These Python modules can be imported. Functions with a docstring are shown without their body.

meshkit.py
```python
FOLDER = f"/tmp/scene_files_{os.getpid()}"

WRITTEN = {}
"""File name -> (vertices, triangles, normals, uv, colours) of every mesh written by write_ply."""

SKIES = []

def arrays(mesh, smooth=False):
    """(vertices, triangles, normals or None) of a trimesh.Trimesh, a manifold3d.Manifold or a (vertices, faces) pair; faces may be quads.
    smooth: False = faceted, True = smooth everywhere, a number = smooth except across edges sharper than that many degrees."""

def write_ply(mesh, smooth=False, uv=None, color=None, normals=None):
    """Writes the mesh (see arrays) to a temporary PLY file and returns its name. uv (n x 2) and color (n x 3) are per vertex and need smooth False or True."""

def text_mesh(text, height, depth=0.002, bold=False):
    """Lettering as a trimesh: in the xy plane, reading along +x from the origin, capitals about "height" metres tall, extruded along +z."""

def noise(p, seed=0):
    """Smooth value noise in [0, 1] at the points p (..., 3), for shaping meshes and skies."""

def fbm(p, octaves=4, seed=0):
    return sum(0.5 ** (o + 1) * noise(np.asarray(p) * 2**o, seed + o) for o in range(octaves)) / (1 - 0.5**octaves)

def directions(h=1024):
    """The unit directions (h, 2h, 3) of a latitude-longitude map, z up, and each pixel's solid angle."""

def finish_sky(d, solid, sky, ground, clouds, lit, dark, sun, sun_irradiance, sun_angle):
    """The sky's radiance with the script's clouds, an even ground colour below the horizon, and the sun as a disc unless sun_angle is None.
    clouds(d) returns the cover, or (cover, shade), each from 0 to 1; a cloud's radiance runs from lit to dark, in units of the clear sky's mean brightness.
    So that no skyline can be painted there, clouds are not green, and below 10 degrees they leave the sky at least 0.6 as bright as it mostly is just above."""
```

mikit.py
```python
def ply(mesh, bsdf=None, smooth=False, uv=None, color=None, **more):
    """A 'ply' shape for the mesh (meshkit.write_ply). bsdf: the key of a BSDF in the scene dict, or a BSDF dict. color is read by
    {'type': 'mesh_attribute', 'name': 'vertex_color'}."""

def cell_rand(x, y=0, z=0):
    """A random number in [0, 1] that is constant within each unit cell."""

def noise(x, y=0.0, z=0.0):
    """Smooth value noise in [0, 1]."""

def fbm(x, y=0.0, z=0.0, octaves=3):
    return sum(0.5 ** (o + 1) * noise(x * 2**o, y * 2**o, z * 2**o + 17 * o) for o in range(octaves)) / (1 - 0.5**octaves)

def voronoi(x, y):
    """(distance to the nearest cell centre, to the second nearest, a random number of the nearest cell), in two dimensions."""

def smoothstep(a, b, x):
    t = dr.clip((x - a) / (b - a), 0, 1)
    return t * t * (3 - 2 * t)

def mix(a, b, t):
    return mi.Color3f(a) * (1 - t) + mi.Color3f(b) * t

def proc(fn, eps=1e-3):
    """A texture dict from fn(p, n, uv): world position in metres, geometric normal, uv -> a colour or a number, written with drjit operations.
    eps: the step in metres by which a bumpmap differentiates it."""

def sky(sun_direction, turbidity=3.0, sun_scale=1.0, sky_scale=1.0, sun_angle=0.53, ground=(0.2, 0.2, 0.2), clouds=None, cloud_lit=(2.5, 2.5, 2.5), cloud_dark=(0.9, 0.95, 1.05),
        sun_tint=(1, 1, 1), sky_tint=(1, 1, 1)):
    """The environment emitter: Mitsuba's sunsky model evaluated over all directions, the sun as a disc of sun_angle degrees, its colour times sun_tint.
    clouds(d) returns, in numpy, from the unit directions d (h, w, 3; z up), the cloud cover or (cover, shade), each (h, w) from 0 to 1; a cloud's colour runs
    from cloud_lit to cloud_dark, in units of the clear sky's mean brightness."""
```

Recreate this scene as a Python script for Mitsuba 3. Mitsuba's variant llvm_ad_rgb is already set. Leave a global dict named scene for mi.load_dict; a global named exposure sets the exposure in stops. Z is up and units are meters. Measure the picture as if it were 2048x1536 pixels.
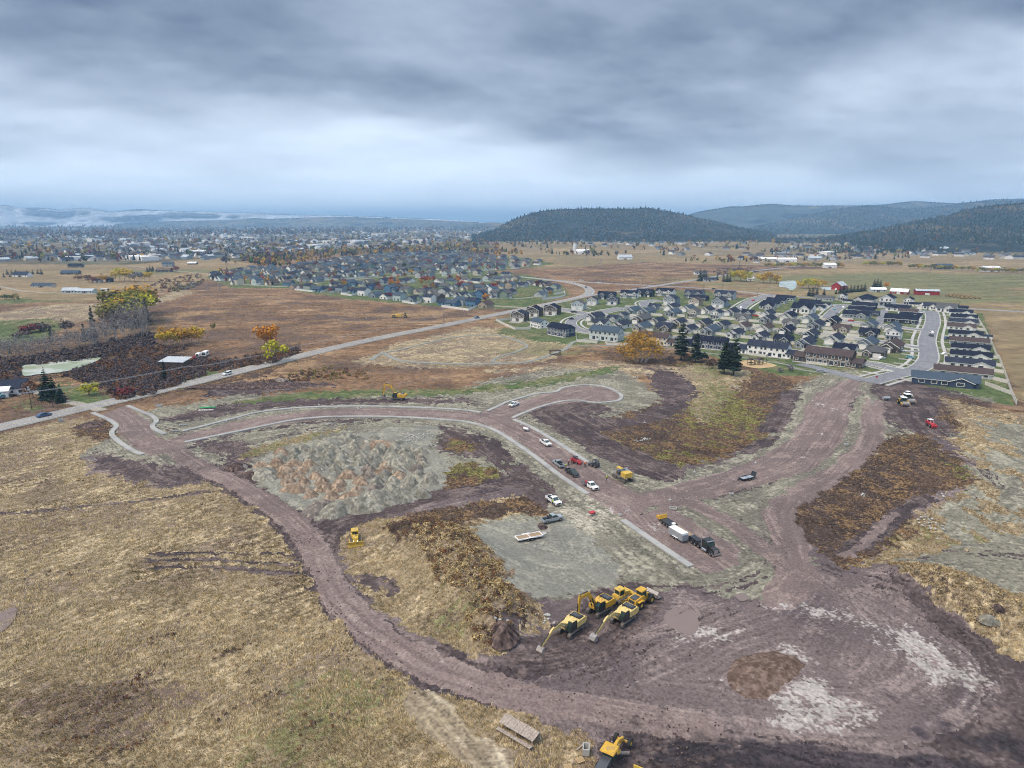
import math, random
import numpy as np, trimesh, shapely
import drjit as dr
import mitsuba as mi
import mikit, meshkit
from mikit import fbm, noise, smoothstep, mix, proc

# ---------------------------------------------------------------- camera, sky, exposure
H = 76.0                      # flying height in metres
F = 1365.0                    # focal length in pixels of a 2048 px wide frame
HORIZON = 441.0
PITCH = math.atan((768 - HORIZON) / F)
T = mi.ScalarTransform4f
scene, labels = {}, {}
scene['camera'] = {'type': 'perspective', 'fov': math.degrees(2 * math.atan(1024 / F)), 'fov_axis': 'x', 'near_clip': 1.0, 'far_clip': 90000.0,
                   'to_world': T().look_at(origin=[0, 0, H], target=[0, math.cos(PITCH), H - math.sin(PITCH)], up=[0, 0, 1]),
                   'medium': {'type': 'ref', 'id': 'haze_air'}}
exposure = 2.8


def clouds(d):
    """An even stratus deck: pale and streaky low down all round, dark rolls higher up, thinning to a bright grey overhead as overcast skies do."""
    z = np.clip(d[..., 2], 0.0, 1)
    el, az = np.degrees(np.arcsin(z)), np.degrees(np.arctan2(d[..., 0], d[..., 1]))
    q = np.stack([d[..., 0] / (z + 0.20), d[..., 1] / (z + 0.20), z * 0], -1)
    ca, sa = math.cos(0.30), math.sin(0.30)
    r = np.stack([q[..., 0] * ca + q[..., 1] * sa, -q[..., 0] * sa + q[..., 1] * ca, q[..., 2]], -1)
    big = meshkit.fbm(r * [0.75, 1.25, 1] + 3.7, 4, seed=5) - .5
    mid = meshkit.fbm(r * [2.6, 3.8, 1] + 9.1, 5, seed=9) - .5
    fine = meshkit.fbm(r * [9.0, 12.0, 1] + 1.3, 4, seed=11) - .5
    st = np.stack([np.sin(np.radians(az)) * 5, el * 0.85 - np.sin(np.radians(az)) * .8, np.cos(np.radians(az)) * 5], -1)
    low = meshkit.fbm(st, 4, seed=21) - .5
    wob = el + 5.5 * big + 4.0 * (meshkit.fbm(np.stack([np.sin(np.radians(az)) * 6, el * .25, np.cos(np.radians(az)) * 6], -1), 3, seed=33) - .5)

    def bank(a, e, ra, re, tilt=0.0):
        u, v = (az - a), (wob - e - tilt * (az - a))
        return np.exp(-0.5 * ((u / ra) ** 2 + (v / re) ** 2))
    s = 0.47 + 0.33 / (1 + np.exp(-(wob - 7.6) / 1.3))
    s = s + 0.14 * bank(-31, 16.5, 7, 2.2) + .13 * bank(-22, 9.2, 13, 1.7, -.10) + .12 * bank(-36, 5.0, 6, .8) + .14 * bank(36, 16, 9, 2.6) + .17 * bank(20, 5.6, 16, 1.7, -.05) + .08 * bank(4, 13, 22, 3) - .20 * bank(33, 10.2, 9, 1.8, .1) - .10 * bank(-14, 6.6, 13, 1.3, -.06) - .20 * bank(-10, 2.2, 30, 2.2, 0)
    k = np.clip((el - 1.0) / 6, 0, 1)
    s = s + k * (.40 * big + .27 * mid + .17 * fine) + (1 - k) * .3 * low
    over = np.clip((el - 21) / 40, 0, 1)
    s = np.clip(s, 0.0, 1.0) * (1 - .88 * over * over * (3 - 2 * over))
    return np.ones_like(s), s


scene['sky'] = mikit.sky([-0.45, -0.30, 0.80], turbidity=3, sun_scale=0.3, sun_angle=20, sky_scale=1.0, ground=(0.12, 0.10, 0.09), clouds=clouds,
                         cloud_lit=(2.06, 2.36, 2.70), cloud_dark=(0.20, 0.29, 0.48))
scene['haze_air'] = {'type': 'homogeneous', 'albedo': {'type': 'rgb', 'value': [0.40, 0.67, 1.0]}, 'sigma_t': {'type': 'rgb', 'value': [0.000125, 0.000125, 0.000125]}}
scene['haze_null'] = {'type': 'null'}
scene['haze'] = {'type': 'cube', 'to_world': T().translate([0, 0, 150]).scale([27000, 27000, 170]), 'bsdf': {'type': 'ref', 'id': 'haze_null'}, 'interior': {'type': 'ref', 'id': 'haze_air'}}
labels['haze'] = {'label': 'thin blue autumn haze filling the valley air', 'category': 'haze', 'kind': 'stuff'}


# ---------------------------------------------------------------- survey: bearings read from the photograph, put on the level ground
def at(px, py, z=0.0):
    u, v = (px - 1024) / F, (py - 768) / F
    c, s = math.cos(PITCH), math.sin(PITCH)
    dx, dy, dz = u, c - v * s, -s - v * c
    t = (z - H) / dz
    return np.array([dx * t, dy * t])


def pts(l):
    return np.array([at(*q[:2]) for q in l])


def curve(l, n=8):
    """Catmull-Rom through ground points."""
    P = np.asarray(l, float)
    P = np.vstack([2 * P[0] - P[1], P, 2 * P[-1] - P[-2]])
    out = []
    for i in range(1, len(P) - 2):
        t = np.linspace(0, 1, n, endpoint=False)[:, None]
        a, b, c, d = P[i - 1], P[i], P[i + 1], P[i + 2]
        out.append(0.5 * (2 * b + (c - a) * t + (2 * a - 5 * b + 4 * c - d) * t ** 2 + (3 * b - a - 3 * c + d) * t ** 3))
    out.append(P[-2][None])
    return np.vstack(out)


def nz(x, y, s, seed=0, octaves=3):
    return meshkit.fbm(np.stack([np.asarray(x, float) / s, np.asarray(y, float) / s, np.zeros_like(np.asarray(x, float)) + seed * 7.3], -1), octaves, seed)


# ---------------------------------------------------------------- scene helpers
def numbered(key):
    if key not in USED:
        USED.add(key)
        return key
    i = 1
    while f'{key}_{i:03d}' in USED:
        i += 1
    USED.add(f'{key}_{i:03d}')
    return f'{key}_{i:03d}'


USED = set()


def thing(name, label=None, cat=None, group=None, kind=None):
    k = numbered(name)
    labels[k] = {a: b for a, b in dict(label=label, category=cat, group=group, kind=kind).items() if b}
    return k


def part(owner, name, shape, to_world=None, label=None, kind=None):
    k = numbered(f'{owner}__{name}')
    scene[k] = dict(shape, to_world=to_world) if to_world is not None else shape
    if label or kind:
        labels[k] = {a: b for a, b in dict(label=label, kind=kind).items() if b}
    return k


def solo(key, shape, to_world=None):
    scene[key] = dict(shape, to_world=to_world) if to_world is not None else shape
    return key


def pose(x, y, z=0.0, rot=0.0, s=1.0):
    t = T().translate([float(x), float(y), float(z)]).rotate([0, 0, 1], math.degrees(rot))
    return t.scale(s) if np.isscalar(s) else t.scale([float(a) for a in s])


def rgb(*c):
    return {'type': 'rgb', 'value': [float(a) for a in c]}


def mat(name, color, rough=0.6, metal=0.0, spec=0.4, coat=0.0):
    scene[name] = {'type': 'twosided', 'bsdf': {'type': 'principled', 'base_color': color if isinstance(color, dict) else rgb(*color), 'roughness': rough, 'metallic': metal, 'specular': spec, 'clearcoat': coat}}
    return name


def matte(name, color):
    scene[name] = {'type': 'twosided', 'bsdf': {'type': 'diffuse', 'reflectance': color if isinstance(color, dict) else rgb(*color)}}
    return name


class MB:
    """Collects pieces of one mesh."""
    def __init__(s):
        s.v, s.f, s.n = [], [], 0

    def add(s, v, f):
        v, f = np.asarray(v, float), np.asarray(f, int)
        if f.shape[1] == 4:
            f = np.vstack([f[:, [0, 1, 2]], f[:, [0, 2, 3]]])
        s.v.append(v); s.f.append(f + s.n); s.n += len(v)
        return s

    def mesh(s, m):
        return s.add(m.vertices, m.faces)

    def box(s, x0, x1, y0, y1, z0, z1, rot=None, at=None, taper=1.0):
        v = np.array([[x0, y0, z0], [x1, y0, z0], [x1, y1, z0], [x0, y1, z0], [x0, y0, z1], [x1, y0, z1], [x1, y1, z1], [x0, y1, z1]], float)
        if taper != 1.0:
            c = v[4:, :2].mean(0); v[4:, :2] = c + (v[4:, :2] - c) * taper
        if rot is not None:
            v = v @ np.asarray(rot).T
        if at is not None:
            v = v + np.asarray(at)
        return s.add(v, [[0, 3, 2, 1], [4, 5, 6, 7], [0, 1, 5, 4], [1, 2, 6, 5], [2, 3, 7, 6], [3, 0, 4, 7]])

    def bar(s, a, b, w, h=None, up=(0, 0, 1)):
        """A box beam from a to b, w wide, h deep; w and h may be (start, end)."""
        a, b = np.asarray(a, float), np.asarray(b, float)
        d = b - a; d /= np.linalg.norm(d)
        u = np.asarray(up, float)
        if abs(d @ u) > 0.98:
            u = np.array([1.0, 0, 0])
        x = np.cross(d, u); x /= np.linalg.norm(x); z = np.cross(x, d)
        h = w if h is None else h
        w0, w1 = (w, w) if np.isscalar(w) else w
        h0, h1 = (h, h) if np.isscalar(h) else h
        v = [p + sx * ww / 2 * x + sz * hh / 2 * z for p, ww, hh in ((a, w0, h0), (b, w1, h1)) for sx, sz in ((-1, -1), (1, -1), (1, 1), (-1, 1))]
        return s.add(v, [[3, 2, 1, 0], [4, 5, 6, 7], [0, 1, 5, 4], [1, 2, 6, 5], [2, 3, 7, 6], [3, 0, 4, 7]])

    def tube(s, a, b, r0, r1=None, n=8, caps=True):
        a, b = np.asarray(a, float), np.asarray(b, float)
        r1 = r0 if r1 is None else r1
        d = b - a; d /= np.linalg.norm(d)
        x = np.cross(d, [0, 0, 1.0] if abs(d[2]) < 0.9 else [1.0, 0, 0]); x /= np.linalg.norm(x); y = np.cross(d, x)
        t = np.arange(n) * 2 * np.pi / n
        ring = np.cos(t)[:, None] * x + np.sin(t)[:, None] * y
        v = np.vstack([a + ring * r0, b + ring * r1, [a], [b]])
        i = np.arange(n); j = (i + 1) % n
        f = np.vstack([np.stack([i, j, j + n], 1), np.stack([i, j + n, i + n], 1)] + ([np.stack([j, i, i * 0 + 2 * n], 1), np.stack([i + n, j + n, i * 0 + 2 * n + 1], 1)] if caps else []))
        return s.add(v, f)

    def prism(s, poly, y0, y1):
        """A side outline (x, z) extruded across y."""
        p = np.asarray(poly, float); n = len(p)
        area = 0.5 * np.sum(p[:, 0] * np.roll(p[:, 1], -1) - np.roll(p[:, 0], -1) * p[:, 1])
        if area < 0:
            p = p[::-1]
        tri = trimesh.creation.triangulate_polygon(shapely.Polygon(p), engine='earcut')
        pv, pf = tri
        k = len(pv)
        v = np.vstack([np.stack([pv[:, 0], np.full(k, y0), pv[:, 1]], 1), np.stack([pv[:, 0], np.full(k, y1), pv[:, 1]], 1),
                       np.stack([p[:, 0], np.full(n, y0), p[:, 1]], 1), np.stack([p[:, 0], np.full(n, y1), p[:, 1]], 1)])
        i = np.arange(n); j = (i + 1) % n; o = 2 * k
        f = np.vstack([pf, pf[:, ::-1] + k, np.stack([o + i, o + i + n, o + j + n], 1), np.stack([o + i, o + j + n, o + j], 1)])
        m = trimesh.Trimesh(v, f, process=False)
        c = m.triangles_center - v.mean(0)
        return s.add(v, f)

    def tm(s, fix=False):
        m = trimesh.Trimesh(np.vstack(s.v), np.vstack(s.f), process=False)
        return m

    def ply(s, bsdf, smooth=False):
        return mikit.ply(s.tm(), bsdf, smooth=smooth)
# ---------------------------------------------------------------- terrain relief
# mounds and hollows of the level ground: px, py, radius across, radius along (m), turn (deg), height (m)
BUMPS = [
    (905, 1110, 12, 6, -52, 5.2), (880, 1170, 9, 6, -40, 2.4), (985, 1235, 4.5, 6.0, 20, 5.2), (960, 1300, 8, 3.5, -20, 1.4), (800, 1085, 7, 6, 0, 1.2),
    (1835, 1160, 5, 7, 0, 1.6), (1920, 1195, 9, 4.5, -40, 4.0), (2000, 1245, 9, 4.0, -45, 3.2),
    (1400, 830, 22, 42, 10, -2.6), (1500, 790, 20, 45, -15, -2.2), (1720, 1000, 16, 26, 0, -0.9), (960, 950, 8, 14, 0, 0.9),
    (1800, 905, 14, 16, 0, 0.7), (300, 930, 7, 8, 0, 1.8), (345, 905, 5, 5, 0, 0.8), (560, 775, 30, 8, 8, 1.2), (1290, 740, 60, 16, 0, 1.6), (1150, 715, 40, 25, 0, -1.0),
    (120, 740, 60, 60, 0, -1.5), (650, 690, 90, 60, 0, 2.0), (480, 610, 140, 90, 0, 4.0), (820, 600, 90, 60, 0, -1),
    (1520, 1340, 6.0, 5.0, 0, 0.5), (1700, 1290, 9, 4, -30, 0.5),
    (1200, 497, 260, 130, 0, 9), (1120, 520, 120, 120, 0, 5), (1500, 492, 300, 150, 0, 8),
]
_B = [(at(b[0], b[1]), *b[2:]) for b in BUMPS]


def ground_z(x, y):
    x, y = np.asarray(x, float), np.asarray(y, float)
    z = np.zeros(np.broadcast(x, y).shape)
    for c, rx, ry, a, h in _B:
        ca, sa = math.cos(math.radians(a)), math.sin(math.radians(a))
        u, v = ((x - c[0]) * ca + (y - c[1]) * sa) / rx, (-(x - c[0]) * sa + (y - c[1]) * ca) / ry
        z = z + h * np.exp(-0.5 * (u * u + v * v))
    return z


# one sheet, finer where the camera flies low over it and coarser towards the horizon
ys = [46.0]
while ys[-1] < 24000:
    y = ys[-1]
    ys.append(y * (1 + (0.0052 if y < 420 else 0.0068 if y < 1500 else 0.016 if y < 6000 else 0.05)))
ys = np.array(ys)
s = np.linspace(-1, 1, 640)
GX = s[None, :] * (16 + 0.92 * ys[:, None])
GY = np.repeat(ys[:, None], len(s), 1)
nr, nc = GX.shape
idx = np.arange(nr * nc).reshape(nr, nc)
odd = (np.add.outer(np.arange(nr - 1), np.arange(nc - 1)) % 2).ravel() == 1
a, b, c, d = (q.ravel() for q in (idx[:-1, :-1], idx[:-1, 1:], idx[1:, 1:], idx[1:, :-1]))
FACES = np.vstack([np.stack([a, b, c], 1)[~odd], np.stack([a, c, d], 1)[~odd], np.stack([a, b, d], 1)[odd], np.stack([b, c, d], 1)[odd]])
VX, VY = GX.ravel(), GY.ravel()
CX, CY = VX[FACES].mean(1), VY[FACES].mean(1)

(MEADOW, STRAW, SCRUB, MUD, DIRT, ROADBED, GRADED, LAWN, GRAVEL, FARM, TOWN, GTRACK) = range(12)
NAMES = ['meadow', 'dry_grass_field', 'scrub_ground', 'mud', 'dirt_yard', 'dirt_road', 'graded_soil', 'lawn', 'gravel_ground', 'farmland', 'town_ground', 'grass_track']
cls = np.where(CY < 235, DIRT, MEADOW)
# ragged edges: the outlines are read at places shifted by a few metres of noise
dist = np.hypot(CX, CY)
def warp(amp, seed):
    k = np.clip(dist / 150, 0.6, 3.0)
    return [CX + amp * k * ((nz(CX, CY, 9.0, seed) - .5) * 3.0 + (nz(CX, CY, 1.7, seed + 3, 3) - .5) * 5.0), CY + amp * k * 1.6 * ((nz(CX, CY, 9.0, seed + 1) - .5) * 3.0 + (nz(CX, CY, 1.7, seed + 5, 3) - .5) * 5.0)]
WX, WY = warp(1.0, 1)
NEARN = nz(CX, CY, 5.0, 77, 4)


def area(kind, poly, only=None, px=True, hard=False, k=1.0, gap=0.0):
    P = pts(poly) if px else np.asarray(poly)
    lo, hi = P.min(0) - 12, P.max(0) + 12
    sel = np.nonzero((CX > lo[0]) & (CX < hi[0]) & (CY > lo[1]) & (CY < hi[1]))[0]
    if only is not None:
        sel = sel[np.isin(cls[sel], only)]
    X, Y = (CX, CY) if hard else (CX + (WX - CX) * k, CY + (WY - CY) * k)
    inside = shapely.contains_xy(shapely.Polygon(P).buffer(0), X[sel], Y[sel])
    if gap:
        inside &= nz(CX[sel], CY[sel] * .5, 4.0, 63, 4) > gap
    cls[sel[inside]] = kind


TRACKLINES = []


def stroke(kind, line, width, only=None, ragged=0.35, px=True, hard=False, gaps=0.0, smooth=True):
    P = pts(line) if px else np.asarray(line)
    C = curve(P, 6) if smooth else P
    TRACKLINES.append(C)
    ls = shapely.LineString(C)
    lo, hi = C.min(0) - width - 6, C.max(0) + width + 6
    sel = np.nonzero((CX > lo[0]) & (CX < hi[0]) & (CY > lo[1]) & (CY < hi[1]))[0]
    if only is not None:
        sel = sel[np.isin(cls[sel], only)]
    X, Y = (CX, CY) if hard else (CX * .6 + WX * .4, CY * .6 + WY * .4)
    dd = shapely.distance(ls, shapely.points(X[sel], Y[sel]))
    lim = width / 2 * (1 + ragged * (NEARN[sel] - .5) * 2.4)
    ok = dd < lim
    if gaps:
        ok &= nz(CX[sel], CY[sel], 3.0, 31, 3) > gaps
    cls[sel[ok]] = kind


# far plain first, then nearer and nearer
area(TOWN, [(-900, 443), (3000, 443), (3000, 470), (2300, 515), (1500, 500), (1200, 470), (960, 478), (1000, 505), (800, 512), (640, 505), (420, 530), (300, 530), (0, 530), (-900, 540)])
area(FARM, [(1000, 478), (1500, 480), (2048, 510), (3200, 540), (3200, 800), (2048, 800), (2040, 815), (1965, 630), (1900, 618), (1760, 602), (1600, 594), (1440, 582), (1390, 565), (1200, 572), (1290, 568), (1420, 552), (1560, 540), (1700, 535), (1300, 525), (1080, 540), (1000, 520)])
area(FARM, [(-900, 535), (0, 528), (250, 530), (430, 515), (520, 530), (420, 560), (180, 610), (0, 605), (-900, 620)])
area(STRAW, [(0, 628), (120, 612), (300, 612), (390, 560), (520, 545), (560, 520), (420, 545), (360, 575), (390, 590), (300, 622), (150, 650), (0, 655), (-500, 660)], only=[MEADOW, FARM])
area(LAWN, [(-500, 605), (0, 603), (50, 596), (75, 603), (180, 606), (90, 608), (0, 612), (-500, 618)])
area(LAWN, [(-500, 650), (0, 645), (100, 640), (130, 655), (90, 680), (0, 690), (-500, 705)])
area(SCRUB, [(-500, 700), (0, 690), (80, 690), (280, 680), (340, 690), (420, 725), (540, 728), (560, 745), (420, 775), (280, 800), (230, 800), (180, 745), (60, 760), (0, 800), (-500, 900)])
area(LAWN, [(110, 755), (140, 770), (200, 780), (230, 805), (180, 812), (130, 800), (112, 770)])
area(LAWN, [(20, 792), (95, 815), (70, 822), (40, 812)])
area(LAWN, [(205, 798), (270, 785), (300, 782), (250, 797), (160, 818), (130, 815)])
area(LAWN, [(330, 770), (420, 735), (560, 728), (480, 742), (400, 765), (330, 780)], only=[SCRUB, MEADOW])
area(SCRUB, [(440, 725), (520, 712), (600, 690), (610, 712), (560, 735), (440, 745)])
# subdivisions
area(LAWN, [(590, 586), (640, 565), (760, 548), (900, 540), (1060, 550), (1130, 575), (1140, 592), (1040, 618), (940, 620), (830, 612), (700, 603)])
area(LAWN, [(410, 555), (470, 535), (560, 535), (640, 520), (780, 505), (900, 498), (1060, 522), (1110, 530), (960, 546), (760, 557), (600, 578), (470, 578)])
area(LAWN, [(985, 645), (1090, 612), (1185, 594), (1290, 578), (1440, 584), (1520, 590), (1600, 598), (1760, 606), (1900, 620), (1966, 628), (2030, 812), (1960, 800), (1880, 780), (1800, 762), (1700, 755), (1560, 750), (1450, 720), (1390, 700), (1250, 684), (1165, 690), (1060, 668)], hard=True)
area(MEADOW, [(1420, 583), (1560, 590), (1560, 600), (1440, 594)])
# loop trail meadow
area(STRAW, [(700, 730), (800, 690), (960, 655), (1060, 668), (1160, 690), (1100, 720), (1000, 735), (850, 740)], only=[MEADOW])
area(STRAW, [(940, 745), (1060, 735), (1200, 718), (1330, 735), (1480, 745), (1420, 800), (1390, 790), (1300, 752), (1100, 750)], only=[MEADOW])
area(SCRUB, [(1190, 704), (1260, 692), (1400, 712), (1480, 736), (1460, 756), (1400, 745), (1300, 730), (1220, 720)], only=[MEADOW, STRAW, LAWN])
area(LAWN, [(1040, 680), (1150, 690), (1180, 683), (1100, 672), (1010, 655), (990, 668)], only=[MEADOW, STRAW, LAWN])
# construction site
area(GRADED, [(185, 838), (330, 812), (480, 792), (700, 786), (900, 788), (960, 765), (1100, 742), (1240, 742), (1330, 785), (1310, 830), (1260, 870), (1300, 950), (1450, 915), (1530, 860), (1590, 765), (1700, 738), (1740, 760), (1790, 757), (1850, 770), (1990, 800), (1880, 840), (1850, 850), (1760, 900), (1700, 960), (1580, 1010), (1590, 1080), (1640, 1130), (1560, 1205), (1480, 1200), (1330, 1165), (1240, 1165), (1100, 1200), (1020, 1195), (940, 1085), (960, 1045), (1110, 1000), (1030, 945), (950, 965), (860, 1000), (700, 1020), (620, 1040), (540, 1000), (480, 960), (380, 930), (280, 940), (170, 910)])
area(LAWN, [(440, 808), (560, 792), (700, 782), (900, 778), (1060, 762), (1240, 735), (1230, 746), (1090, 770), (920, 790), (720, 793), (540, 806)])
area(MUD, [(410, 780), (480, 765), (600, 766), (690, 772), (600, 782), (480, 792), (400, 797)])
area(MUD, [(300, 838), (420, 812), (560, 800), (760, 795), (930, 796), (960, 805), (700, 806), (520, 818), (360, 842)])
area(SCRUB, [(1170, 862), (1225, 830), (1300, 800), (1335, 775), (1310, 752), (1330, 742), (1420, 748), (1480, 738), (1560, 750), (1600, 768), (1560, 830), (1500, 880), (1440, 908), (1330, 935), (1280, 930), (1230, 895)])
area(STRAW, [(1330, 742), (1400, 730), (1470, 728), (1500, 745), (1440, 800), (1400, 830), (1380, 800), (1400, 770)], only=[SCRUB, MEADOW, GRADED])
area(MUD, [(1290, 738), (1350, 742), (1400, 775), (1370, 800), (1340, 820), (1250, 850), (1180, 860), (1130, 850), (1100, 820), (1180, 832), (1260, 830), (1320, 790), (1300, 755)])
area(MUD, [(1040, 800), (1090, 800), (1170, 800), (1230, 810), (1200, 830), (1100, 835)])
stroke(MUD, [(1088, 822), (1160, 862), (1230, 902), (1330, 940)], 15)
stroke(MUD, [(970, 880), (1010, 925), (1060, 962), (1100, 1000)], 9, gaps=.35)
stroke(MUD, [(1585, 778), (1565, 812), (1543, 845)], 9)
stroke(MUD, [(1545, 858), (1525, 872), (1500, 888)], 6)
area(MUD, [(1740, 765), (1800, 756), (1880, 775), (1990, 808), (1960, 830), (1930, 860), (1900, 880), (1850, 870), (1790, 852), (1745, 800)])
area(SCRUB, [(1890, 790), (1960, 800), (2000, 820), (1960, 860), (1920, 870), (1880, 840)])
area(MUD, [(320, 860), (400, 880), (470, 880), (520, 900), (500, 925), (520, 960), (500, 975), (440, 960), (420, 935), (460, 915)])
area(MUD, [(200, 900), (250, 920), (330, 940), (400, 935), (420, 960), (330, 968), (220, 955), (190, 930)])
area(SCRUB, [(872, 995), (888, 935), (940, 925), (1005, 945), (1010, 965), (960, 985)])
area(MUD, [(880, 850), (960, 870), (1010, 900), (960, 920), (880, 900)])
area(SCRUB, [(900, 870), (960, 890), (950, 905), (890, 900)])
area(GRAVEL, [(560, 900), (700, 868), (800, 855), (880, 850), (860, 890), (900, 920), (875, 1000), (800, 1005), (680, 1035), (620, 1030), (500, 950), (510, 920)])
area(STRAW, [(600, 870), (700, 850), (680, 862), (600, 885), (480, 915), (490, 900)])
# island between the haul road and the pad
area(STRAW, [(672, 1060), (720, 1042), (800, 1040), (900, 1020), (960, 1002), (1080, 985), (1108, 1002), (1095, 1030), (1040, 1030), (960, 1045), (940, 1090), (1022, 1155), (1015, 1190), (1080, 1205), (1095, 1250), (1040, 1295), (1000, 1325), (950, 1325), (880, 1295), (800, 1250), (740, 1200), (700, 1140), (672, 1095)])
area(SCRUB, [(770, 1060), (830, 1030), (960, 1005), (1080, 990), (1100, 1005), (1090, 1028), (1000, 1030), (950, 1042), (880, 1075), (800, 1100)])
area(SCRUB, [(990, 1185), (1040, 1195), (1085, 1240), (1040, 1280), (1000, 1240)], gap=.48)
area(MUD, [(700, 1150), (760, 1150), (800, 1180), (790, 1200), (740, 1175)])
area(MUD, [(985, 1255), (1040, 1250), (1045, 1290), (1000, 1300)])
area(GRAVEL, [(942, 1085), (965, 1050), (1040, 1038), (1095, 1034), (1135, 1030), (1180, 1070), (1235, 1120), (1240, 1145), (1220, 1165), (1130, 1185), (1050, 1197), (1020, 1190), (1022, 1158), (985, 1115)])
# yard and right-hand fields
area(STRAW, [(1880, 792), (1960, 812), (2048, 828), (3200, 900), (3200, 1500), (2048, 1335), (1990, 1295), (1900, 1235), (1820, 1180), (1780, 1140), (1700, 1130), (1760, 1105), (1830, 1030), (1870, 1000), (1945, 965), (1945, 930), (1900, 880), (1930, 850)])
area(SCRUB, [(1570, 1010), (1650, 960), (1740, 905), (1765, 868), (1850, 868), (1930, 925), (1945, 962), (1850, 990), (1810, 1065), (1740, 1110), (1690, 1135), (1620, 1090), (1580, 1050)])
area(GRADED, [(1740, 1130), (1820, 1105), (2048, 1060), (3000, 1080), (3000, 1400), (2048, 1190), (1960, 1160), (1840, 1140)], only=[STRAW])
area(GRADED, [(1900, 870), (1960, 835), (2200, 850), (2300, 1060), (1960, 1090), (1830, 1080), (1880, 1010), (1950, 965), (1945, 920)], only=[STRAW], gap=.50)
area(LAWN, [(1900, 930), (1990, 900), (2100, 950), (2100, 1080), (1850, 1100)], only=[STRAW], gap=.60)
area(DIRT, [(1080, 1335), (1150, 1240), (1250, 1165), (1330, 1165), (1480, 1203), (1560, 1206), (1600, 1160), (1640, 1120), (1700, 1135), (1780, 1145), (1820, 1180), (1890, 1240), (1980, 1295), (2048, 1335), (3000, 1700), (3000, 2300), (1700, 2300), (1250, 1520), (1180, 1450), (1000, 1400), (850, 1345), (900, 1330), (1000, 1345)])
area(MUD, [(1000, 1335), (1060, 1290), (1110, 1240), (1180, 1185), (1250, 1160), (1300, 1165), (1330, 1200), (1280, 1270), (1230, 1315), (1100, 1350)])
area(MUD, [(1760, 1150), (1820, 1180), (1900, 1240), (2000, 1300), (3000, 1600), (3000, 2200), (2000, 1600), (1850, 1480), (1950, 1430), (1990, 1370), (1950, 1310), (1860, 1240)])
area(MUD, [(1200, 1490), (1260, 1460), (1400, 1480), (1600, 1530), (1650, 1800), (1300, 1800)])
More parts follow.
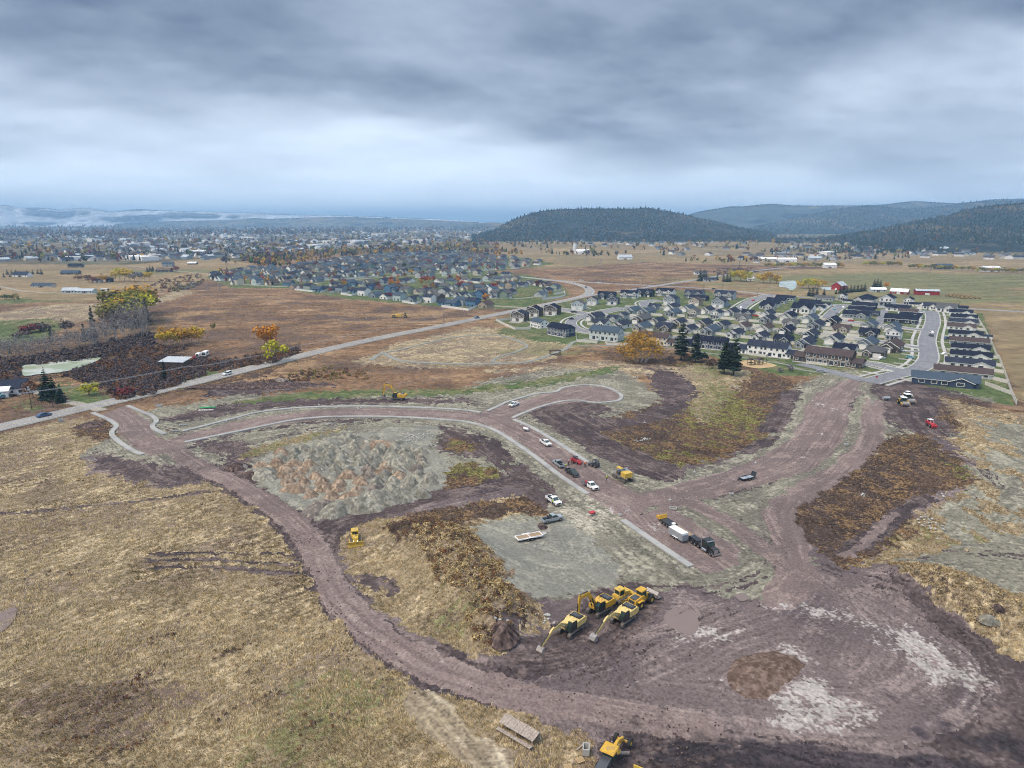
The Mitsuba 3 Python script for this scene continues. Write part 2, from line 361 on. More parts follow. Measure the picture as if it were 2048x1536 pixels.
area(STRAW, [(820, 1390), (880, 1380), (960, 1400), (1050, 1420), (1130, 1460), (1180, 1480), (1200, 1540), (1300, 1900), (600, 1900)])
area(STRAW, [(-1500, 890), (0, 866), (140, 835), (195, 842), (200, 880), (160, 915), (190, 950), (330, 975), (430, 965), (560, 1015), (600, 1070), (618, 1130), (650, 1210), (720, 1300), (850, 1385), (900, 1420), (900, 2300), (-3000, 2300)])
area(SCRUB, [(150, 845), (215, 838), (235, 870), (200, 880), (150, 870)])
stroke(MUD, [(300, 1106), (440, 1104), (590, 1108)], 1.2, gaps=.38, ragged=.6)
stroke(MUD, [(296, 1119), (440, 1118), (592, 1128)], 1.5, gaps=.30, ragged=.6)
stroke(MUD, [(300, 1134), (440, 1133), (592, 1147)], 1.7, gaps=.28, ragged=.6)
stroke(MUD, [(-80, 1032), (100, 1018), (280, 1000), (420, 982), (480, 978)], 1.8)
stroke(GTRACK, [(845, 1400), (900, 1450), (960, 1510), (1010, 1580)], 6.0, ragged=.8)
# haul roads and tracks
ONROAD = None
stroke(MUD, [(640, 1062), (680, 1042), (760, 1018), (880, 992), (960, 980), (1020, 962), (1050, 950)], 7.5)
stroke(MUD, [(650, 1110), (672, 1066), (720, 1038), (800, 1020)], 5.5)
stroke(MUD, [(1020, 962), (1060, 978), (1100, 1008)], 5.0)
stroke(MUD, [(350, 905), (470, 868), (620, 845), (760, 838)], 4.0, gaps=.45)
stroke(MUD, [(1000, 1345), (1080, 1335), (1160, 1310), (1230, 1270)], 5.0, gaps=.4)
stroke(MUD, [(400, 936), (470, 968), (540, 1008), (592, 1050), (625, 1090), (645, 1134), (668, 1180), (702, 1222), (748, 1267), (815, 1312), (890, 1348), (985, 1380)], 8.8, ragged=.45, gaps=.40)
stroke(ROADBED, [(330, 893), (400, 933), (470, 965), (540, 1005), (592, 1047), (625, 1088), (645, 1132), (668, 1178), (702, 1220), (748, 1265), (815, 1310), (890, 1346), (985, 1378), (1100, 1405), (1250, 1430), (1400, 1450)], 6.8, ragged=.16)
# streets under construction: pink road base between the kerb strips
area(ROADBED, [(196, 828), (248, 812), (300, 843), (305, 866), (330, 878), (490, 838), (640, 818), (760, 815), (960, 824), (1020, 806), (1100, 785), (1130, 775), (1170, 770), (1215, 773), (1240, 785), (1238, 797), (1200, 802), (1150, 802), (1090, 812), (1026, 838), (1160, 910), (1180, 926), (1270, 985), (1290, 985), (1440, 940), (1500, 912), (1553, 883), (1580, 867), (1599, 840), (1611, 806), (1633, 784), (1670, 768), (1700, 758), (1735, 765), (1737, 781), (1703, 800), (1695, 840), (1685, 875), (1660, 904), (1620, 931), (1553, 952), (1500, 971), (1330, 1020), (1300, 1030), (1430, 1150), (1480, 1140), (1480, 1090), (1310, 1010), (1250, 1040), (1170, 985), (1050, 890), (985, 855), (940, 840), (760, 832), (640, 838), (500, 856), (380, 884), (340, 915), (300, 920), (285, 910), (240, 870), (225, 850)], k=.3)
area(ROADBED, [(1245, 1040), (1330, 1010), (1480, 1095), (1475, 1130), (1420, 1150), (1385, 1135)], k=.3)
stroke(ROADBED, [(1560, 1205), (1590, 1150), (1580, 1080), (1560, 1020), (1600, 980), (1680, 930), (1730, 890), (1745, 840), (1752, 800)], 8.0, ragged=.3)
stroke(ROADBED, [(1340, 985), (1450, 1040), (1560, 1120), (1620, 1160)], 6.0, ragged=.3)
stroke(GRADED, [(1755, 800), (1730, 770), (1790, 762)], 4.0)
stroke(GRADED, [(1110, 1010), (1180, 1050), (1260, 1120), (1330, 1170)], 5.0, ragged=.5)
stroke(MUD, [(1690, 1100), (1760, 1055), (1800, 1020), (1830, 1000), (1850, 992)], 5.0)
stroke(ROADBED, [(1690, 1110), (1740, 1070), (1790, 1020)], 2.2)
for l in [[(1000, 1378), (1150, 1345), (1290, 1290), (1420, 1235), (1560, 1190), (1600, 1150)], [(985, 1378), (1300, 1440), (1600, 1490), (1850, 1500), (1975, 1420), (1975, 1330), (1900, 1255), (1780, 1180), (1640, 1130)], [(1250, 1560), (1450, 1500), (1700, 1540), (2048, 1520), (2300, 1480)],
          [(1026, 838), (1100, 812), (1180, 786), (1215, 786)], [(300, 850), (420, 868), (520, 840), (640, 824), (760, 822), (930, 829), (990, 845), (1080, 890), (1180, 955), (1270, 1005)], [(225, 822), (265, 845), (300, 885)], [(1270, 1005), (1380, 985), (1490, 945), (1570, 900), (1630, 840), (1670, 790), (1715, 760)], [(1290, 1020), (1400, 995), (1510, 965), (1600, 920), (1670, 850), (1720, 775)], [(1270, 1005), (1340, 1070), (1430, 1130)],
          [(420, 900), (520, 880), (640, 855), (780, 842), (900, 850), (990, 885)], [(960, 1060), (1060, 1100), (1180, 1120)], [(1150, 1060), (1190, 1120), (1260, 1165), (1400, 1180), (1520, 1150), (1540, 1090), (1480, 1040)], [(1180, 880), (1250, 920), (1400, 920), (1520, 870)], [(1760, 800), (1800, 860), (1900, 900), (1990, 960), (1950, 1000)], [(1750, 1130), (1900, 1100), (2100, 1120), (2300, 1200)]]:
    TRACKLINES.append(curve(pts(l), 6))
base_lines = list(TRACKLINES)
for l in base_lines[-15:]:
    t_ = np.gradient(l, axis=0); t_ /= np.linalg.norm(t_, axis=1, keepdims=True) + 1e-9
    for o_ in (-1.1, 1.1):
        stroke(MUD, l + np.stack([-t_[:, 1], t_[:, 0]], 1) * o_, .8, only=[DIRT, GRADED], px=False, smooth=False, gaps=.47, ragged=.5)
TRACKLINES[:] = base_lines
# the washed-out chalky spill and the puddles are separate objects further down

# secondary blends carried in uv: u = greener / paler, v = darker / wetter
u_att, v_att = np.zeros(len(VX)), np.zeros(len(VX))


def tint(att, px, py, rx, ry, amt, rot=0.0):
    c = at(px, py)
    ca, sa = math.cos(math.radians(rot)), math.sin(math.radians(rot))
    lim = 3.2 * max(rx, ry)
    k = np.nonzero((abs(VX - c[0]) < lim) & (abs(VY - c[1]) < lim))[0]
    u = ((VX[k] - c[0]) * ca + (VY[k] - c[1]) * sa) / rx
    v = (-(VX[k] - c[0]) * sa + (VY[k] - c[1]) * ca) / ry
    att[k] += amt * np.exp(-0.5 * (u * u + v * v))


for q in [(1450, 780, 9, 40, .9), (1420, 820, 14, 26, .8), (1300, 890, 20, 16, .6), (1340, 925, 18, 8, .7), (1480, 735, 20, 14, .8), (940, 905, 10, 12, .8), (930, 945, 9, 8, .9), (1820, 880, 6, 8, .5), (1930, 945, 6, 8, 1), (1850, 1080, 10, 10, .5), (1960, 1060, 10, 8, .6),
          (300, 935, 6, 6, 1.1), (430, 965, 8, 4, .8), (640, 1420, 10, 14, .5), (560, 1500, 14, 10, .5), (820, 1090, 5, 5, .6), (930, 1220, 5, 6, .8), (870, 1270, 6, 4, .7), (1060, 705, 40, 10, .6), (860, 735, 70, 8, .6), (1120, 690, 30, 20, .7), (760, 1380, 8, 6, .5),
          (1750, 560, 300, 120, .9), (1900, 590, 160, 60, .7), (2010, 560, 200, 80, 1.0), (1720, 600, 160, 25, .9), (420, 540, 120, 50, .8), (250, 545, 200, 40, .6), (80, 580, 150, 60, .7), (2040, 700, 30, 60, .5), (1420, 520, 200, 60, .6), (1980, 650, 14, 40, .5),
          (660, 870, 20, 14, .9), (540, 905, 14, 8, .9)]:
    tint(u_att, *q)
for q in [(600, 640, 60, 24, .6), (480, 670, 50, 20, .6), (760, 640, 60, 16, .6), (560, 605, 60, 16, .7), (170, 630, 60, 20, .8), (650, 720, 40, 10, .6), (1050, 735, 60, 10, .6), (1350, 700, 40, 16, .5), (1650, 1040, 12, 10, .5), (150, 1400, 9, 4, .7), (215, 1450, 8, 3, .8), (250, 1390, 8, 3, .7), (180, 1480, 8, 3, .6),
          (330, 1385, 20, 4, .5), (60, 1050, 20, 6, .55), (300, 1050, 30, 4, .6), (1150, 700, 40, 10, .5), (1400, 590, 200, 20, .5), (1500, 505, 220, 25, .8), (440, 1290, 7, 3, .6), (500, 1420, 7, 3, .5), (100, 1180, 30, 3, .4)]:
    tint(v_att, *q)
# bare and muddy ground: u = metres from the nearest wheel track, v = paler (+) or wetter (-)
from scipy.spatial import cKDTree
wheel = np.isin(np.arange(len(VX)), np.unique(FACES[np.isin(cls, [MUD, DIRT, ROADBED, GRADED, GRAVEL, GTRACK])]))
w_att = np.zeros(len(VX))
for q in [(1400, 1272, 5, 3, .8), (1440, 1262, 5, 2, .6), (1600, 1215, 12, 1.6, .6), (1700, 1240, 8, 2, .6, -20), (1600, 1300, 6, 2, .6, -40), (1850, 1300, 4, 8, .8, 50), (1910, 1350, 4, 8, .9, 30), (1880, 1390, 5, 5, .6), (1620, 1400, 6, 3, 1.0), (1660, 1440, 9, 2.6, 1.3), (1750, 1480, 9, 1.8, 1.3, -10), (1700, 1425, 7, 2, 1.1), (1560, 1385, 5, 4, .5), (1590, 1310, 4, 2, .9, -50), (1640, 1375, 3, 2, .8), (1420, 1355, 3, 1.6, .5), (1090, 1237, 3, 1.6, .9), (1170, 1020, 7, 7, .8), (1190, 1045, 5, 6, .7), (1320, 1052, 3, 2.4, .9), (1655, 810, 1.2, 16, .7, 8), (1640, 860, 1.2, 9, .6, 20), (1600, 905, 4, 2, .4), (1450, 950, 12, 2, .4), (760, 870, 20, 14, .4), (700, 985, 10, 6, .4),
          (1150, 1330, 10, 5, -.3), (1300, 1430, 16, 4, -.3), (1450, 1420, 10, 3, -.25), (1640, 1300, 7, 5, -.4), (1900, 1460, 16, 8, -.6), (1700, 1530, 24, 5, -.7), (1450, 1500, 18, 4, -.45), (1370, 1240, 8, 4, -.4), (1800, 1420, 7, 4, -.6), (1500, 1340, 5, 4, -.6), (1230, 960, 10, 6, -.3), (1200, 880, 10, 8, -.5), (450, 925, 14, 10, -.5), (760, 1035, 16, 5, -.4)]:
    tint(w_att, *q)
TP, TN = [], []
for C in TRACKLINES:
    L = np.concatenate([[0], np.cumsum(np.linalg.norm(np.diff(C, axis=0), axis=1))])
    t = np.arange(0, L[-1], .6)
    c = np.stack([np.interp(t, L, C[:, 0]), np.interp(t, L, C[:, 1])], 1); g = np.gradient(c, axis=0); g /= np.linalg.norm(g, axis=1, keepdims=True) + 1e-9
    TP.append(c); TN.append(np.stack([-g[:, 1], g[:, 0]], 1))
TP, TN = np.vstack(TP), np.vstack(TN)
k = np.nonzero(wheel)[0]
_, near = cKDTree(TP).query(np.stack([VX[k], VY[k]], 1))
track_d = np.zeros(len(VX)); track_d[k] = ((VX[k] - TP[near, 0]) * TN[near, 0] + (VY[k] - TP[near, 1]) * TN[near, 1])

# small relief by kind of ground (only downwards, so that kerbs and streets stay proud)
DEPTH = {MEADOW: .35, STRAW: .30, SCRUB: .45, MUD: .38, DIRT: .16, ROADBED: .07, GRADED: .26, LAWN: .05, GRAVEL: .22, FARM: .1, TOWN: .1, GTRACK: .2}
amp = np.zeros(len(VX)); cnt = np.zeros(len(VX))
fa = np.array([DEPTH[k] for k in range(12)])[cls]
for k in range(3):
    np.add.at(amp, FACES[:, k], fa); np.add.at(cnt, FACES[:, k], 1)
amp = amp / np.maximum(cnt, 1)
rough = 0.55 * nz(VX, VY, 2.6, 41, 3) + 0.45 * np.where(wheel, nz(track_d + 3 * nz(VX, VY, 12, 3), (VX + VY) * .06, .9, 45, 3), nz(VX * .35, VY * 1.0 + VX * .25, 1.0, 43, 3))
fade = np.clip(1.6 - VY / 420, 0, 1)
VZ = ground_z(VX, VY) - amp * fade * rough * 1.5 - np.clip((VY - 900) / 3000, 0, 1) * 1.0
tri = np.stack([VX, VY, VZ], 1)
fn = np.cross(tri[FACES[:, 1]] - tri[FACES[:, 0]], tri[FACES[:, 2]] - tri[FACES[:, 0]])
VN = np.zeros_like(tri)
for k in range(3):
    np.add.at(VN, FACES[:, k], fn)
VN /= np.linalg.norm(VN, axis=1, keepdims=True)


# ---------------------------------------------------------------- earth materials
def soil(base, alt, third, green, dark, s1, s2, grain=.5, gscale=3.0, streak=None, s3=0.6, track=0.0, pt=2.4):
    """Earth: two patch scales and a grain; uv carries two soft coverages (or, with track, the metres from a wheel track and paler / wetter)."""
    def fn(p, n, uv):
        x, y = p.x, p.y
        a = fbm(x / s1, y / s1, 0.0, 4)
        b = fbm(x / s2 + 31.0, y / s2 + 7.0, 0.0, 4)
        e = fbm(x / s3 + 3.0, y / s3, 0.0, 3)
        h = fbm(x / pt + 11.0, y / pt + 5.0, 2.0, 4)
        if streak:
            sx, sy, ang = streak
            ca, sa = math.cos(ang), math.sin(ang)
            w = fbm((x * ca + y * sa) / sx + 2.0 * a, (y * ca - x * sa) / sy + 3.0 * b, 3.0, 4)
            e = 0.4 * e + 0.6 * w
            h = 0.45 * h + 0.55 * w
        f0 = noise(x * 2.2, y * 2.2, 9.0)
        if track:
            w = fbm(uv.x / 0.75 + 4.5 * fbm(x / 16, y / 16, 0.0, 2), (x + y) / 22.0, 1.0, 4)
            o = 6.0 * fbm(x / 30, y / 30, 2.0, 2)
            w = .65 * w + .35 * fbm((x * dr.cos(o) + y * dr.sin(o)) / .8, (y * dr.cos(o) - x * dr.sin(o)) / 14.0, 6.0, 3)
            q = fbm(uv.x / 2.6 + 2.0 * a, (x - y) / 60.0, 4.0, 3)
            e = (1 - track) * e + track * w
            h = .62 * h + .26 * w + .12 * q
            b = (1 - .5 * track) * b + .5 * track * q
        c = mix(base, alt, smoothstep(.40, .60, a * .5 + e * .5))
        c = mix(c, third, smoothstep(.47, .63, b * .55 + e * .45))
        if track:
            c = mix(c, green, smoothstep(.44, .84, uv.y * .62 + (h - .5) * 1.7 + (f0 - .5) * .7 + .02))
            c = mix(c, dark, smoothstep(.46, .74, -uv.y * .75 + (h - .5) * 1.3 + .06))
        else:
            c = mix(c, green, smoothstep(.42, .68, uv.x * .62 + (h - .5) * 1.5) * .85)
            c = mix(c, dark, smoothstep(.42, .70, uv.y * .62 + (h - .5) * 1.4) * .85)
        f = noise(x * gscale, y * gscale, 5.0)
        return c * dr.maximum(1.0 + grain * ((f - .5) * .55 + (e - .5) * 1.9), .3)
    return proc(fn)


GM = [
    matte('meadow_soil', soil((.205, .128, .08), (.27, .18, .11), (.115, .08, .064), (.15, .14, .065), (.085, .064, .064), 60, 22, .9, .6, (26, 4.0, .12), 3.0, pt=14)),
    matte('dry_grass_soil', soil((.27, .215, .14), (.20, .155, .12), (.34, .275, .18), (.13, .14, .06), (.12, .085, .08), 17, 6, 1.1, 2.6, (2.6, .8, .8), .8)),
    matte('scrub_soil', soil((.115, .078, .058), (.075, .056, .05), (.17, .11, .06), (.17, .165, .055), (.06, .045, .045), 14, 4, .95, 2.8, None, .55)),
    matte('mud_soil', soil((.088, .068, .068), (.062, .049, .052), (.135, .105, .10), (.24, .21, .19), (.04, .034, .038), 11, 4, 1.0, 2.4, None, .7, .6)),
    matte('yard_soil', soil((.155, .122, .120), (.108, .086, .090), (.20, .160, .152), (.34, .312, .297), (.062, .051, .057), 15, 5, .85, 3.0, None, .5, .6)),
    matte('road_soil', soil((.195, .15, .142), (.155, .12, .115), (.235, .185, .17), (.40, .37, .36), (.10, .08, .078), 16, 4, .7, 3.0, None, .4, .65)),
    matte('graded_soil_matter', soil((.20, .19, .15), (.145, .135, .112), (.26, .245, .195), (.36, .33, .27), (.09, .075, .068), 16, 5, 1.0, 2.2, None, .8, .55)),
    matte('lawn_soil', soil((.105, .135, .06), (.17, .155, .085), (.075, .105, .045), (.07, .115, .04), (.12, .10, .07), 22, 7, .6, 1.0, None, 2.0)),
    matte('gravel_soil', soil((.225, .22, .19), (.185, .182, .162), (.265, .255, .215), (.34, .32, .26), (.12, .11, .10), 12, 4, .6, 2.5, None, .5, .5)),
    matte('farm_soil', soil((.235, .175, .105), (.20, .16, .095), (.28, .205, .12), (.15, .155, .08), (.11, .09, .08), 170, 60, .5, .3, (120, 8, .22), 9.0, pt=60)),
    matte('town_soil', soil((.14, .115, .075), (.09, .095, .06), (.18, .14, .09), (.09, .1, .05), (.1, .08, .07), 300, 90, .5, .1, None, 40.0)),
    matte('track_soil', soil((.29, .235, .165), (.21, .165, .12), (.36, .305, .225), (.42, .37, .29), (.13, .11, .07), 7, 2.5, 1.1, 2.6, None, .6, .7)),
]
uvs = np.stack([np.clip(u_att, 0, 1.3), np.clip(v_att, 0, 1.3)], 1)
uvw = np.stack([track_d, np.clip(w_att, -1.2, 1.2)], 1)
for k in range(12):
    f = FACES[cls == k]
    if not len(f):
        continue
    used, inv = np.unique(f, return_inverse=True)
    name = meshkit.write_ply((tri[used], inv.reshape(-1, 3)), False, (uvw if k in (MUD, DIRT, ROADBED, GRADED, GRAVEL, GTRACK) else uvs)[used], None, normals=VN[used])
    scene[NAMES[k]] = {'type': 'ply', 'filename': name, 'face_normals': False, 'bsdf': {'type': 'ref', 'id': GM[k]}}
    labels[NAMES[k]] = {'kind': 'structure'}

_T = None
def hz(x, y):
    """Height of the ground without its small relief."""
    return float(ground_z(x, y))
# ---------------------------------------------------------------- streets, pavements, kerbs
def ribbon(C, width, z=0.05, thick=0.3, crown=0.0, w2=None):
    """A slab that follows a ground curve, standing z above the ground, its sides going down into it; uv = (metres across from the middle, metres along)."""
    C = np.asarray(C, float)
    t = np.gradient(C, axis=0); t /= np.linalg.norm(t, axis=1, keepdims=True) + 1e-9
    nrm = np.stack([-t[:, 1], t[:, 0]], 1)
    L = np.concatenate([[0], np.cumsum(np.linalg.norm(np.diff(C, axis=0), axis=1))])
    w = np.broadcast_to(width, len(C)) / 2
    cols = [(-1, -thick), (-1, 0), (0, crown), (1, 0), (1, -thick)]
    v, uv = [], []
    for sx, dz in cols:
        p = C + nrm * (w * sx)[:, None]
        v.append(np.column_stack([p, ground_z(C[:, 0], C[:, 1]) + z + dz])); uv.append(np.column_stack([w * sx, L]))
    v, uv = np.stack(v, 1), np.stack(uv, 1)
    n, k = v.shape[:2]
    i = np.arange(n * k).reshape(n, k)
    f = np.stack([i[:-1, :-1], i[:-1, 1:], i[1:, 1:], i[1:, :-1]], -1).reshape(-1, 4)
    v, uv = v.reshape(-1, 3), uv.reshape(-1, 2)
    caps = np.array([[i[0, 0], i[0, 1], i[0, 3], i[0, 4]], [i[-1, 0], i[-1, 1], i[-1, 3], i[-1, 4]]])
    return v, np.vstack([f, caps]), uv


def ribbons(lines, z, thick=0.3, crown=0.0):
    V, Fs, U, n = [], [], [], 0
    for C, w in lines:
        v, f, u = ribbon(C, w, z, thick, crown)
        V.append(v); Fs.append(f + n); U.append(u); n += len(v)
    return np.vstack(V), np.vstack(Fs), np.vstack(U)


def lay(key, lines, bsdf, z, thick=0.3, crown=0.0):
    v, f, u = ribbons(lines, z, thick, crown)
    scene[key] = mikit.ply((v, f), bsdf, uv=u)
    labels[key] = {'kind': 'structure'}


def asphalt(base, worn, edge):
    def fn(p, n, uv):
        a = fbm(p.x / 14, p.y / 14, 0, 4)
        b = fbm(p.x / 1.5, p.y / 1.5, 0, 3)
        track = dr.exp(-dr.square((dr.abs(uv.x) - 1.7) / 0.55))
        c = mix(base, worn, smoothstep(.35, .7, a * .6 + b * .4) * .6 + track * .35)
        c = mix(c, edge, smoothstep(.56, .7, fbm(p.x / 5 + 9, p.y / 5, 0, 3)) * .5)
        return c * (.8 + .4 * noise(p.x * 2.5, p.y * 2.5))
    return proc(fn)


def concrete(base, dark, joint=3.0):
    def fn(p, n, uv):
        a = fbm(p.x / 4, p.y / 4, 0, 4)
        c = mix(base, dark, smoothstep(.4, .75, a))
        k = dr.abs(uv.y / joint - dr.floor(uv.y / joint) - .5)
        return mix(c, mi.Color3f(dark) * .8, smoothstep(.485, .497, k) * .6)
    return proc(fn)


matte('old_asphalt', asphalt((.27, .265, .27), (.33, .325, .32), (.22, .215, .22)))
matte('new_asphalt', asphalt((.20, .205, .225), (.25, .25, .265), (.17, .175, .195)))
matte('pale_concrete', concrete((.46, .45, .43), (.38, .37, .36)))
matte('kerb_concrete', concrete((.36, .36, .35), (.29, .29, .285), 3.0))
matte('old_path', asphalt((.24, .25, .23), (.29, .29, .27), (.19, .2, .18)))
matte('farm_track', asphalt((.30, .28, .24), (.34, .31, .27), (.24, .2, .16)))
matte('line_white', (.72, .72, .68)); matte('line_yellow', (.55, .42, .10))

MAIN = curve(pts([(-500, 985), (-200, 905), (-60, 868), (0, 853), (70, 837), (137, 821), (210, 804.5), (290, 787), (372, 768), (455, 749), (530, 732.5), (600, 717), (700, 695), (807, 671.5), (880, 655.5), (954, 639), (1046, 619), (1100, 607.5), (1149, 597), (1172, 590.5), (1180, 583.5), (1175, 576), (1163, 571), (1143, 566), (1110, 561), (1064, 556), (1020, 552)]), 10)
BRANCH = curve(pts([(1168, 593.5), (1200, 588), (1270, 578.5), (1330, 569), (1391, 559.5), (1440, 552), (1500, 543), (1560, 536), (1640, 527)]), 8)
BACKROAD = curve(pts([(1085, 560), (1150, 563), (1215, 567), (1296, 570.5), (1400, 576.5), (1470, 582), (1540, 589.5), (1600, 594), (1700, 601), (1800, 608), (1900, 615), (1950, 618), (2048, 624), (2300, 640)]), 8)
lay('main_road', [(MAIN, 9.0)], 'old_asphalt', 0.10, crown=.06)
lay('gravel_shoulder', [(MAIN, 11.0)], 'farm_track', 0.04)
lay('country_road', [(BRANCH, 8.0), (BACKROAD, 7.5)], 'old_asphalt', 0.08)
lines = []
for off, key in ((0.0, 'line_yellow'), (3.9, 'line_white'), (-3.9, 'line_white')):
    t = np.gradient(MAIN, axis=0); t /= np.linalg.norm(t, axis=1, keepdims=True)
    lines.append((MAIN + np.stack([-t[:, 1], t[:, 0]], 1) * off, key))
lay('centre_line', [(lines[0][0], 0.22)], 'line_yellow', 0.172, .02)
lay('edge_line', [(lines[1][0], 0.16), (lines[2][0], 0.16)], 'line_white', 0.123, .015)

STREETS = {
    'boulevard': ([(1862, 622), (1865, 631), (1865, 647), (1859, 663), (1854, 682), (1856, 698), (1857.5, 710), (1855, 722), (1842, 735), (1818, 744.5), (1783, 752.5), (1757, 759.5), (1738, 765)], 9.6),
    'front': ([(1800, 742), (1750, 730), (1721, 726), (1650, 714.5), (1588, 704.5), (1472, 688.5), (1400, 680.5), (1300, 672.5), (1200, 667), (1160, 661), (1142, 650), (1150, 639), (1185, 629), (1220, 621.5), (1250, 616)], 8.0),
    'loop': ([(1294, 615), (1287, 607), (1298, 602.5), (1322, 601.5)], 8.0),
    'diagonal': ([(1474, 626), (1484, 614), (1506, 601), (1525, 595), (1545, 589.5)], 9.0),
    'north': ([(1652, 639), (1670, 621), (1685, 611)], 9.0),
    'alley_east': ([(1757, 648), (1763, 634), (1770, 619)], 6.0),
    'alley_west': ([(1562, 633), (1585, 620), (1612, 604)], 6.0),
    'middle': ([(1185, 629), (1250, 634.5), (1382, 646), (1499, 655), (1626, 667), (1700, 676), (1773, 685), (1852, 698)], 7.0),
    'upper': ([(1250, 613), (1300, 614.5), (1352, 618), (1462, 626.5), (1553, 632), (1653, 639), (1744, 648.5), (1856, 662)], 7.0),
    'top': ([(1661, 610), (1722, 612), (1780, 615.5), (1830, 622), (1860, 626)], 7.0),
    'entrance': ([(1058, 617), (1090, 617), (1119, 619), (1148, 624), (1178, 630)], 8.0),
    'court': ([(1600, 729), (1648, 741), (1690, 751), (1722, 760)], 7.0),
    'driveway': ([(1770, 702), (1852, 704)], 4.0),
}
SC = {k: (curve(pts(l), 8), w) for k, (l, w) in STREETS.items()}
lay('street', list(SC.values()), 'new_asphalt', 0.16)


def offset(C, d):
    t = np.gradient(C, axis=0); t /= np.linalg.norm(t, axis=1, keepdims=True) + 1e-9
    return C + np.stack([-t[:, 1], t[:, 0]], 1) * d


side = []
for k, (C, w) in SC.items():
    if k in ('alley_east', 'alley_west', 'driveway', 'court'):
        continue
    others = shapely.union_all([shapely.LineString(c).buffer(ww / 2 + .3) for kk, (c, ww) in SC.items() if kk != k])
    for d, ww in ((w / 2 + 0.25, 0.7), (-w / 2 - 0.25, 0.7), (w / 2 + 3.6, 1.7), (-w / 2 - 3.6, 1.7)):
        if k in ('middle', 'upper', 'top') and abs(d) > w / 2 + 2:
            d = np.sign(d) * (w / 2 + 1.9)
        o = offset(C, d)
        g = shapely.LineString(o).difference(others)
        for l in getattr(g, 'geoms', [g]):
            c = np.array(l.coords)
            if len(c) > 2:
                side.append((c, ww))
# cross links of the wide verge beside the boulevard
bc, bw = SC['boulevard']
for q in np.linspace(.08, .86, 13):
    i = int(q * (len(bc) - 2)); t = bc[i + 1] - bc[i]; t /= np.linalg.norm(t); n_ = np.array([-t[1], t[0]])
    for sg in (1, -1):
        if sg > 0 and int(q * 100) % 2:
            continue
        a_ = bc[i] + n_ * sg * (bw / 2 + .5); b_ = bc[i] + n_ * sg * (bw / 2 + 9.0)
        side.append((np.linspace(a_, b_, 4), 1.5))
lay('pavement', side, 'pale_concrete', 0.22)

TRAIL = [
    ([(762, 711.5), (800, 704.5), (850, 692), (908, 678.5), (960, 673.5), (1003, 674.5), (1030, 682), (1050, 690.5), (1052, 696), (1030, 705), (1005, 712), (987, 721), (990, 727), (1010, 729)], 2.0),
    ([(742, 724), (765, 712), (790, 722), (820, 727), (900, 730.5), (985, 730), (1040, 727.5), (1075, 718), (1107, 706), (1130, 698), (1140, 690), (1150, 684), (1175, 678)], 2.6),
    ([(1160, 692), (1260, 691), (1350, 697), (1395, 703), (1470, 712), (1530, 722), (1573, 730), (1600, 740), (1680, 752), (1722, 762)], 2.2),
]
lay('footpath', [(curve(pts(l), 6), w) for l, w in TRAIL], 'old_path', 0.06)
TRACKS = [
    ([(205, 820), (180, 812), (150, 804), (112, 797), (95, 785), (60, 779), (30, 780)], 4.5),
    ([(-60, 566), (0, 573), (50, 583), (120, 587), (200, 590), (300, 593), (330, 590)], 5.0),
    ([(1060, 617), (1010, 614), (960, 611), (900, 600), (840, 595)], 6.5),
    ([(480, 569), (560, 574), (600, 573), (640, 566)], 6.0),
    ([(900, 600), (960, 597), (1040, 597), (1080, 592)], 5.0),
    ([(690, 561), (780, 553.5), (900, 546), (1000, 539), (1060, 533)], 5.0),
    ([(250, 531), (420, 548), (520, 552)], 4.0),
    ([(1640, 527), (1720, 516), (1800, 512)], 6.0),
    ([(1040, 640), (1110, 660)], 3.0),
]
lay('farm_road', [(curve(pts(l), 6), w) for l, w in TRACKS], 'farm_track', 0.05)

KERBS = [
    [(184.6, 824), (205, 833), (220, 840), (232, 849.5), (230, 856), (224, 863), (226, 872), (246, 889), (287, 914)],
    [(254.6, 810), (284, 823), (304, 831), (313, 841), (307, 848), (305, 853), (311, 859), (330, 868)],
    [(364, 862), (400, 853.5), (461, 838), (520, 824), (600, 815.5), (680, 813), (752, 813), (857, 816), (927, 820), (962, 825)],
    [(369, 885), (400, 878), (478, 862), (581, 841), (632, 835.5), (664, 833.5), (752, 833), (839, 836), (921, 842.5), (963, 851), (1000, 866), (1065, 910), (1122, 952.6), (1175, 988)],
    [(974, 822), (1000, 811), (1017, 803), (1073, 787.5), (1104, 784.5), (1116, 781.5), (1124, 776), (1150, 771), (1184, 769), (1215, 773), (1238, 782), (1243, 789.5), (1235, 796.5), (1207, 801.5), (1184, 802.5), (1155, 799.5), (1122, 802.5), (1079, 814), (1042, 828), (1025, 836)],
    [(1027, 839), (1053, 850), (1093, 871.5), (1175, 924)],
    [(1246, 1040), (1305, 1081), (1382, 1132.6)],
]
for i, l in enumerate(KERBS):
    C = curve(pts(l), 8)
    C = np.vstack([C]) if len(l) > 4 else np.array([C[0] + (C[-1] - C[0]) * t for t in np.linspace(0, 1, 40)]) if len(l) == 2 else C
    k = 'kerb_strip' if i == 0 else f'kerb_strip_{i:03d}'
    USED.add(k)
    v, f, u = ribbon(C, 1.75 if i != 4 else 1.6, 0.16, 0.7)
    scene[k] = mikit.ply((v, f), 'kerb_concrete', uv=u)
    labels[k] = {'kind': 'structure'}

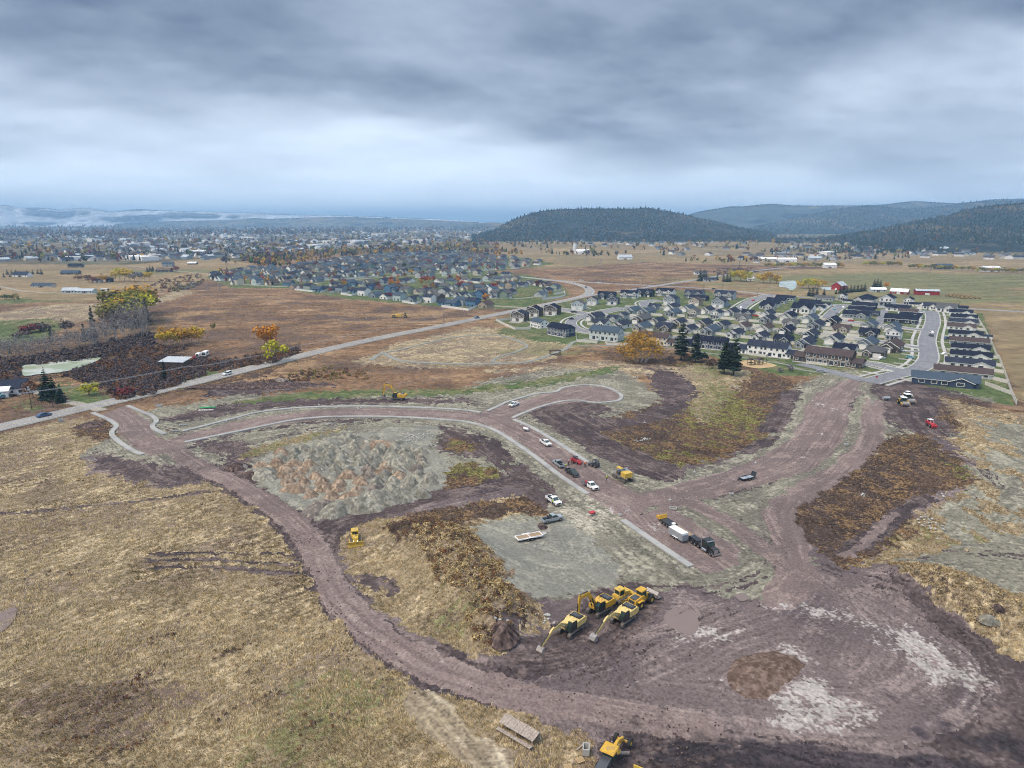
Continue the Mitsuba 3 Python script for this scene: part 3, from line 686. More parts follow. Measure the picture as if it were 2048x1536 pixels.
# ---------------------------------------------------------------- pond water
def sheet(key, poly, bsdf, z, ragged=0.5, kind='structure', px=True, n=10):
    P = curve(np.vstack([pts(poly) if px else poly, (pts(poly) if px else np.asarray(poly))[:1]]), n)
    k = (nz(P[:, 0], P[:, 1], 3.0, 17) - .5) * 2 * ragged
    P = P + np.stack([k, np.roll(k, 7)], 1)
    g = shapely.Polygon(P).buffer(0)
    g = max(getattr(g, 'geoms', [g]), key=lambda q: q.area)
    v, f = trimesh.creation.triangulate_polygon(g, engine='earcut')
    scene[key] = mikit.ply((np.column_stack([v, ground_z(v[:, 0], v[:, 1]) + z]), f), bsdf)
    if kind:
        labels[key] = {'kind': kind}


scene['pond_surface'] = {'type': 'twosided', 'bsdf': {'type': 'roughplastic', 'diffuse_reflectance': {'type': 'proc', **{k: v for k, v in proc(lambda p, n, uv: mix((.34, .40, .26), (.55, .58, .52), smoothstep(.35, .65, fbm(p.x / 9, p.y / 5, 0, 3)))).items() if k != 'type'}}, 'alpha': 0.04}}  # pale tones paint the sky reflection into the green pond colour
scene['puddle_surface'] = {'type': 'twosided', 'bsdf': {'type': 'roughplastic', 'diffuse_reflectance': rgb(.20, .15, .135), 'alpha': 0.05}}
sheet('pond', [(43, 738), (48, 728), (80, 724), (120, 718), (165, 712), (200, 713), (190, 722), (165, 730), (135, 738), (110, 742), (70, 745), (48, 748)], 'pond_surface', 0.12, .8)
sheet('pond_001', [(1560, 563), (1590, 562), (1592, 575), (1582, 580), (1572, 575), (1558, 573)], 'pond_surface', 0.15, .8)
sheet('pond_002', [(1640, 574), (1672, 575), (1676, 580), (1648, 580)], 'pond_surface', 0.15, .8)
sheet('puddle', [(1328, 1232), (1342, 1218), (1375, 1215), (1394, 1235), (1393, 1262), (1375, 1270), (1345, 1258), (1330, 1248)], 'puddle_surface', -0.10, .9)
sheet('puddle_001', [(1468, 1190), (1485, 1186), (1498, 1196), (1482, 1203)], 'puddle_surface', 0.02, .2)
sheet('puddle_002', [(-30, 1240), (20, 1215), (35, 1222), (15, 1255), (-30, 1275)], 'puddle_surface', -0.02, .3)
# ---------------------------------------------------------------- houses
def shingle(base):
    def fn(p, n, uv):
        a = fbm(p.x / 3, p.y / 3, p.z / 3, 3)
        return mi.Color3f(base) * (.78 + .3 * a + .16 * noise(p.x * 4, p.y * 4, p.z * 9))
    return proc(fn)


WALLS = dict(white=(.80, .80, .79), cream=(.60, .56, .46), beige=(.52, .48, .41), tan=(.40, .33, .26), grey=(.44, .46, .47), slate=(.26, .305, .35), blue=(.10, .20, .33), navy=(.055, .075, .12), black=(.045, .05, .06), brown=(.12, .10, .085), sage=(.32, .38, .33), green=(.20, .27, .22), red=(.30, .035, .035), teal=(.45, .53, .53), orange=(.42, .26, .17))
ROOFS = dict(charcoal=(.034, .040, .062), black=(.017, .020, .036), slate=(.062, .086, .118), brown=(.078, .060, .060), grey=(.095, .095, .10), tan=(.15, .115, .09), blue=(.07, .10, .15), silver=(.42, .46, .5), rust=(.17, .085, .07), white=(.7, .7, .7))
for k, c in WALLS.items():
    matte('wall_' + k, c)
for k, c in ROOFS.items():
    matte('roof_' + k, shingle(c))
mat('window_glass', (.035, .045, .06), .15, 0, .6)
matte('trim_white', (.72, .72, .70)); matte('garage_white', (.70, .70, .68)); matte('door_dark', (.07, .06, .06)); matte('porch_concrete', (.42, .41, .39))
matte('vinyl_fence', (.64, .62, .57)); matte('white_vinyl', (.72, .72, .70)); matte('dark_wood', (.09, .065, .05)); mat('steel_grey', (.35, .36, .38), .45, .6)


def gable_mesh(x0, x1, y0, y1, h, rise, axis='y', ov=.45, z0=0.0, t=.2):
    """(wall, roof): a box with two gables and a roof of two slabs whose ridge runs along the axis."""
    w, r = MB(), MB()
    if axis == 'x':
        a, b = gable_mesh(y0, y1, x0, x1, h, rise, 'y', ov, z0, t)
        for m in (a, b):
            for v in m.v:
                v[:, [0, 1]] = v[:, [1, 0]]
        return a, b
    m = (x0 + x1) / 2
    out = [(x0, z0), (x1, z0), (x1, h), (m, h + rise), (x0, h)]
    w.prism(out, y0, y1)
    sl = rise / (m - x0)
    for sg in (-1, 1):
        e = m + sg * ((m - x0) + ov)
        lo = h + rise - sl * abs(e - m)
        r.prism([(m, h + rise + .03), (e, lo + .03), (e, lo + .03 + t), (m, h + rise + .03 + t)], y0 - ov, y1 + ov)
    return w, r


def hip_mesh(x0, x1, y0, y1, h, rise, ov=.5, z0=0.0):
    w = MB().box(x0, x1, y0, y1, z0, h)
    r = MB()
    X0, X1, Y0, Y1 = x0 - ov, x1 + ov, y0 - ov, y1 + ov
    k = min(X1 - X0, Y1 - Y0) / 2
    if X1 - X0 > Y1 - Y0:
        a, b = (X0 + k, (Y0 + Y1) / 2), (X1 - k, (Y0 + Y1) / 2)
    else:
        a, b = ((X0 + X1) / 2, Y0 + k), ((X0 + X1) / 2, Y1 - k)
    v = [(X0, Y0, h), (X1, Y0, h), (X1, Y1, h), (X0, Y1, h), (X0, Y0, h + .18), (X1, Y0, h + .18), (X1, Y1, h + .18), (X0, Y1, h + .18), (*a, h + rise), (*b, h + rise)]
    if X1 - X0 > Y1 - Y0:
        f = [[4, 5, 9], [4, 9, 8], [5, 6, 9], [6, 7, 8], [6, 8, 9], [7, 4, 8]]
    else:
        f = [[4, 5, 8], [5, 6, 9], [5, 9, 8], [6, 7, 9], [7, 4, 8], [7, 8, 9]]
    r.add(v, f + [[0, 2, 1], [0, 3, 2], [0, 1, 5], [0, 5, 4], [1, 2, 6], [1, 6, 5], [2, 3, 7], [2, 7, 6], [3, 0, 4], [3, 4, 7]])
    return w, r


def join(*ms):
    o = MB()
    for m in ms:
        for v, f in zip(m.v, m.f):
            o.v.append(v); o.f.append(f); o.n = 0
    k = 0
    fs = []
    for v, f in zip(o.v, o.f):
        fs.append(f - f.min() + k if False else f)
    # faces of an MB already count from its own start
    out, base = MB(), 0
    for m in ms:
        if m.n:
            out.add(np.vstack(m.v), np.vstack(m.f))
    return out


def panel(x0, x1, z0, z1, y, side='s', d=.06):
    """A thin proud panel on a wall: side s faces -y, n +y, e +x, w -x (then x0..x1 run along y)."""
    m = MB()
    if side == 's':
        return m.box(x0, x1, y - d, y + .02, z0, z1)
    if side == 'n':
        return m.box(x0, x1, y - .02, y + d, z0, z1)
    if side == 'e':
        return m.box(y - .02, y + d, x0, x1, z0, z1)
    return m.box(y - d, y + .02, x0, x1, z0, z1)


def framed(x0, x1, z0, z1, y, side='s'):
    """(frame, pane) of a window."""
    e = .16
    f = [panel(x0 - e, x1 + e, z0 - e, z0, y, side, .09), panel(x0 - e, x1 + e, z1, z1 + e, y, side, .09), panel(x0 - e, x0, z0, z1, y, side, .09), panel(x1, x1 + e, z0, z1, y, side, .09)]
    return join(*f), panel(x0, x1, z0, z1, y, side, .04)


def bargeboard(x0, x1, y, h, rise, ov=.45):
    """White boards under the two edges of a gable that faces -y."""
    m = (x0 + x1) / 2; sl = rise / (m - x0); o = MB()
    for sg in (-1, 1):
        e = m + sg * ((m - x0) + ov); lo = h + rise - sl * abs(e - m)
        o.prism([(m, h + rise - .02), (e, lo - .02), (e, lo - .40), (m, h + rise - .40)], y - ov - .05, y - ov + .03)
    return o


STYLES = {}


def style(name, dims, parts):
    """parts: list of (part name, mesh, material or 'wall' / 'roof')."""
    STYLES[name] = (dims, [(n, mikit.ply(m.tm(), None), k) for n, m, k in parts])


def win(parts, *a, pane='window'):
    f, p = framed(*a)
    parts.append((pane, join(p), 'window_glass')); parts.append((pane + '__frame', f, 'trim_white'))


def make_styles():
    # a: cottage, garage in the front gable
    w, r = gable_mesh(-3.6, 3.6, -6, 6, 2.9, 2.3)
    w2, r2 = gable_mesh(-3.6, 1.2, -7.2, -5.8, 2.7, 1.6)
    p = [('wall', join(w, w2), 'wall'), ('roof', join(r, r2), 'roof'), ('garage_door', panel(-3.0, .6, .1, 2.3, -7.2), 'garage_white'), ('trim', join(bargeboard(-3.6, 1.2, -7.2, 2.7, 1.6), bargeboard(-3.6, 3.6, -6, 2.9, 2.3)), 'trim_white'), ('door', panel(1.9, 2.8, .1, 2.2, -6), 'door_dark')]
    win(p, -1, .6, 1.0, 2.2, 3.6, 'e'); win(p, 2.2, 3.6, 1.0, 2.2, 3.6, 'e')
    style('a', (7.2, 12), p)
    # p: cottage, porch front
    w, r = gable_mesh(-3.7, 3.7, -6, 6, 2.9, 2.2)
    w2, r2 = gable_mesh(-3.4, .4, -7.4, -5.6, 2.7, 1.3)
    posts = [('porch_post', MB().box(q, q + .2, -7.3, -7.1, 0, 2.5), 'trim_white') for q in (1.1, 3.3)]
    pr = MB().prism([(.5, 2.5), (3.9, 2.5), (3.9, 2.7), (.5, 2.7)], -7.6, -6.0)
    p = [('wall', join(w, w2), 'wall'), ('roof', join(r, r2, pr), 'roof'), ('trim', join(bargeboard(-3.4, .4, -7.4, 2.7, 1.3), bargeboard(-3.7, 3.7, -6, 2.9, 2.2)), 'trim_white'), ('door', panel(1.0, 1.9, .15, 2.25, -6), 'door_dark'), ('porch_floor', MB().box(.5, 3.8, -7.6, -6, 0, .15), 'porch_concrete')] + posts
    win(p, -2.4, -.7, .8, 2.2, -7.4, 's'); win(p, 2.3, 3.2, .8, 2.2, -6, 's'); win(p, 1, 2.6, 1.0, 2.2, 3.7, 'e')
    style('p', (7.4, 12), p)
    # x: ridge along the street, small front gable
    w, r = gable_mesh(-5.5, 5.5, -4.5, 4.5, 2.9, 2.6, 'x')
    w2, r2 = gable_mesh(-.8, 4.6, -5.6, -2, 2.8, 2.0)
    p = [('wall', join(w, w2), 'wall'), ('roof', join(r, r2), 'roof'), ('trim', bargeboard(-.8, 4.6, -5.6, 2.8, 2.0), 'trim_white'), ('door', panel(-2.2, -1.2, .1, 2.2, -4.5), 'door_dark')]
    win(p, -4.6, -3.0, .9, 2.2, -4.5, 's'); win(p, .6, 1.8, .9, 2.3, -5.6, 's'); win(p, 2.4, 3.6, .9, 2.3, -5.6, 's'); win(p, -1, 1, .9, 2.2, 5.5, 'e')
    style('x', (11, 9), p)
    # h: hipped cottage
    w, r = hip_mesh(-4.2, 4.2, -5.5, 5.5, 2.9, 2.4)
    w2, r2 = gable_mesh(-4.0, -.4, -6.8, -3, 2.7, 1.3)
    p = [('wall', join(w, w2), 'wall'), ('roof', join(r, r2), 'roof'), ('garage_door', panel(.2, 3.6, .1, 2.3, -5.5), 'garage_white'), ('trim', bargeboard(-4.0, -.4, -6.8, 2.7, 1.3), 'trim_white')]
    win(p, -3.1, -1.4, .9, 2.2, -6.8, 's'); win(p, -1, 1, .9, 2.2, 4.2, 'e')
    style('h', (8.4, 11), p)
    # 2: two storeys, gable to the front, low porch
    w, r = gable_mesh(-3.8, 3.8, -5, 5, 5.5, 2.2)
    pr = MB().prism([(-3.9, 2.7), (3.9, 2.7), (3.9, 2.9), (-3.9, 2.9)], -6.8, -5.0)
    p = [('wall', w, 'wall'), ('roof', join(r, pr), 'roof'), ('trim', join(bargeboard(-3.8, 3.8, -5, 5.5, 2.2), MB().box(-3.85, 3.85, -5.06, -4.98, 2.95, 3.15)), 'trim_white'), ('door', panel(-.4, .6, .1, 2.2, -5), 'door_dark')] + [('porch_post', MB().box(q, q + .2, -6.7, -6.5, 0, 2.7), 'trim_white') for q in (-3.7, -1.2, 1.1, 3.5)]
    for q in (-2.8, .0, 2.0):
        win(p, q, q + 1.0, 3.7, 4.9, -5, 's')
    win(p, -3.0, -1.4, .8, 2.2, -5, 's'); win(p, 1.6, 3.1, .8, 2.2, -5, 's'); win(p, -1, .4, 3.7, 4.9, 3.8, 'e'); win(p, -1, .4, .9, 2.2, 3.8, 'e')
    style('2', (7.6, 10), p)
    # d: wide two-storey duplex with garages below
    w, r = gable_mesh(-5, 5, -5, 5, 5.6, 2.6)
    w2, r2 = gable_mesh(-5.5, 5.5, -2, 5.5, 4.8, 1.8, 'x')
    p = [('wall', join(w, w2), 'wall'), ('roof', join(r, r2), 'roof'), ('trim', join(bargeboard(-5, 5, -5, 5.6, 2.6), MB().box(-5.06, 5.06, -5.07, -4.99, 2.75, 3.0), MB().box(-5.07, -4.85, -5.07, -4.9, 0, 5.6), MB().box(4.85, 5.07, -5.07, -4.9, 0, 5.6)), 'trim_white'), ('garage_door', panel(-4.3, -1.2, .1, 2.4, -5), 'garage_white'), ('garage_door', panel(1.2, 4.3, .1, 2.4, -5), 'garage_white')]
    for q in (-3.8, -1.8, .8, 2.8):
        win(p, q, q + 1.0, 3.7, 4.9, -5, 's')
    win(p, -2, -.6, 3.7, 4.9, 5.0, 'e')
    style('d', (10, 10), p)
    # t: townhouse row, two storeys with a low wing at each end, seen from its garden side
    w, r = gable_mesh(-11, 11, -4.6, 4.6, 5.5, 2.7, 'x')
    wl, rl = gable_mesh(-16, -11, -5.2, 3.2, 2.8, 1.9, 'x'); wr, rr = gable_mesh(11, 16, -5.2, 3.2, 2.8, 1.9, 'x')
    dorm = gable_mesh(-3, 3, -5.2, 0, 5.3, 1.5)
    p = [('wall', join(w, wl, wr), 'wall'), ('roof', join(r, rl, rr), 'roof'), ('trim', MB().box(-11.05, 11.05, -4.67, -4.59, 2.75, 2.95), 'trim_white'), *[('roof__vent', MB().box(q, q + .3, -1.7, -1.4, 7.2, 7.9), 'steel_grey') for q in (-8, -4.5, 3, 6.8)]]
    for q in (-10, -6.6, -3.4, -1.2, 2.2, 5.4, 8.6):
        win(p, q, q + 1.2, 3.6, 5.0, -4.6, 's')
    for q in (-9.6, -4.2, 1.2, 6.6):
        win(p, q, q + 1.8, .15, 2.3, -4.6, 's', ) if False else p.append(('patio_door', panel(q, q + 1.9, .15, 2.3, -4.6), 'window_glass'))
        p.append(('patio_door__frame', framed(q, q + 1.9, .2, 2.3, -4.6)[0], 'trim_white'))
        win(p, q + 2.7, q + 3.9, .9, 2.2, -4.6, 's')
    for q in (-15, 12):
        win(p, q, q + 1.2, .9, 2.2, -5.2, 's'); p.append(('patio_door', panel(q + 1.7, q + 3, .15, 2.3, -5.2), 'window_glass'))
    win(p, -3, -1.6, .9, 2.2, 16, 'e'); win(p, 0, 1.4, .9, 2.2, 16, 'e')
    p.append(('patio_fence', join(MB().box(-8.6, 1.2, -8.3, -8.2, 0, 1.6), MB().box(-8.7, -8.6, -8.3, -4.7, 0, 1.6), MB().box(1.2, 1.3, -8.3, -4.7, 0, 1.6), MB().box(-3.6, -3.5, -8.2, -4.7, 0, 1.5)), 'vinyl_fence'))
    p.append(('patio', MB().box(-16, 13, -7.2, -4.7, 0, .12), 'porch_concrete'))
    style('t', (32, 9.5), p)
    # s: short townhouse block of two storeys, no wings
    w, r = gable_mesh(-9, 9, -4.6, 4.6, 5.6, 2.6, 'x')
    p = [('wall', w, 'wall'), ('roof', r, 'roof'), ('trim', join(MB().box(-9.05, 9.05, -4.67, -4.59, 2.8, 3.0), MB().box(-9.06, -8.85, -4.68, -4.5, 0, 5.6), MB().box(8.85, 9.06, -4.68, -4.5, 0, 5.6), MB().box(9.0, 9.07, -4.6, 4.6, 2.8, 3.0)), 'trim_white')]
    for q in (-8, -5.4, -2.6, .6, 3.4, 6.4):
        win(p, q, q + 1.2, 3.6, 5.0, -4.6, 's')
    for q in (-7, -1.2, 4.6):
        p.append(('patio_door', panel(q, q + 1.9, .15, 2.3, -4.6), 'window_glass')); p.append(('patio_door__frame', framed(q, q + 1.9, .2, 2.3, -4.6)[0], 'trim_white')); win(p, q + 2.8, q + 4.0, .9, 2.2, -4.6, 's')
    win(p, -3, -1.6, 3.6, 5.0, 9, 'e'); win(p, 1, 2.4, 3.6, 5.0, 9, 'e'); win(p, -3, -1.6, .9, 2.2, 9, 'e')
    p.append(('patio', MB().box(-9, 9, -7.0, -4.7, 0, .12), 'porch_concrete'))
    style('s', (18, 9.2), p)
    # f: street face of a twin gabled townhouse block
    w, r = gable_mesh(-9, 9, -4.2, 4.6, 5.4, 2.6, 'x')
    g1, q1 = gable_mesh(-6.6, -2.2, -5.4, -1, 5.2, 1.7); g2, q2 = gable_mesh(3.2, 7.6, -5.4, -1, 5.2, 1.7)
    p = [('wall', join(w, g1, g2), 'wall'), ('roof', join(r, q1, q2, MB().prism([(-9, 2.6), (9, 2.6), (9, 2.8), (-9, 2.8)], -6.2, -4.2)), 'roof'), ('trim', join(bargeboard(-6.6, -2.2, -5.4, 5.2, 1.7), bargeboard(3.2, 7.6, -5.4, 5.2, 1.7)), 'trim_white')]
    for q in (-5.6, -3.9, 4.2, 5.9):
        win(p, q, q + 1.0, 3.4, 4.8, -5.4, 's')
    for q in (-8, -4.8, .2, 5.0):
        p.append(('garage_door', panel(q, q + 2.8, .1, 2.3, -5.42 if q not in (-8, .2) else -4.22), 'garage_white'))
    style('f', (18, 9), p)
    # e: long one-storey house, ridge east-west, side towards us, small gable on it
    w, r = gable_mesh(-9, 9, -4.6, 4.6, 2.9, 2.5, 'x')
    g, q = gable_mesh(1.0, 7.5, -5.4, 0, 2.9, 1.9)
    p = [('wall', join(w, g), 'wall'), ('roof', join(r, q), 'roof'), ('trim', join(bargeboard(1.0, 7.5, -5.4, 2.9, 1.9), MB().box(-9.4, 1.0, -5.12, -5.02, 2.55, 2.78)), 'trim_white'), ('porch_floor', MB().box(-11, -9, -2, 3, 0, .15), 'porch_concrete')]
    for u in (-7, -3.6, -.8):
        win(p, u, u + 1.4, .9, 2.2, -4.6, 's')
    win(p, 3.2, 5.0, .9, 2.3, -5.4, 's'); p.append(('garage_door', panel(-3.5, 1.5, .1, 2.4, -9, 'w'), 'garage_white'))
    style('e', (18, 9.2), p)
    # n: plain long house without the side gable
    w, r = gable_mesh(-9, 9, -4.6, 4.6, 2.9, 2.4, 'x')
    p = [('wall', w, 'wall'), ('roof', r, 'roof'), ('trim', MB().box(-9.4, 9.4, -5.12, -5.02, 2.55, 2.78), 'trim_white'), ('garage_door', panel(-3, 2, .1, 2.4, -9, 'w'), 'garage_white')]
    for u in (-7, -2.6, 3.2, 6.4):
        win(p, u, u + 1.4, .9, 2.2, -4.6, 's')
    style('n', (18, 9.2), p)


make_styles()


def depth_of(px, py):
    q = at(px, py)
    return q[1] * math.cos(PITCH) + H * math.sin(PITCH)


def ppm(px, py):
    return F / depth_of(px, py)


DRIVES = []


def house(name, st, x, y, rot, wall, roof, label, group, size=(1, 1, 1), skip=()):
    k = thing(name, label, 'house', group)
    dims, parts = STYLES[st]
    m = pose(x, y, hz(x, y) - .05, rot, size)
    c_, s_ = math.cos(rot), math.sin(rot)
    if st in 'aphxd2' and y < 900:
        u = {'a': -1.2, 'h': 1.9, 'd': 0}.get(st, 1.5) * size[0]
        w_ = {'a': 5.0, 'h': 5.0, 'd': 9}.get(st, 2.0)
        f = lambda q: (x + u * c_ - q * s_, y + u * s_ + q * c_)
        DRIVES.append((np.array([f(-5.9 * size[1]), f(-9), f(-12)]), w_))
    seen = {}
    for n, shape, material in parts:
        if n.split('__')[0] in skip:
            continue
        material = {'wall': 'wall_' + wall, 'roof': 'roof_' + roof}.get(material, material)
        shape = dict(shape, bsdf={'type': 'ref', 'id': material})
        if '__' in n:
            a, b = n.split('__')
            part(seen[a], b, shape, m)
        else:
            seen[n] = part(k, n, shape, m)
    return k


a_, b_ = at(1382, 646), at(1773, 685)
GRID = math.atan2(b_[1] - a_[1], b_[0] - a_[0])
ORD = ['first', 'second', 'third', 'fourth', 'fifth', 'sixth', 'seventh', 'eighth', 'ninth', 'tenth', 'eleventh', 'twelfth', 'thirteenth', 'fourteenth', 'fifteenth', 'sixteenth', 'seventeenth', 'eighteenth', 'nineteenth', 'twentieth'] + [f'number {k}' for k in range(21, 90)]
SHAPE = dict(a='cottage with garage gable', p='cottage with front porch', x='long gabled house', h='hip roofed house', d='wide two storey duplex', t='townhouse row', s='two storey townhouse block', f='twin gabled townhouse block', e='gabled ranch house', n='plain ranch house')
SHAPE['2'] = 'two storey house with porch'
ROWS = [
    ('the front row', 'cottages of the front row', 'cottage', [
        (1191, 641, 'a', 'slate', 'charcoal', 1.1), (1204, 653, 'x', 'white', 'charcoal', .9), (1228, 643, 'x', 'teal', 'charcoal', .8), (1246, 641, '2', 'grey', 'charcoal', .8), (1244, 657, 'p', 'white', 'charcoal', 1.05), (1285, 661, 'p', 'beige', 'slate', 1.05),
        (1332, 662, 'x', 'brown', 'charcoal', 1.0), (1379, 665, 'p', 'white', 'charcoal', .95), (1421, 668, 'p', 'slate', 'slate', 1.1), (1471, 674, 'p', 'white', 'charcoal', 1.0), (1522, 680, 'p', 'white', 'charcoal', 1.0), (1567, 686, 'x', 'navy', 'black', .9), (1611, 694, 'p', 'slate', 'charcoal', 1.1), (1690, 707, 'x', 'white', 'black', 1.0), (1749, 713, 'h', 'brown', 'grey', 1.15)]),
    ('the second row', 'cottages of the garage row', 'cottage', [
        (1284, 646, 'a', 'brown', 'grey', 1.15), (1316, 649, 'a', 'beige', 'charcoal', .95), (1358, 651, 'a', 'beige', 'charcoal', .95), (1408, 654, 'a', 'tan', 'charcoal', 1.05), (1445, 657, 'a', 'grey', 'charcoal', 1.0), (1487, 660, 'a', 'white', 'brown', 1.0), (1531, 663, 'a', 'white', 'brown', 1.0), (1574, 667, 'a', 'navy', 'black', 1.0), (1622, 676, 'a', 'navy', 'charcoal', 1.0), (1669, 686, 'a', 'white', 'charcoal', 1.1), (1736, 695, 'a', 'slate', 'slate', 1.15), (1784, 702, 'a', 'brown', 'brown', 1.25)]),
    ('the third row', 'cottages of the middle row', 'cottage', [
        (1267, 628, 'p', 'teal', 'slate', 1.1), (1295, 630, 'p', 'slate', 'slate', 1.1), (1347, 632, 'p', 'slate', 'slate', 1.05), (1388, 634, '2', 'beige', 'grey', .9), (1434, 637, '2', 'white', 'charcoal', .9), (1486, 642, 'x', 'grey', 'grey', .9), (1536, 645, 'p', 'slate', 'charcoal', 1.05), (1581, 652, 'x', 'grey', 'grey', .85), (1632, 657, 'p', 'slate', 'charcoal', 1.1), (1684, 664, 'x', 'tan', 'brown', .9), (1738, 673, 'x', 'black', 'black', .95), (1787, 679, '2', 'white', 'slate', 1.0)]),
    ('the fourth row', 'cottages of the back garage row', 'cottage', [
        (1309, 618.5, 'x', 'slate', 'charcoal', .8), (1345, 620.5, 'a', 'white', 'charcoal', 1.05), (1377, 623, 'a', 'white', 'slate', 1.0), (1415, 626.5, 'a', 'white', 'charcoal', 1.0), (1464, 630.5, 'a', 'grey', 'charcoal', 1.05), (1496, 631, 'x', 'slate', 'black', .8), (1536, 634, 'a', 'white', 'charcoal', 1.05), (1578, 640, 'a', 'white', 'black', 1.15), (1621, 644, 'a', 'teal', 'slate', 1.1), (1665, 650, 'a', 'black', 'black', 1.15), (1739, 657, 'a', 'slate', 'slate', 1.1), (1786, 662, 'a', 'grey', 'slate', 1.1)]),
    ('the two storey row', 'two storey houses below the country road', 'duplex', [
        (1185, 609.5, 'd', 'grey', 'charcoal', .85), (1157, 620, 'd', 'teal', 'grey', 1.0), (1226, 609, 'd', 'navy', 'charcoal', .9), (1342, 609.5, 'd', 'slate', 'charcoal', 1.05), (1391, 611.5, 'd', 'tan', 'brown', .9), (1439, 615, 'd', 'slate', 'charcoal', 1.05)]),
    ('the country road row', 'townhouse blocks along the country road', 'townhouse', [
        (1214, 599, 'f', 'navy', 'black', .9), (1259, 596.5, 'f', 'white', 'black', .9), (1290, 593.5, 'f', 'black', 'black', .9), (1331, 592.5, 'f', 'white', 'black', .95), (1389, 596.5, 'f', 'slate', 'charcoal', .95), (1398, 601, 'n', 'black', 'black', .9), (1450, 598.5, 'f', 'grey', 'charcoal', 1.0)]),
    ('the west corner cluster', 'houses west of the estate entrance', 'house', [
        (1039, 643.5, 'd', 'brown', 'charcoal', 1.0), (1068, 633.5, 'd', 'brown', 'black', 1.0), (1104, 630, 'd', 'brown', 'black', 1.05)]),
    ('the diagonal street block', 'duplexes beside the diagonal street', 'duplex', [
        (1553, 607, 'n', 'grey', 'black', .9), (1571, 601.5, 'n', 'grey', 'black', .9), (1536, 618.5, 'x', 'grey', 'black', 1.05), (1543, 612, 'n', 'grey', 'black', .8), (1620, 611.5, 'n', 'white', 'black', .95), (1607, 625.5, 'x', 'white', 'black', 1.4), (1648, 602, 'n', 'grey', 'grey', .9), (1646, 614, 'e', 'white', 'black', .7), (1634, 620, 'e', 'white', 'black', .75)]),
    ('the farm edge row', 'houses along the farm field edge', 'house', [
        (1685, 600.5, '2', 'white', 'black', .85), (1697, 606, 'n', 'white', 'black', .55), (1731, 608.5, 'h', 'white', 'black', 1.7), (1774, 612, '2', 'white', 'black', 1.35), (1817, 609.5, '2', 'white', 'black', .9), (1833, 613, 'n', 'white', 'black', .6), (1844, 617.5, 'a', 'cream', 'white', .8), (1862, 619, 'x', 'white', 'charcoal', 1.0), (1893, 624, 'x', 'white', 'grey', 1.25)]),
    ('the north-east block', 'black roofed duplexes of the north-east block', 'duplex', [
        (1713, 636.5, 'e', 'slate', 'black', 1.0), (1722, 626.5, 'n', 'black', 'black', 1.0), (1728, 617.5, 'n', 'black', 'black', 1.0), (1740, 631.5, 'n', 'black', 'charcoal', .7), (1802, 646, 'n', 'black', 'black', 1.15), (1796, 622.5, 'n', 'white', 'black', .95), (1816, 628, 'n', 'white', 'brown', .75), (1821, 637, 'e', 'white', 'black', .8)]),
]
for where, group, kind, rows in ROWS:
    for i, (px, py, st, wl, rf, sc) in enumerate(sorted(rows)):
        q = at(px, py - 1.0)
        rr = GRID + (.0 if st not in 'dfn' else .05)
        if 'west corner' in where or (px < 1260 and py < 625):
            rr = GRID + .35
        house(f'{wl}_house' if st in 'xhn' else f'{wl}_{kind}', st, q[0], q[1], rr, wl, rf, f'{wl} {SHAPE[st]}, {rf} roof, {ORD[i]} from left in {where}', group, (sc * 1.06, sc * 1.06, sc * 1.04 if st not in '2d' else sc))
# end-on duplex block and garden side town houses of the front
for nm, px, py, st, wl, rf, rot, sc, lab in [
    ('white_townhouse', 1079, 657, 's', 'white', 'slate', GRID - .38, .80, 'white townhouse block with blue slate roof, end gable turned to the trail meadow'),
    ('dark_townhouse', 1122, 673, 's', 'navy', 'black', GRID - .20, 1.0, 'dark navy townhouse block with white trim next to the park trail'),
    ('white_townhouse', 1213, 681, 's', 'teal', 'slate', GRID + .10, 1.12, 'pale townhouse block with teal roof behind the orange tree, left of it'),
    ('grey_townhouse', 1308, 688, 't', 'beige', 'brown', GRID + .10, .92, 'greige townhouse row with brown roof partly hidden by the round orange tree'),
    ('navy_townhouse', 1420, 697, 't', 'navy', 'black', GRID + .12, .92, 'navy blue townhouse row with white trim behind the dark pines'),
    ('white_townhouse', 1537, 711, 't', 'white', 'charcoal', GRID + .02, 1.02, 'bright white townhouse row with charcoal roof above the playground'),
    ('brown_townhouse', 1658, 729, 't', 'brown', 'brown', GRID + .0, 1.08, 'dark brown townhouse row beside the paved court'),
]:
    q = at(px, py - 2)
    house(nm, st, q[0], q[1], rot, wl, rf, lab, None, (sc, sc, sc * .95), skip=('patio_fence',) if nm in ('navy_townhouse', 'grey_townhouse') else ())
# the column along the east boundary
e0, e1 = at(1866, 640), at(1857, 712)
EAST = math.atan2(e1[1] - e0[1], e1[0] - e0[0]) + math.pi / 2
for i, (px, py, st, wl, rf, sc, rot) in enumerate([(1914, 623, 'n', 'grey', 'black', .85, 0), (1921, 631.5, 'e', 'white', 'black', .9, 0), (1927, 641.5, 'e', 'white', 'black', .95, .04), (1925, 651, 'e', 'white', 'charcoal', 1.0, 0), (1922, 661, 'e', 'white', 'brown', .95, -.03), (1930, 676, 'e', 'white', 'black', 1.05, 0), (1937, 690.5, 'n', 'slate', 'brown', 1.15, .03), (1940, 705, 'e', 'white', 'black', 1.05, 0), (1941, 719.5, 'e', 'white', 'black', 1.08, -.03), (1938, 735.5, 'e', 'white', 'charcoal', 1.2, 0), (1924, 752, 'n', 'grey', 'brown', 1.35, 0)]):
    q = at(px, py - 1.5)
    house(f'{wl}_ranch_house', st, q[0], q[1], EAST + rot, wl, rf, f'{wl} {SHAPE[st]}, {rf} roof, {ORD[i]} from the back by the east fence', 'ranch houses along the east boundary', (sc, sc * .70, .86))
q = at(1888, 768)
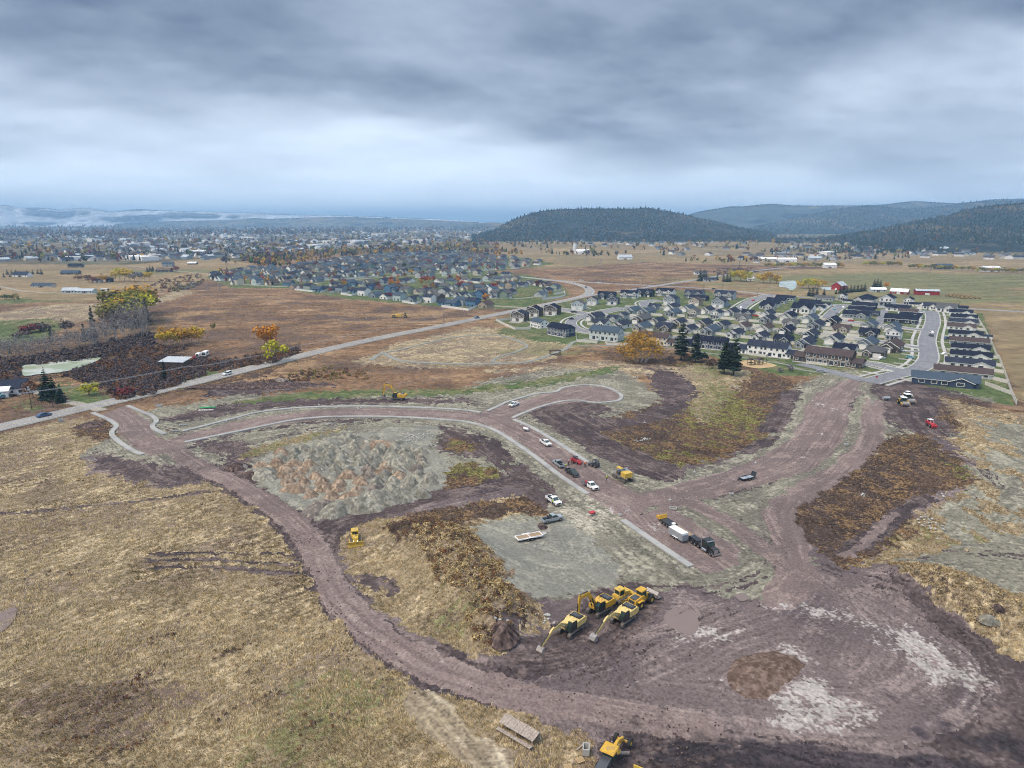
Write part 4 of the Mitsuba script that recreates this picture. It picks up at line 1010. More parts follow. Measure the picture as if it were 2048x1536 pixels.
house('slate_ranch_house', 'e', q[0], q[1], EAST + .03, 'navy', 'slate', 'long slate blue ranch house with white window bays, nearest the muddy lot', None, (1.5, 1.05, 1.0))

# ---------------------------------------------------------------- fences
def fence(key, line, bsdf, h=1.7, label=None, group=None, px=True, posts=True):
    P = pts(line) if px else np.asarray(line)
    k = thing(key, label, 'fence', group)
    m, pm = MB(), MB()
    for a, b in zip(P[:-1], P[1:]):
        za, zb = hz(*a), hz(*b)
        d = b - a; L = np.linalg.norm(d)
        if L < .3:
            continue
        n_ = np.array([-d[1], d[0]]) / L * .04
        v = [(*(a + n_), za - .1), (*(b + n_), zb - .1), (*(b - n_), zb - .1), (*(a - n_), za - .1), (*(a + n_), za + h), (*(b + n_), zb + h), (*(b - n_), zb + h), (*(a - n_), za + h)]
        m.add(v, [[0, 3, 2, 1], [4, 5, 6, 7], [0, 1, 5, 4], [1, 2, 6, 5], [2, 3, 7, 6], [3, 0, 4, 7]])
        for t in np.arange(0, L, 4.8):
            c = a + d / L * t
            pm.box(c[0] - .09, c[0] + .09, c[1] - .09, c[1] + .09, hz(*c) - .1, hz(*c) + h + .14)
    part(k, 'panel', m.ply(bsdf))
    if posts and pm.n:
        part(k, 'post_row', pm.ply(bsdf), kind='stuff')
    return k


EASTLINE = [(1931, 626.5), (1951, 631), (1961, 647), (1971, 664), (1984, 690), (1992.5, 712), (1998, 718), (2010, 750), (2023, 788), (2033, 810)]
fence('boundary_fence', EASTLINE, 'vinyl_fence', 1.8, 'long pale vinyl fence along the east boundary of the estate')
for i, (a, b) in enumerate([((1945, 638), (1957, 641)), ((1948, 650), (1964, 652)), ((1952, 660), (1969, 662)), ((1958, 676), (1976, 678)), ((1962, 689), (1983, 691)), ((1972, 716), (1997, 718)), ((1972, 729), (2003, 734)), ((1970, 741), (2008, 747)), ((1970, 756), (2015, 767)), ((1970, 770), (2024, 790))]):
    fence('cross_fence', [a, b], 'vinyl_fence', 1.8, f'pale cross fence between back gardens on the east side, {ORD[i]} from the back', 'garden cross fences on the east side')
fence('yard_fence', [(1037, 641), (992, 643.5), (1010, 653), (1030, 661.5), (1062, 660)], 'vinyl_fence', 1.7, 'pale fence round the gardens at the west corner of the estate')
fence('yard_fence', [(1152, 676), (1153, 684.5), (1194, 687), (1199, 683)], 'vinyl_fence', 1.7, 'pale garden fence left of the teal roofed townhouse')
fence('yard_fence', [(1211, 687), (1213, 690.5), (1258, 691.5)], 'vinyl_fence', 1.7, 'pale garden fence in front of the teal roofed townhouse')
rng = np.random.default_rng(4)
ex, ey = np.array([math.cos(GRID), math.sin(GRID)]), np.array([-math.sin(GRID), math.cos(GRID)])
for r, (where, group, kind, rows) in enumerate(ROWS[:4]):
    rows = sorted(rows)
    for i in range(len(rows) - 1):
        a, b = at(rows[i][0], rows[i][1] - 1), at(rows[i + 1][0], rows[i + 1][1] - 1)
        if np.linalg.norm(b - a) > 34 or np.linalg.norm(b - a) < 11:
            continue
        y_ = -3.5 if r % 2 == 0 else 1.0
        p0, p1 = a + ex * 4.1 + ey * y_, b - ex * 4.1 + ey * (y_ + float((a - b) @ ey))
        mid = (p0 + p1) / 2
        fence('garden_fence', [p0, p1], 'vinyl_fence', 2.0, f'pale garden fence right of the {ORD[i]} house in {where}', 'garden fences between the cottages', px=False, posts=False)
        fence('garden_fence', [mid, mid + ey * (9 if r % 2 == 0 else -7)], 'vinyl_fence', 2.0, f'pale dividing fence right of the {ORD[i]} house in {where}', 'garden fences between the cottages', px=False, posts=False)
for nm_, off_, i0, i1 in (('middle', 7.5, 8, -10), ('middle', -8.0, 14, -12), ('upper', 7.0, 16, -8), ('upper', -7.5, 8, -10)):
    o_ = offset(SC[nm_][0], off_)[i0:i1]
    for j in range(0, len(o_) - 4, 5):
        fence('street_fence', o_[j:j + 4], 'vinyl_fence', 1.8, f'pale vinyl fence {"north" if off_ > 0 else "south"} of the {nm_} estate street, {ORD[j // 5]} from the left', 'street side fences of the estate', px=False, posts=False)
for px, py, l in [(1975, 679, 'white garden shed by the east boundary fence, right of the white ranch house'), ]:
    q = at(px, py)
    k = thing('garden_shed', l, 'shed')
    w, r = gable_mesh(-2.4, 2.4, -1.6, 1.6, 2.2, .9, 'x', .2)
    m = pose(q[0], q[1], hz(*q), EAST)
    part(k, 'wall', w.ply('wall_white'), m); part(k, 'roof', r.ply('roof_charcoal'), m); part(k, 'door', panel(-.6, .6, 0, 1.9, -1.6).ply('door_dark'), m)

lay('driveway', DRIVES, 'pale_concrete', 0.10)
# ---------------------------------------------------------------- hills and mountains
def ridge(key, sky, d_ridge, d_front, d_back, bsdf, rough_=.06, n=9, seed=0, cols=200, kind='structure'):
    """A ridge: the crest line is given as bearings and elevations; the slopes run down in front of it and behind it."""
    S = np.array(sky, float)
    px = np.linspace(S[0, 0], S[-1, 0], cols)
    py = np.interp(px, S[:, 0], S[:, 1])
    py = np.convolve(np.pad(py, 2, 'edge'), np.ones(5) / 5, 'valid')
    bear = (px - 1024) / F
    top = H + (HORIZON - py) / F * d_ridge
    rows = []
    for t in np.linspace(0, 1, n):
        rows.append((d_front + (d_ridge - d_front) * t, t ** 1.25 * (1 - .12 * math.sin(math.pi * t))))
    for t in np.linspace(0, 1, 5)[1:]:
        rows.append((d_ridge + (d_back - d_ridge) * t, (1 - t) ** 1.1))
    V = []
    for i, (dd, hh) in enumerate(rows):
        dn = dd * (1 + .06 * (nz(px, px * 0 + i * 40, 60, seed) - .5))
        x, y = bear * dn, dn
        z = -4 + (np.maximum(top, 2) + 4) * hh
        gul = (nz(px * 1.0, px * 0 + dd / d_ridge * 60, 26, seed + 5, 4) - .5)
        z = z + gul * rough_ * np.maximum(top, 10) * 4 * hh * (1 - hh * .85)
        V.append(np.stack([x, y, z], 1))
    V = np.stack(V, 0)
    nrw, ncl = V.shape[:2]
    i = np.arange(nrw * ncl).reshape(nrw, ncl)
    f = np.stack([i[:-1, :-1], i[:-1, 1:], i[1:, 1:], i[1:, :-1]], -1).reshape(-1, 4)
    scene[key] = mikit.ply((V.reshape(-1, 3), f), bsdf, smooth=True)
    labels[key] = {'kind': kind}
    return V


def forest(a, b, c, s1):
    def fn(p, n, uv):
        e = fbm(p.x / s1, p.y / s1, p.z / (s1 * .4), 4)
        q = fbm(p.x / (s1 * .15), p.y / (s1 * .15), p.z / (s1 * .1), 3)
        col = mix(a, b, smoothstep(.45, .68, e * .6 + q * .4))
        return mix(col, c, smoothstep(.55, .75, .7 * fbm(p.x / s1 + 9, p.z / s1 * 3, 3.0, 3) + .3 * q)) * (.6 + .8 * q)
    return proc(fn)


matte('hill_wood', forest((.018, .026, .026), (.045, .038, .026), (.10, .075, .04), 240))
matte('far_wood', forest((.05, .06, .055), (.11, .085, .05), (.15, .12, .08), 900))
matte('hazed_snow_rock', forest((.42, .45, .52), (.58, .60, .65), (.36, .39, .46), 500))  # snow and rock, paled all over so distance haze sits in the colour
HILLV = [
    ridge('forested_hill', [(945, 474), (965, 466), (985, 462), (1000, 455), (1010, 447), (1030, 438), (1060, 428), (1080, 423), (1110, 420), (1150, 418.5), (1190, 418.5), (1230, 419), (1270, 419), (1284, 416.5), (1300, 419), (1330, 424), (1360, 430), (1400, 440), (1440, 449), (1480, 457), (1540, 470)], 3500, 2550, 4600, 'hill_wood', .09, 11, 3),
    ridge('forested_hill_001', [(1540, 490), (1580, 485), (1620, 479), (1680, 469), (1740, 458), (1780, 448), (1820, 441), (1870, 432), (1900, 421), (1940, 414), (1980, 410), (2048, 404), (2120, 398), (2300, 392), (2700, 405)], 2700, 1650, 3700, 'hill_wood', .09, 11, 8),
    ridge('mountain', [(1470, 462), (1530, 446), (1560, 440), (1600, 430), (1650, 420), (1690, 414), (1740, 413), (1760, 417), (1800, 419), (1850, 415), (1900, 408), (1950, 404), (2000, 403), (2048, 396), (2100, 392), (2300, 390), (2700, 388)], 5600, 4000, 7000, 'hill_wood', .10, 9, 12),
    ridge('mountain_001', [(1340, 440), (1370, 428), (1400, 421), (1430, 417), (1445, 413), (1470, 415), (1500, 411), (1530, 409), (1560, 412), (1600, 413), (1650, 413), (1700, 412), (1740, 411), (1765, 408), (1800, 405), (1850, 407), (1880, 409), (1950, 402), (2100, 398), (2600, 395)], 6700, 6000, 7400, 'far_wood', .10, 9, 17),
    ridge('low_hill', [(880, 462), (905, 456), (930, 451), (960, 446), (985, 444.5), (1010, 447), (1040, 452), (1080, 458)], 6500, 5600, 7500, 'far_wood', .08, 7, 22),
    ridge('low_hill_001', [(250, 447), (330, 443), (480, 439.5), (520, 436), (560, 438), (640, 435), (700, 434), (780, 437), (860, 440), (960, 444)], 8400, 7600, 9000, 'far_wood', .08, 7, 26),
    ridge('snow_mountain', [(-900, 429), (-400, 422), (-200, 416), (-100, 420), (0, 415), (40, 410), (70, 418), (110, 416), (150, 422), (190, 417), (230, 420), (240, 426), (300, 419), (340, 422), (400, 424), (520, 427), (640, 431), (760, 433), (900, 439), (1000, 447)], 9000, 8600, 9500, 'hazed_snow_rock', .16, 9, 31, 300),
]

# ---------------------------------------------------------------- plants
def leafy(cols, s=1.6):
    a, b, c = cols
    def fn(p, n, uv):
        e = noise(p.x / s, p.y / s, p.z / s)
        f = noise(p.x * 1.9, p.y * 1.9, p.z * 1.9)
        return mix(mix(a, b, smoothstep(.3, .7, e)), c, smoothstep(.55, .8, f)) * (.85 + .3 * f)
    return proc(fn)


LEAF = dict(yellow=((.50, .35, .03), (.43, .32, .04), (.58, .42, .05)), gold=((.40, .22, .03), (.34, .20, .035), (.46, .28, .05)), orange=((.52, .21, .018), (.58, .27, .025), (.44, .17, .018)), red=((.30, .025, .03), (.22, .03, .03), (.36, .05, .04)),
            green=((.055, .085, .025), (.04, .07, .022), (.09, .11, .03)), olive=((.16, .15, .035), (.11, .12, .03), (.22, .19, .04)), lime=((.42, .39, .03), (.33, .34, .03), (.52, .45, .04)), conifer=((.018, .034, .024), (.013, .025, .02), (.03, .048, .03)), pine=((.022, .034, .022), (.015, .025, .018), (.036, .045, .024)),
            twig=((.105, .08, .082), (.075, .06, .066), (.15, .115, .105)), rust=((.17, .075, .035), (.12, .06, .035), (.22, .11, .045)), grey=((.20, .19, .19), (.15, .14, .15), (.26, .25, .24)), crimson=((.16, .035, .035), (.11, .03, .035), (.2, .05, .04)), straw=((.48, .385, .24), (.40, .32, .195), (.56, .46, .30)), dry=((.34, .26, .16), (.27, .205, .13), (.41, .315, .195)), golden=((.47, .355, .18), (.39, .29, .14), (.55, .43, .23)), mauve=((.27, .20, .175), (.22, .16, .145), (.33, .25, .21)), weed=((.15, .108, .088), (.11, .083, .072), (.20, .145, .11)), tan=((.27, .19, .08), (.2, .14, .07), (.33, .24, .11)), brown=((.095, .065, .048), (.068, .05, .042), (.135, .09, .06)))
for k, c in LEAF.items():
    matte('leaf_' + k, leafy(c))
matte('bark', (.075, .06, .05)); matte('aspen_bark', (.46, .44, .41))


def quads(P, N, size, rng, stretch=1.0):
    """Leaf-sized faces at the points P, roughly facing N."""
    n = len(P)
    N = N + rng.normal(0, .55, (n, 3)); N /= np.linalg.norm(N, axis=1, keepdims=True)
    A = np.cross(N, rng.normal(0, 1, (n, 3))); A /= np.linalg.norm(A, axis=1, keepdims=True) + 1e-9
    B = np.cross(N, A)
    s = (size * rng.uniform(.6, 1.35, (n, 1)))
    v = np.stack([P - A * s - B * s * .35 * stretch, P + A * s * .2 - B * s * stretch, P + A * s * 1.0 + B * s * .2, P - A * s * .1 + B * s * stretch], 1)
    i = np.arange(n)[:, None] * 4
    return v.reshape(-1, 3), np.vstack([i + [0, 1, 2], i + [0, 2, 3]])


def crown_mesh(blobs, n, size, seed):
    """Leaves spread through several overlapping clumps (x, y, z, r, squash)."""
    rng = np.random.default_rng(seed)
    w = np.array([b[3] ** 2 for b in blobs]); w = w / w.sum()
    Ps, Ns = [], []
    for b, k in zip(blobs, rng.multinomial(n, w)):
        d = rng.normal(0, 1, (k, 3)); d /= np.linalg.norm(d, axis=1, keepdims=True)
        r = b[3] * rng.uniform(.25, 1.0, (k, 1)) ** .45 * (1 + .22 * np.sin(d[:, :1] * 5 + d[:, 1:2] * 4 + seed))
        Ps.append(np.array(b[:3]) + d * r * [1, 1, b[4]]); Ns.append(d + [0, 0, .35])
    return quads(np.vstack(Ps), np.vstack(Ns), size, rng)


def trunk_mesh(h, r, limbs, seed, lean=0.0, sides=5):
    rng = np.random.default_rng(seed)
    m = MB(); p = np.array([0, 0, -.3]); q = np.array([lean * h * .5, 0, h * .55])
    m.tube(p, q, r, r * .6, sides, False); m.tube(q, [lean * h, 0, h], r * .6, r * .15, sides, False)
    for i in range(limbs):
        t = .3 + .65 * (i + .5) / limbs
        a = rng.uniform(0, 6.28); L = h * (1 - t) * .55 + h * .10
        s = np.array([lean * h * t, 0, h * t])
        m.tube(s, s + [math.cos(a) * L * .7, math.sin(a) * L * .7, L * .7], r * .38 * (1.1 - t), r * .06, 3, False)
    return m


def broad_blobs(seed, k=9, w=.5):
    rng = np.random.default_rng(seed)
    out = [(0, 0, .60, .24, .95)]
    for i in range(k):
        a = i * 2.4 + rng.uniform(-.4, .4); z = rng.uniform(.32, .86); rr = w * math.sin(math.pi * min(max((z - .12) / .95, .05), .95)) * rng.uniform(.45, .75)
        out.append((math.cos(a) * rr, math.sin(a) * rr, z, rng.uniform(.13, .21), rng.uniform(.75, 1.0)))
    return out


def conifer_mesh(whorls, fronds, r, seed, droop=.10, bare=.06, power=.85):
    rng = np.random.default_rng(seed)
    V, Fs, n = [], [], 0
    for i in range(whorls):
        t = i / (whorls - 1)
        z = bare + (1 - bare) * t
        R = r * (1 - t) ** power * rng.uniform(.8, 1.15) + .012
        for k in range(fronds):
            a = 2 * math.pi * (k + rng.uniform(0, .8)) / fronds + i * 1.3
            L = R * rng.uniform(.65, 1.15); w = L * .42 + .01
            d = np.array([math.cos(a), math.sin(a), 0]); sd = np.array([-math.sin(a), math.cos(a), 0])
            b0 = np.array([0, 0, z + .035]); tip = d * L + [0, 0, z - droop * L * 1.6]
            mid = d * L * .55 + [0, 0, z + .012 - droop * L * .3]
            V += [b0, mid + sd * w, tip, mid - sd * w]
            Fs += [[n, n + 1, n + 2], [n, n + 2, n + 3]]; n += 4
    return np.array(V), np.array(Fs)


PROTO = {}


def proto(name, parts):
    PROTO[name] = [(n, mikit.ply(m, None), k) for n, m, k in parts]


for s_ in range(3):   # unit height; scaled when planted
    proto(f'broad{s_}', [('trunk', trunk_mesh(.62, .022, 5, s_).tm(), 'bark'), ('crown', crown_mesh(broad_blobs(s_ + 3, 9 + s_), 420, .040, s_), None)])
    proto(f'tall{s_}', [('trunk', trunk_mesh(.8, .016, 6, s_ + 9).tm(), 'aspen_bark'), ('crown', crown_mesh([(x * .55, y * .55, z * .8 + .22, r_ * .8, 1.25) for x, y, z, r_, q in broad_blobs(s_ + 13, 9)], 260, .035, s_ + 5), None)])
    proto(f'fir{s_}', [('trunk', trunk_mesh(.9, .018, 0, s_).tm(), 'bark'), ('crown', conifer_mesh(15, 8, .23, s_), None)])
    proto(f'pine{s_}', [('trunk', trunk_mesh(.95, .017, 5, s_ + 3).tm(), 'bark'), ('crown', (lambda A, B: (np.vstack([A[0], B[0]]), np.vstack([A[1], B[1] + len(A[0])])))(conifer_mesh(12, 7, .20, s_ + 20, .04, .16, .55), crown_mesh([(math.cos(i * 2.1) * .11 * (1.05 - i / 11), math.sin(i * 2.1) * .11 * (1.05 - i / 11), .2 + .072 * i, .085 * (1.15 - i / 16), .7) for i in range(11)], 420, .026, s_ + 7)), None)])
    proto(f'bush{s_}', [('stem', MB().tube([0, 0, -.2], [.05, 0, .5], .03, .02, 4, False).tube([0, 0, -.2], [-.2, .1, .5], .03, .015, 3, False).tm(), 'bark'), ('crown', crown_mesh([(math.cos(i * 2.3) * .42, math.sin(i * 2.3) * .42, .42 + .12 * (i % 3), .36, .8) for i in range(5)] + [(0, 0, .6, .42, .8)], 200, .085, s_ + 40), None)])
    m_ = trunk_mesh(1.0, .010, 26, s_ + 60, .03, 4)
    proto(f'bare{s_}', [('trunk', m_.tm(), 'aspen_bark'), ('crown', crown_mesh([(x * .35, y * .35, z * .75 + .28, r_ * .62, 1.5) for x, y, z, r_, q in broad_blobs(s_ + 33, 8)], 70, .022, s_ + 50), None)])
# a wide many-stemmed tree
mm = MB()
for i in range(9):
    a = i * .7
    mm.tube([math.cos(a) * .12, math.sin(a) * .12, -.05], [math.cos(a) * .42, math.sin(a) * .42, .62], .016, .006, 5, False)
proto('wide', [('trunk', mm.tm(), 'aspen_bark'), ('crown', crown_mesh([(math.cos(i * 2.4) * .42 * math.sqrt((i + .5) / 22), math.sin(i * 2.4) * .42 * math.sqrt((i + .5) / 22), .86 - .42 * ((i + .5) / 22) ** 1.6 - .16 * (i % 3 == 0), .21, .9) for i in range(22)] + [(math.cos(i * .9) * .48, math.sin(i * .9) * .48, .42, .19, 1.0) for i in range(8)], 2600, .024, 5), None)])


def plant(name, pro, x, y, h, leaf, label, cat='tree', group=None, wide=1.0, rot=None, z=None, trunk=True):
    k = thing(name, label, cat, group)
    r = random.uniform(0, 6.28) if rot is None else rot
    m = pose(x, y, hz(x, y) - .15 if z is None else z, r, (h * wide, h * wide, h))
    for n, shape, mt in PROTO[pro]:
        if not trunk and mt:
            continue
        part(k, n, dict(shape, bsdf={'type': 'ref', 'id': mt or 'leaf_' + leaf}), m)
    return k


random.seed(5)


def tree_px(name, pro, px, py, hpx, leaf, label, cat='tree', group=None, wide=1.0):
    q = at(px, py)
    return plant(name, pro, q[0], q[1], hpx / ppm(px, py) * 1.12, leaf, label, cat, group, wide)


# near the estate
tree_px('autumn_tree', 'wide', 1281, 724, 56, 'gold', 'broad round golden tree standing alone below the townhouses', wide=1.22)
for i, (px, py, h, w, lab) in enumerate([(1362, 719, 62, 1.0, 'tall dark pine, leftmost of the row below the navy townhouse'), (1391, 724, 50, .95, 'dark pine second from the left below the navy townhouse'), (1448, 746, 56, 1.05, 'dark pine left of the closest pair beside the playground'), (1467, 748, 62, 1.05, 'largest dark pine, right one of the pair beside the playground')]):
    tree_px('pine_tree', f'pine{i % 3}', px, py, h * 1.08, 'pine', lab, wide=w * 1.3)
for i, (px, py, h, lf, lab) in enumerate([(1341, 729, 16, 'twig', 'bare purple bush between the golden tree and the dark pines'), (1408, 720, 16, 'pine', 'small dark pine bush right of the second pine'), (1424, 738, 20, 'brown', 'rusty brown shrub left of the pair of pines'), (1375, 722, 14, 'brown', 'brown shrub at the feet of the dark pines'), (1580, 742, 13, 'grey', 'grey leafless shrub below the playground lawn'), (1560, 745, 10, 'grey', 'low grey shrub on the playground slope')]):
    tree_px('shrub', f'bush{i % 3}', px, py, h, lf, lab, 'shrub', wide=.8)
# by the main road, left
for px, py, h, pro, lf, w, lab in [(533, 711, 52, 'tall0', 'orange', 1.25, 'tall orange aspen beside the main road, left one of two'), (545, 708, 50, 'tall1', 'orange', 1.25, 'tall orange aspen beside the main road, right one of two'), (553, 729, 44, 'broad1', 'lime', 1.1, 'bushy yellow green tree at the edge of the main road'),
                                   (428, 664, 14, 'broad0', 'olive', .9, 'lone small olive tree out on the brown meadow'), (329, 757, 34, 'pine0', 'pine', .9, 'dark spruce in front of the grey roofed barn'), (178, 788, 28, 'broad2', 'lime', 1.5, 'wide pale yellow willow on the roadside lawn'),
                                   (66, 792, 34, 'broad1', 'rust', 1.0, 'russet tree left of the dark spruces by the drive'), (95, 794, 56, 'fir0', 'conifer', 1.45, 'largest dark spruce beside the drive'), (108, 798, 46, 'fir1', 'conifer', 1.5, 'middle dark spruce beside the drive'), (122, 802, 36, 'fir2', 'conifer', 1.5, 'lowest dark spruce nearest the road by the drive'),
                                   (30, 782, 18, 'bush0', 'green', 1.4, 'green hedge bush behind the white roadside house'), (250, 790, 18, 'bush1', 'crimson', 1.6, 'crimson shrub by the roadside, right of the yellow willow'), (286, 652, 50, 'pine1', 'pine', .9, 'tall dark conifer at the top right of the aspen grove'), (295, 662, 56, 'pine2', 'pine', .9, 'broad dark conifer at the right end of the aspen grove'), (263, 656, 38, 'pine0', 'pine', .9, 'dark conifer in the middle of the yellow grove'),
                                   (185, 652, 34, 'pine1', 'pine', .8, 'thin dark conifer left of the yellow grove'), (104, 690, 36, 'pine2', 'pine', .7, 'slim dark spruce above the pond'), (171, 690, 40, 'pine0', 'pine', .8, 'dark spruce at the right end of the pond'), (135, 668, 28, 'broad0', 'twig', 1.0, 'bare dark round tree at the meadow edge left of the grove'), (190, 680, 30, 'pine1', 'pine', .6, 'narrow dark spruce right of the pond spruce'), (20, 706, 20, 'fir0', 'conifer', .8, 'small dark fir at the left end of the bare aspens'),
                                   (60, 668, 18, 'bush1', 'crimson', 1.6, 'dark red shrub on the green meadow, left of the violet one'), (82, 665, 18, 'bush2', 'twig', 1.6, 'violet brown shrub right of the dark red one on the meadow'), (45, 676, 14, 'bush0', 'twig', 1.6, 'low violet shrub left of the dark red one'),
                                   (30, 607, 17, 'broad1', 'olive', 1.1, 'round olive tree on the green paddock at the left edge'), (12, 600, 10, 'bush2', 'green', 1.5, 'dark hedge bush beside the olive paddock tree')]:
    tree_px({'fir': 'spruce', 'pin': 'conifer', 'bus': 'shrub', 'tal': 'aspen'}.get(pro[:3], 'tree'), pro, px, py, h, lf, lab, 'shrub' if pro[:4] == 'bush' else 'tree', None, w)
rng = np.random.default_rng(12)
for i in range(76):   # bare aspens along the pond
    px = -8 + i * 2.75 + rng.uniform(-1, 1); py = 716 - .105 * px + rng.uniform(-5, 2)
    tree_px('bare_aspen', f'bare{i % 3}', px, py, rng.uniform(28, 40), 'grey', f'bare pale stemmed aspen behind the pond, {ORD[i]} from the left', 'tree', 'bare aspens behind the pond', .9)
for i in range(70):
    px = 175 + rng.uniform(0, 122); py = 692 - .16 * (px - 175) + rng.uniform(-16, 8)
    tree_px('bare_aspen', f'bare{i % 3}', px, py, rng.uniform(34, 62) * min(1, .62 + (px - 175) / 140), ['grey', 'twig', 'twig'][i % 3], 'bare grey aspen in the grove under the yellow crowns', 'tree', 'bare aspens of the grove', 1.0)
for i in range(22):
    px = 222 + i * 3.5; py = 655 - .1 * (px - 220) + rng.uniform(-14, 8)
    tree_px('aspen', f'tall{i % 3}', px, py, rng.uniform(42, 58), ['olive', 'gold', 'olive', 'lime'][i % 4], f'yellow leaved aspen at the top of the grove, {ORD[i]} from the left', 'tree', 'yellow aspens of the grove', 1.7)
for i in range(13):
    px = 325 + i * 6 + rng.uniform(-2, 2); py = 695 - .06 * (px - 325) + rng.uniform(-3, 4)
    tree_px('aspen', f'tall{i % 3}', px, py, rng.uniform(26, 36), ['yellow', 'gold'][i % 2], f'small golden aspen in the thin row above the brush, {ORD[i]} from the left', 'tree', 'golden aspens above the brush', 1.35)

# brush of the pond hollow: a mass nobody could count
def bush_mass(key, spots, hpx, leafs, label, n=34, size=.085, seed=0):
    rng = np.random.default_rng(seed)
    labels[key] = {'label': label, 'category': 'brush', 'kind': 'stuff'}
    vs, fs, c = {k: [] for k in leafs}, {k: [] for k in leafs}, {k: 0 for k in leafs}
    for x, y, h in spots:
        k = leafs[rng.integers(len(leafs))]
        d = rng.normal(0, 1, (n, 3)); d /= np.linalg.norm(d, axis=1, keepdims=True); d[:, 2] = np.abs(d[:, 2])
        P = np.array([x, y, hz(x, y) - .1]) + d * rng.uniform(.5, 1, (n, 1)) * [h * .8, h * .8, h]
        v, f = quads(P, d + [0, 0, .3], size * h * 2, rng)
        vs[k].append(v); fs[k].append(f + c[k]); c[k] += len(v)
    for i, k in enumerate(dict.fromkeys(leafs)):
        if vs[k]:
            scene[f'{key}__{i + 1:03d}'] = mikit.ply((np.vstack(vs[k]), np.vstack(fs[k])), 'leaf_' + k)


def spots_in(poly, n, lo, hi, seed, keep=None):
    rng = np.random.default_rng(seed)
    P = pts(poly); g = shapely.Polygon(P).buffer(0)
    a, b = P.min(0), P.max(0); out = []
    while len(out) < n:
        q = rng.uniform(a, b, (n, 2)); q = q[shapely.contains_xy(g, q[:, 0], q[:, 1])]
        if keep is not None:
            q = q[keep(q)]
        out += [(x, y, rng.uniform(lo, hi)) for x, y in q]
    return out[:n]


bush_mass('hollow_brush', spots_in([(150, 735), (200, 722), (330, 712), (420, 722), (470, 725), (430, 745), (300, 790), (240, 800), (210, 775), (120, 745)], 1300, 1.0, 2.6, 2), 0, ['twig', 'twig', 'twig', 'brown', 'rust'], 'purple brown leafless brush filling the hollow behind the main road')
bush_mass('grove_brush', spots_in([(0, 722), (160, 700), (305, 668), (310, 690), (200, 712), (60, 728)], 420, 1.5, 4.0, 17), 0, ['twig', 'twig', 'brown'], 'dark purple thicket under the bare aspens')
bush_mass('pond_brush', spots_in([(-60, 712), (0, 718), (40, 722), (40, 760), (20, 775), (-60, 790)], 150, 1.4, 3.2, 3) + spots_in([(0, 722), (200, 700), (300, 690), (380, 700), (330, 712), (200, 716), (60, 728)], 260, 1.0, 2.6, 7), 0, ['twig', 'rust', 'brown', 'twig'], 'dark leafless brush round the pond')
bush_mass('road_brush', spots_in([(440, 722), (520, 712), (570, 708), (600, 695), (600, 712), (540, 732), (470, 738)], 200, .9, 2.2, 4) + spots_in([(480, 770), (600, 750), (690, 735), (700, 748), (620, 765), (520, 775)], 90, .6, 1.6, 5), 0, ['twig', 'rust', 'brown'], 'dark purple brush along the main road below the orange aspens')
bush_mass('ditch_brush', spots_in([(570, 755), (600, 742), (660, 735), (730, 748), (740, 760), (640, 765)], 110, .6, 1.5, 15), 0, ['tan', 'rust', 'olive'], 'tan and rust weeds in the roadside ditch')
bush_mass('creek_brush', spots_in([(300, 570), (330, 558), (400, 548), (420, 560), (390, 575), (360, 590), (310, 585)], 130, 1.6, 3.4, 6), 0, ['twig', 'brown', 'rust'], 'violet brush along the creek bed left of the older estate')
bush_mass('creek_willow', spots_in([(345, 580), (365, 572), (400, 565), (410, 568), (380, 580), (350, 590)], 40, 2.5, 4.5, 16), 0, ['olive', 'grey', 'grey'], 'grey green willow thicket below the older estate corner')
bush_mass('field_brush', spots_in([(1420, 545), (1440, 538), (1500, 535), (1520, 545), (1450, 553)], 120, 1.5, 3.0, 8), 0, ['twig', 'brown', 'twig'], 'violet brush strip left of the farm trees')

# farm trees
for i, (px, py, h, lf) in enumerate([(1468, 561, 21, 'lime'), (1481, 563, 22, 'yellow'), (1493, 563, 20, 'lime'), (1526, 566, 20, 'yellow'), (1540, 567, 22, 'gold'), (1553, 567, 17, 'yellow'), (1604, 577, 17, 'yellow'), (1617, 578, 20, 'lime'), (1631, 577, 20, 'yellow'), (1644, 574, 15, 'gold')]):
    tree_px('willow', f'broad{i % 3}', px, py, h, lf, f'wide yellow willow by the farm ponds, {ORD[i]} from the left', 'tree', 'yellow willows by the farm ponds', 1.35)
for i, (px, py, h) in enumerate([(1400, 562, 23), (1407, 561, 21), (1412, 562, 19), (1434, 560, 12), (1447, 563, 14), (1454, 564, 17), (1460, 563, 13), (1618, 592, 16), (1625, 593, 19), (1633, 593, 17), (1648, 590, 12), (1672, 588, 9), (1680, 587, 14), (1687, 586, 15), (1694, 585.5, 15), (1701, 585, 15), (1708, 584, 14), (1715, 583.5, 15), (1722, 583, 14), (1729, 582, 15), (1748, 576, 17), (1754, 576, 18), (1760, 577, 16)]):
    tree_px('spruce', f'fir{i % 3}', px, py, h, 'conifer', f'dark spruce in the farm windbreak, {ORD[i]} from the left', 'tree', 'dark spruces of the farms', 1.5)
tree_px('tree', 'broad0', 1772, 576, 12, 'orange', 'small orange tree behind the pale farmhouse')
i = 0
for x0, x1, y0, y1 in [(1532, 1690, 534.5, 535.5), (1730, 1808, 532, 532.5), (1818, 1948, 537, 541), (1954, 2060, 544, 547)]:
    for px in np.arange(x0, x1, 9.0):
        tree_px('hedgerow_tree', f'broad{i % 3}', px + rng.uniform(-2, 2), y0 + (y1 - y0) * (px - x0) / (x1 - x0), rng.uniform(8, 11), ['olive', 'gold', 'lime', 'olive'][i % 4], 'yellow green tree of the far hedgerow across the farmland', 'tree', 'trees of the far hedgerow', 1.35)
        i += 1
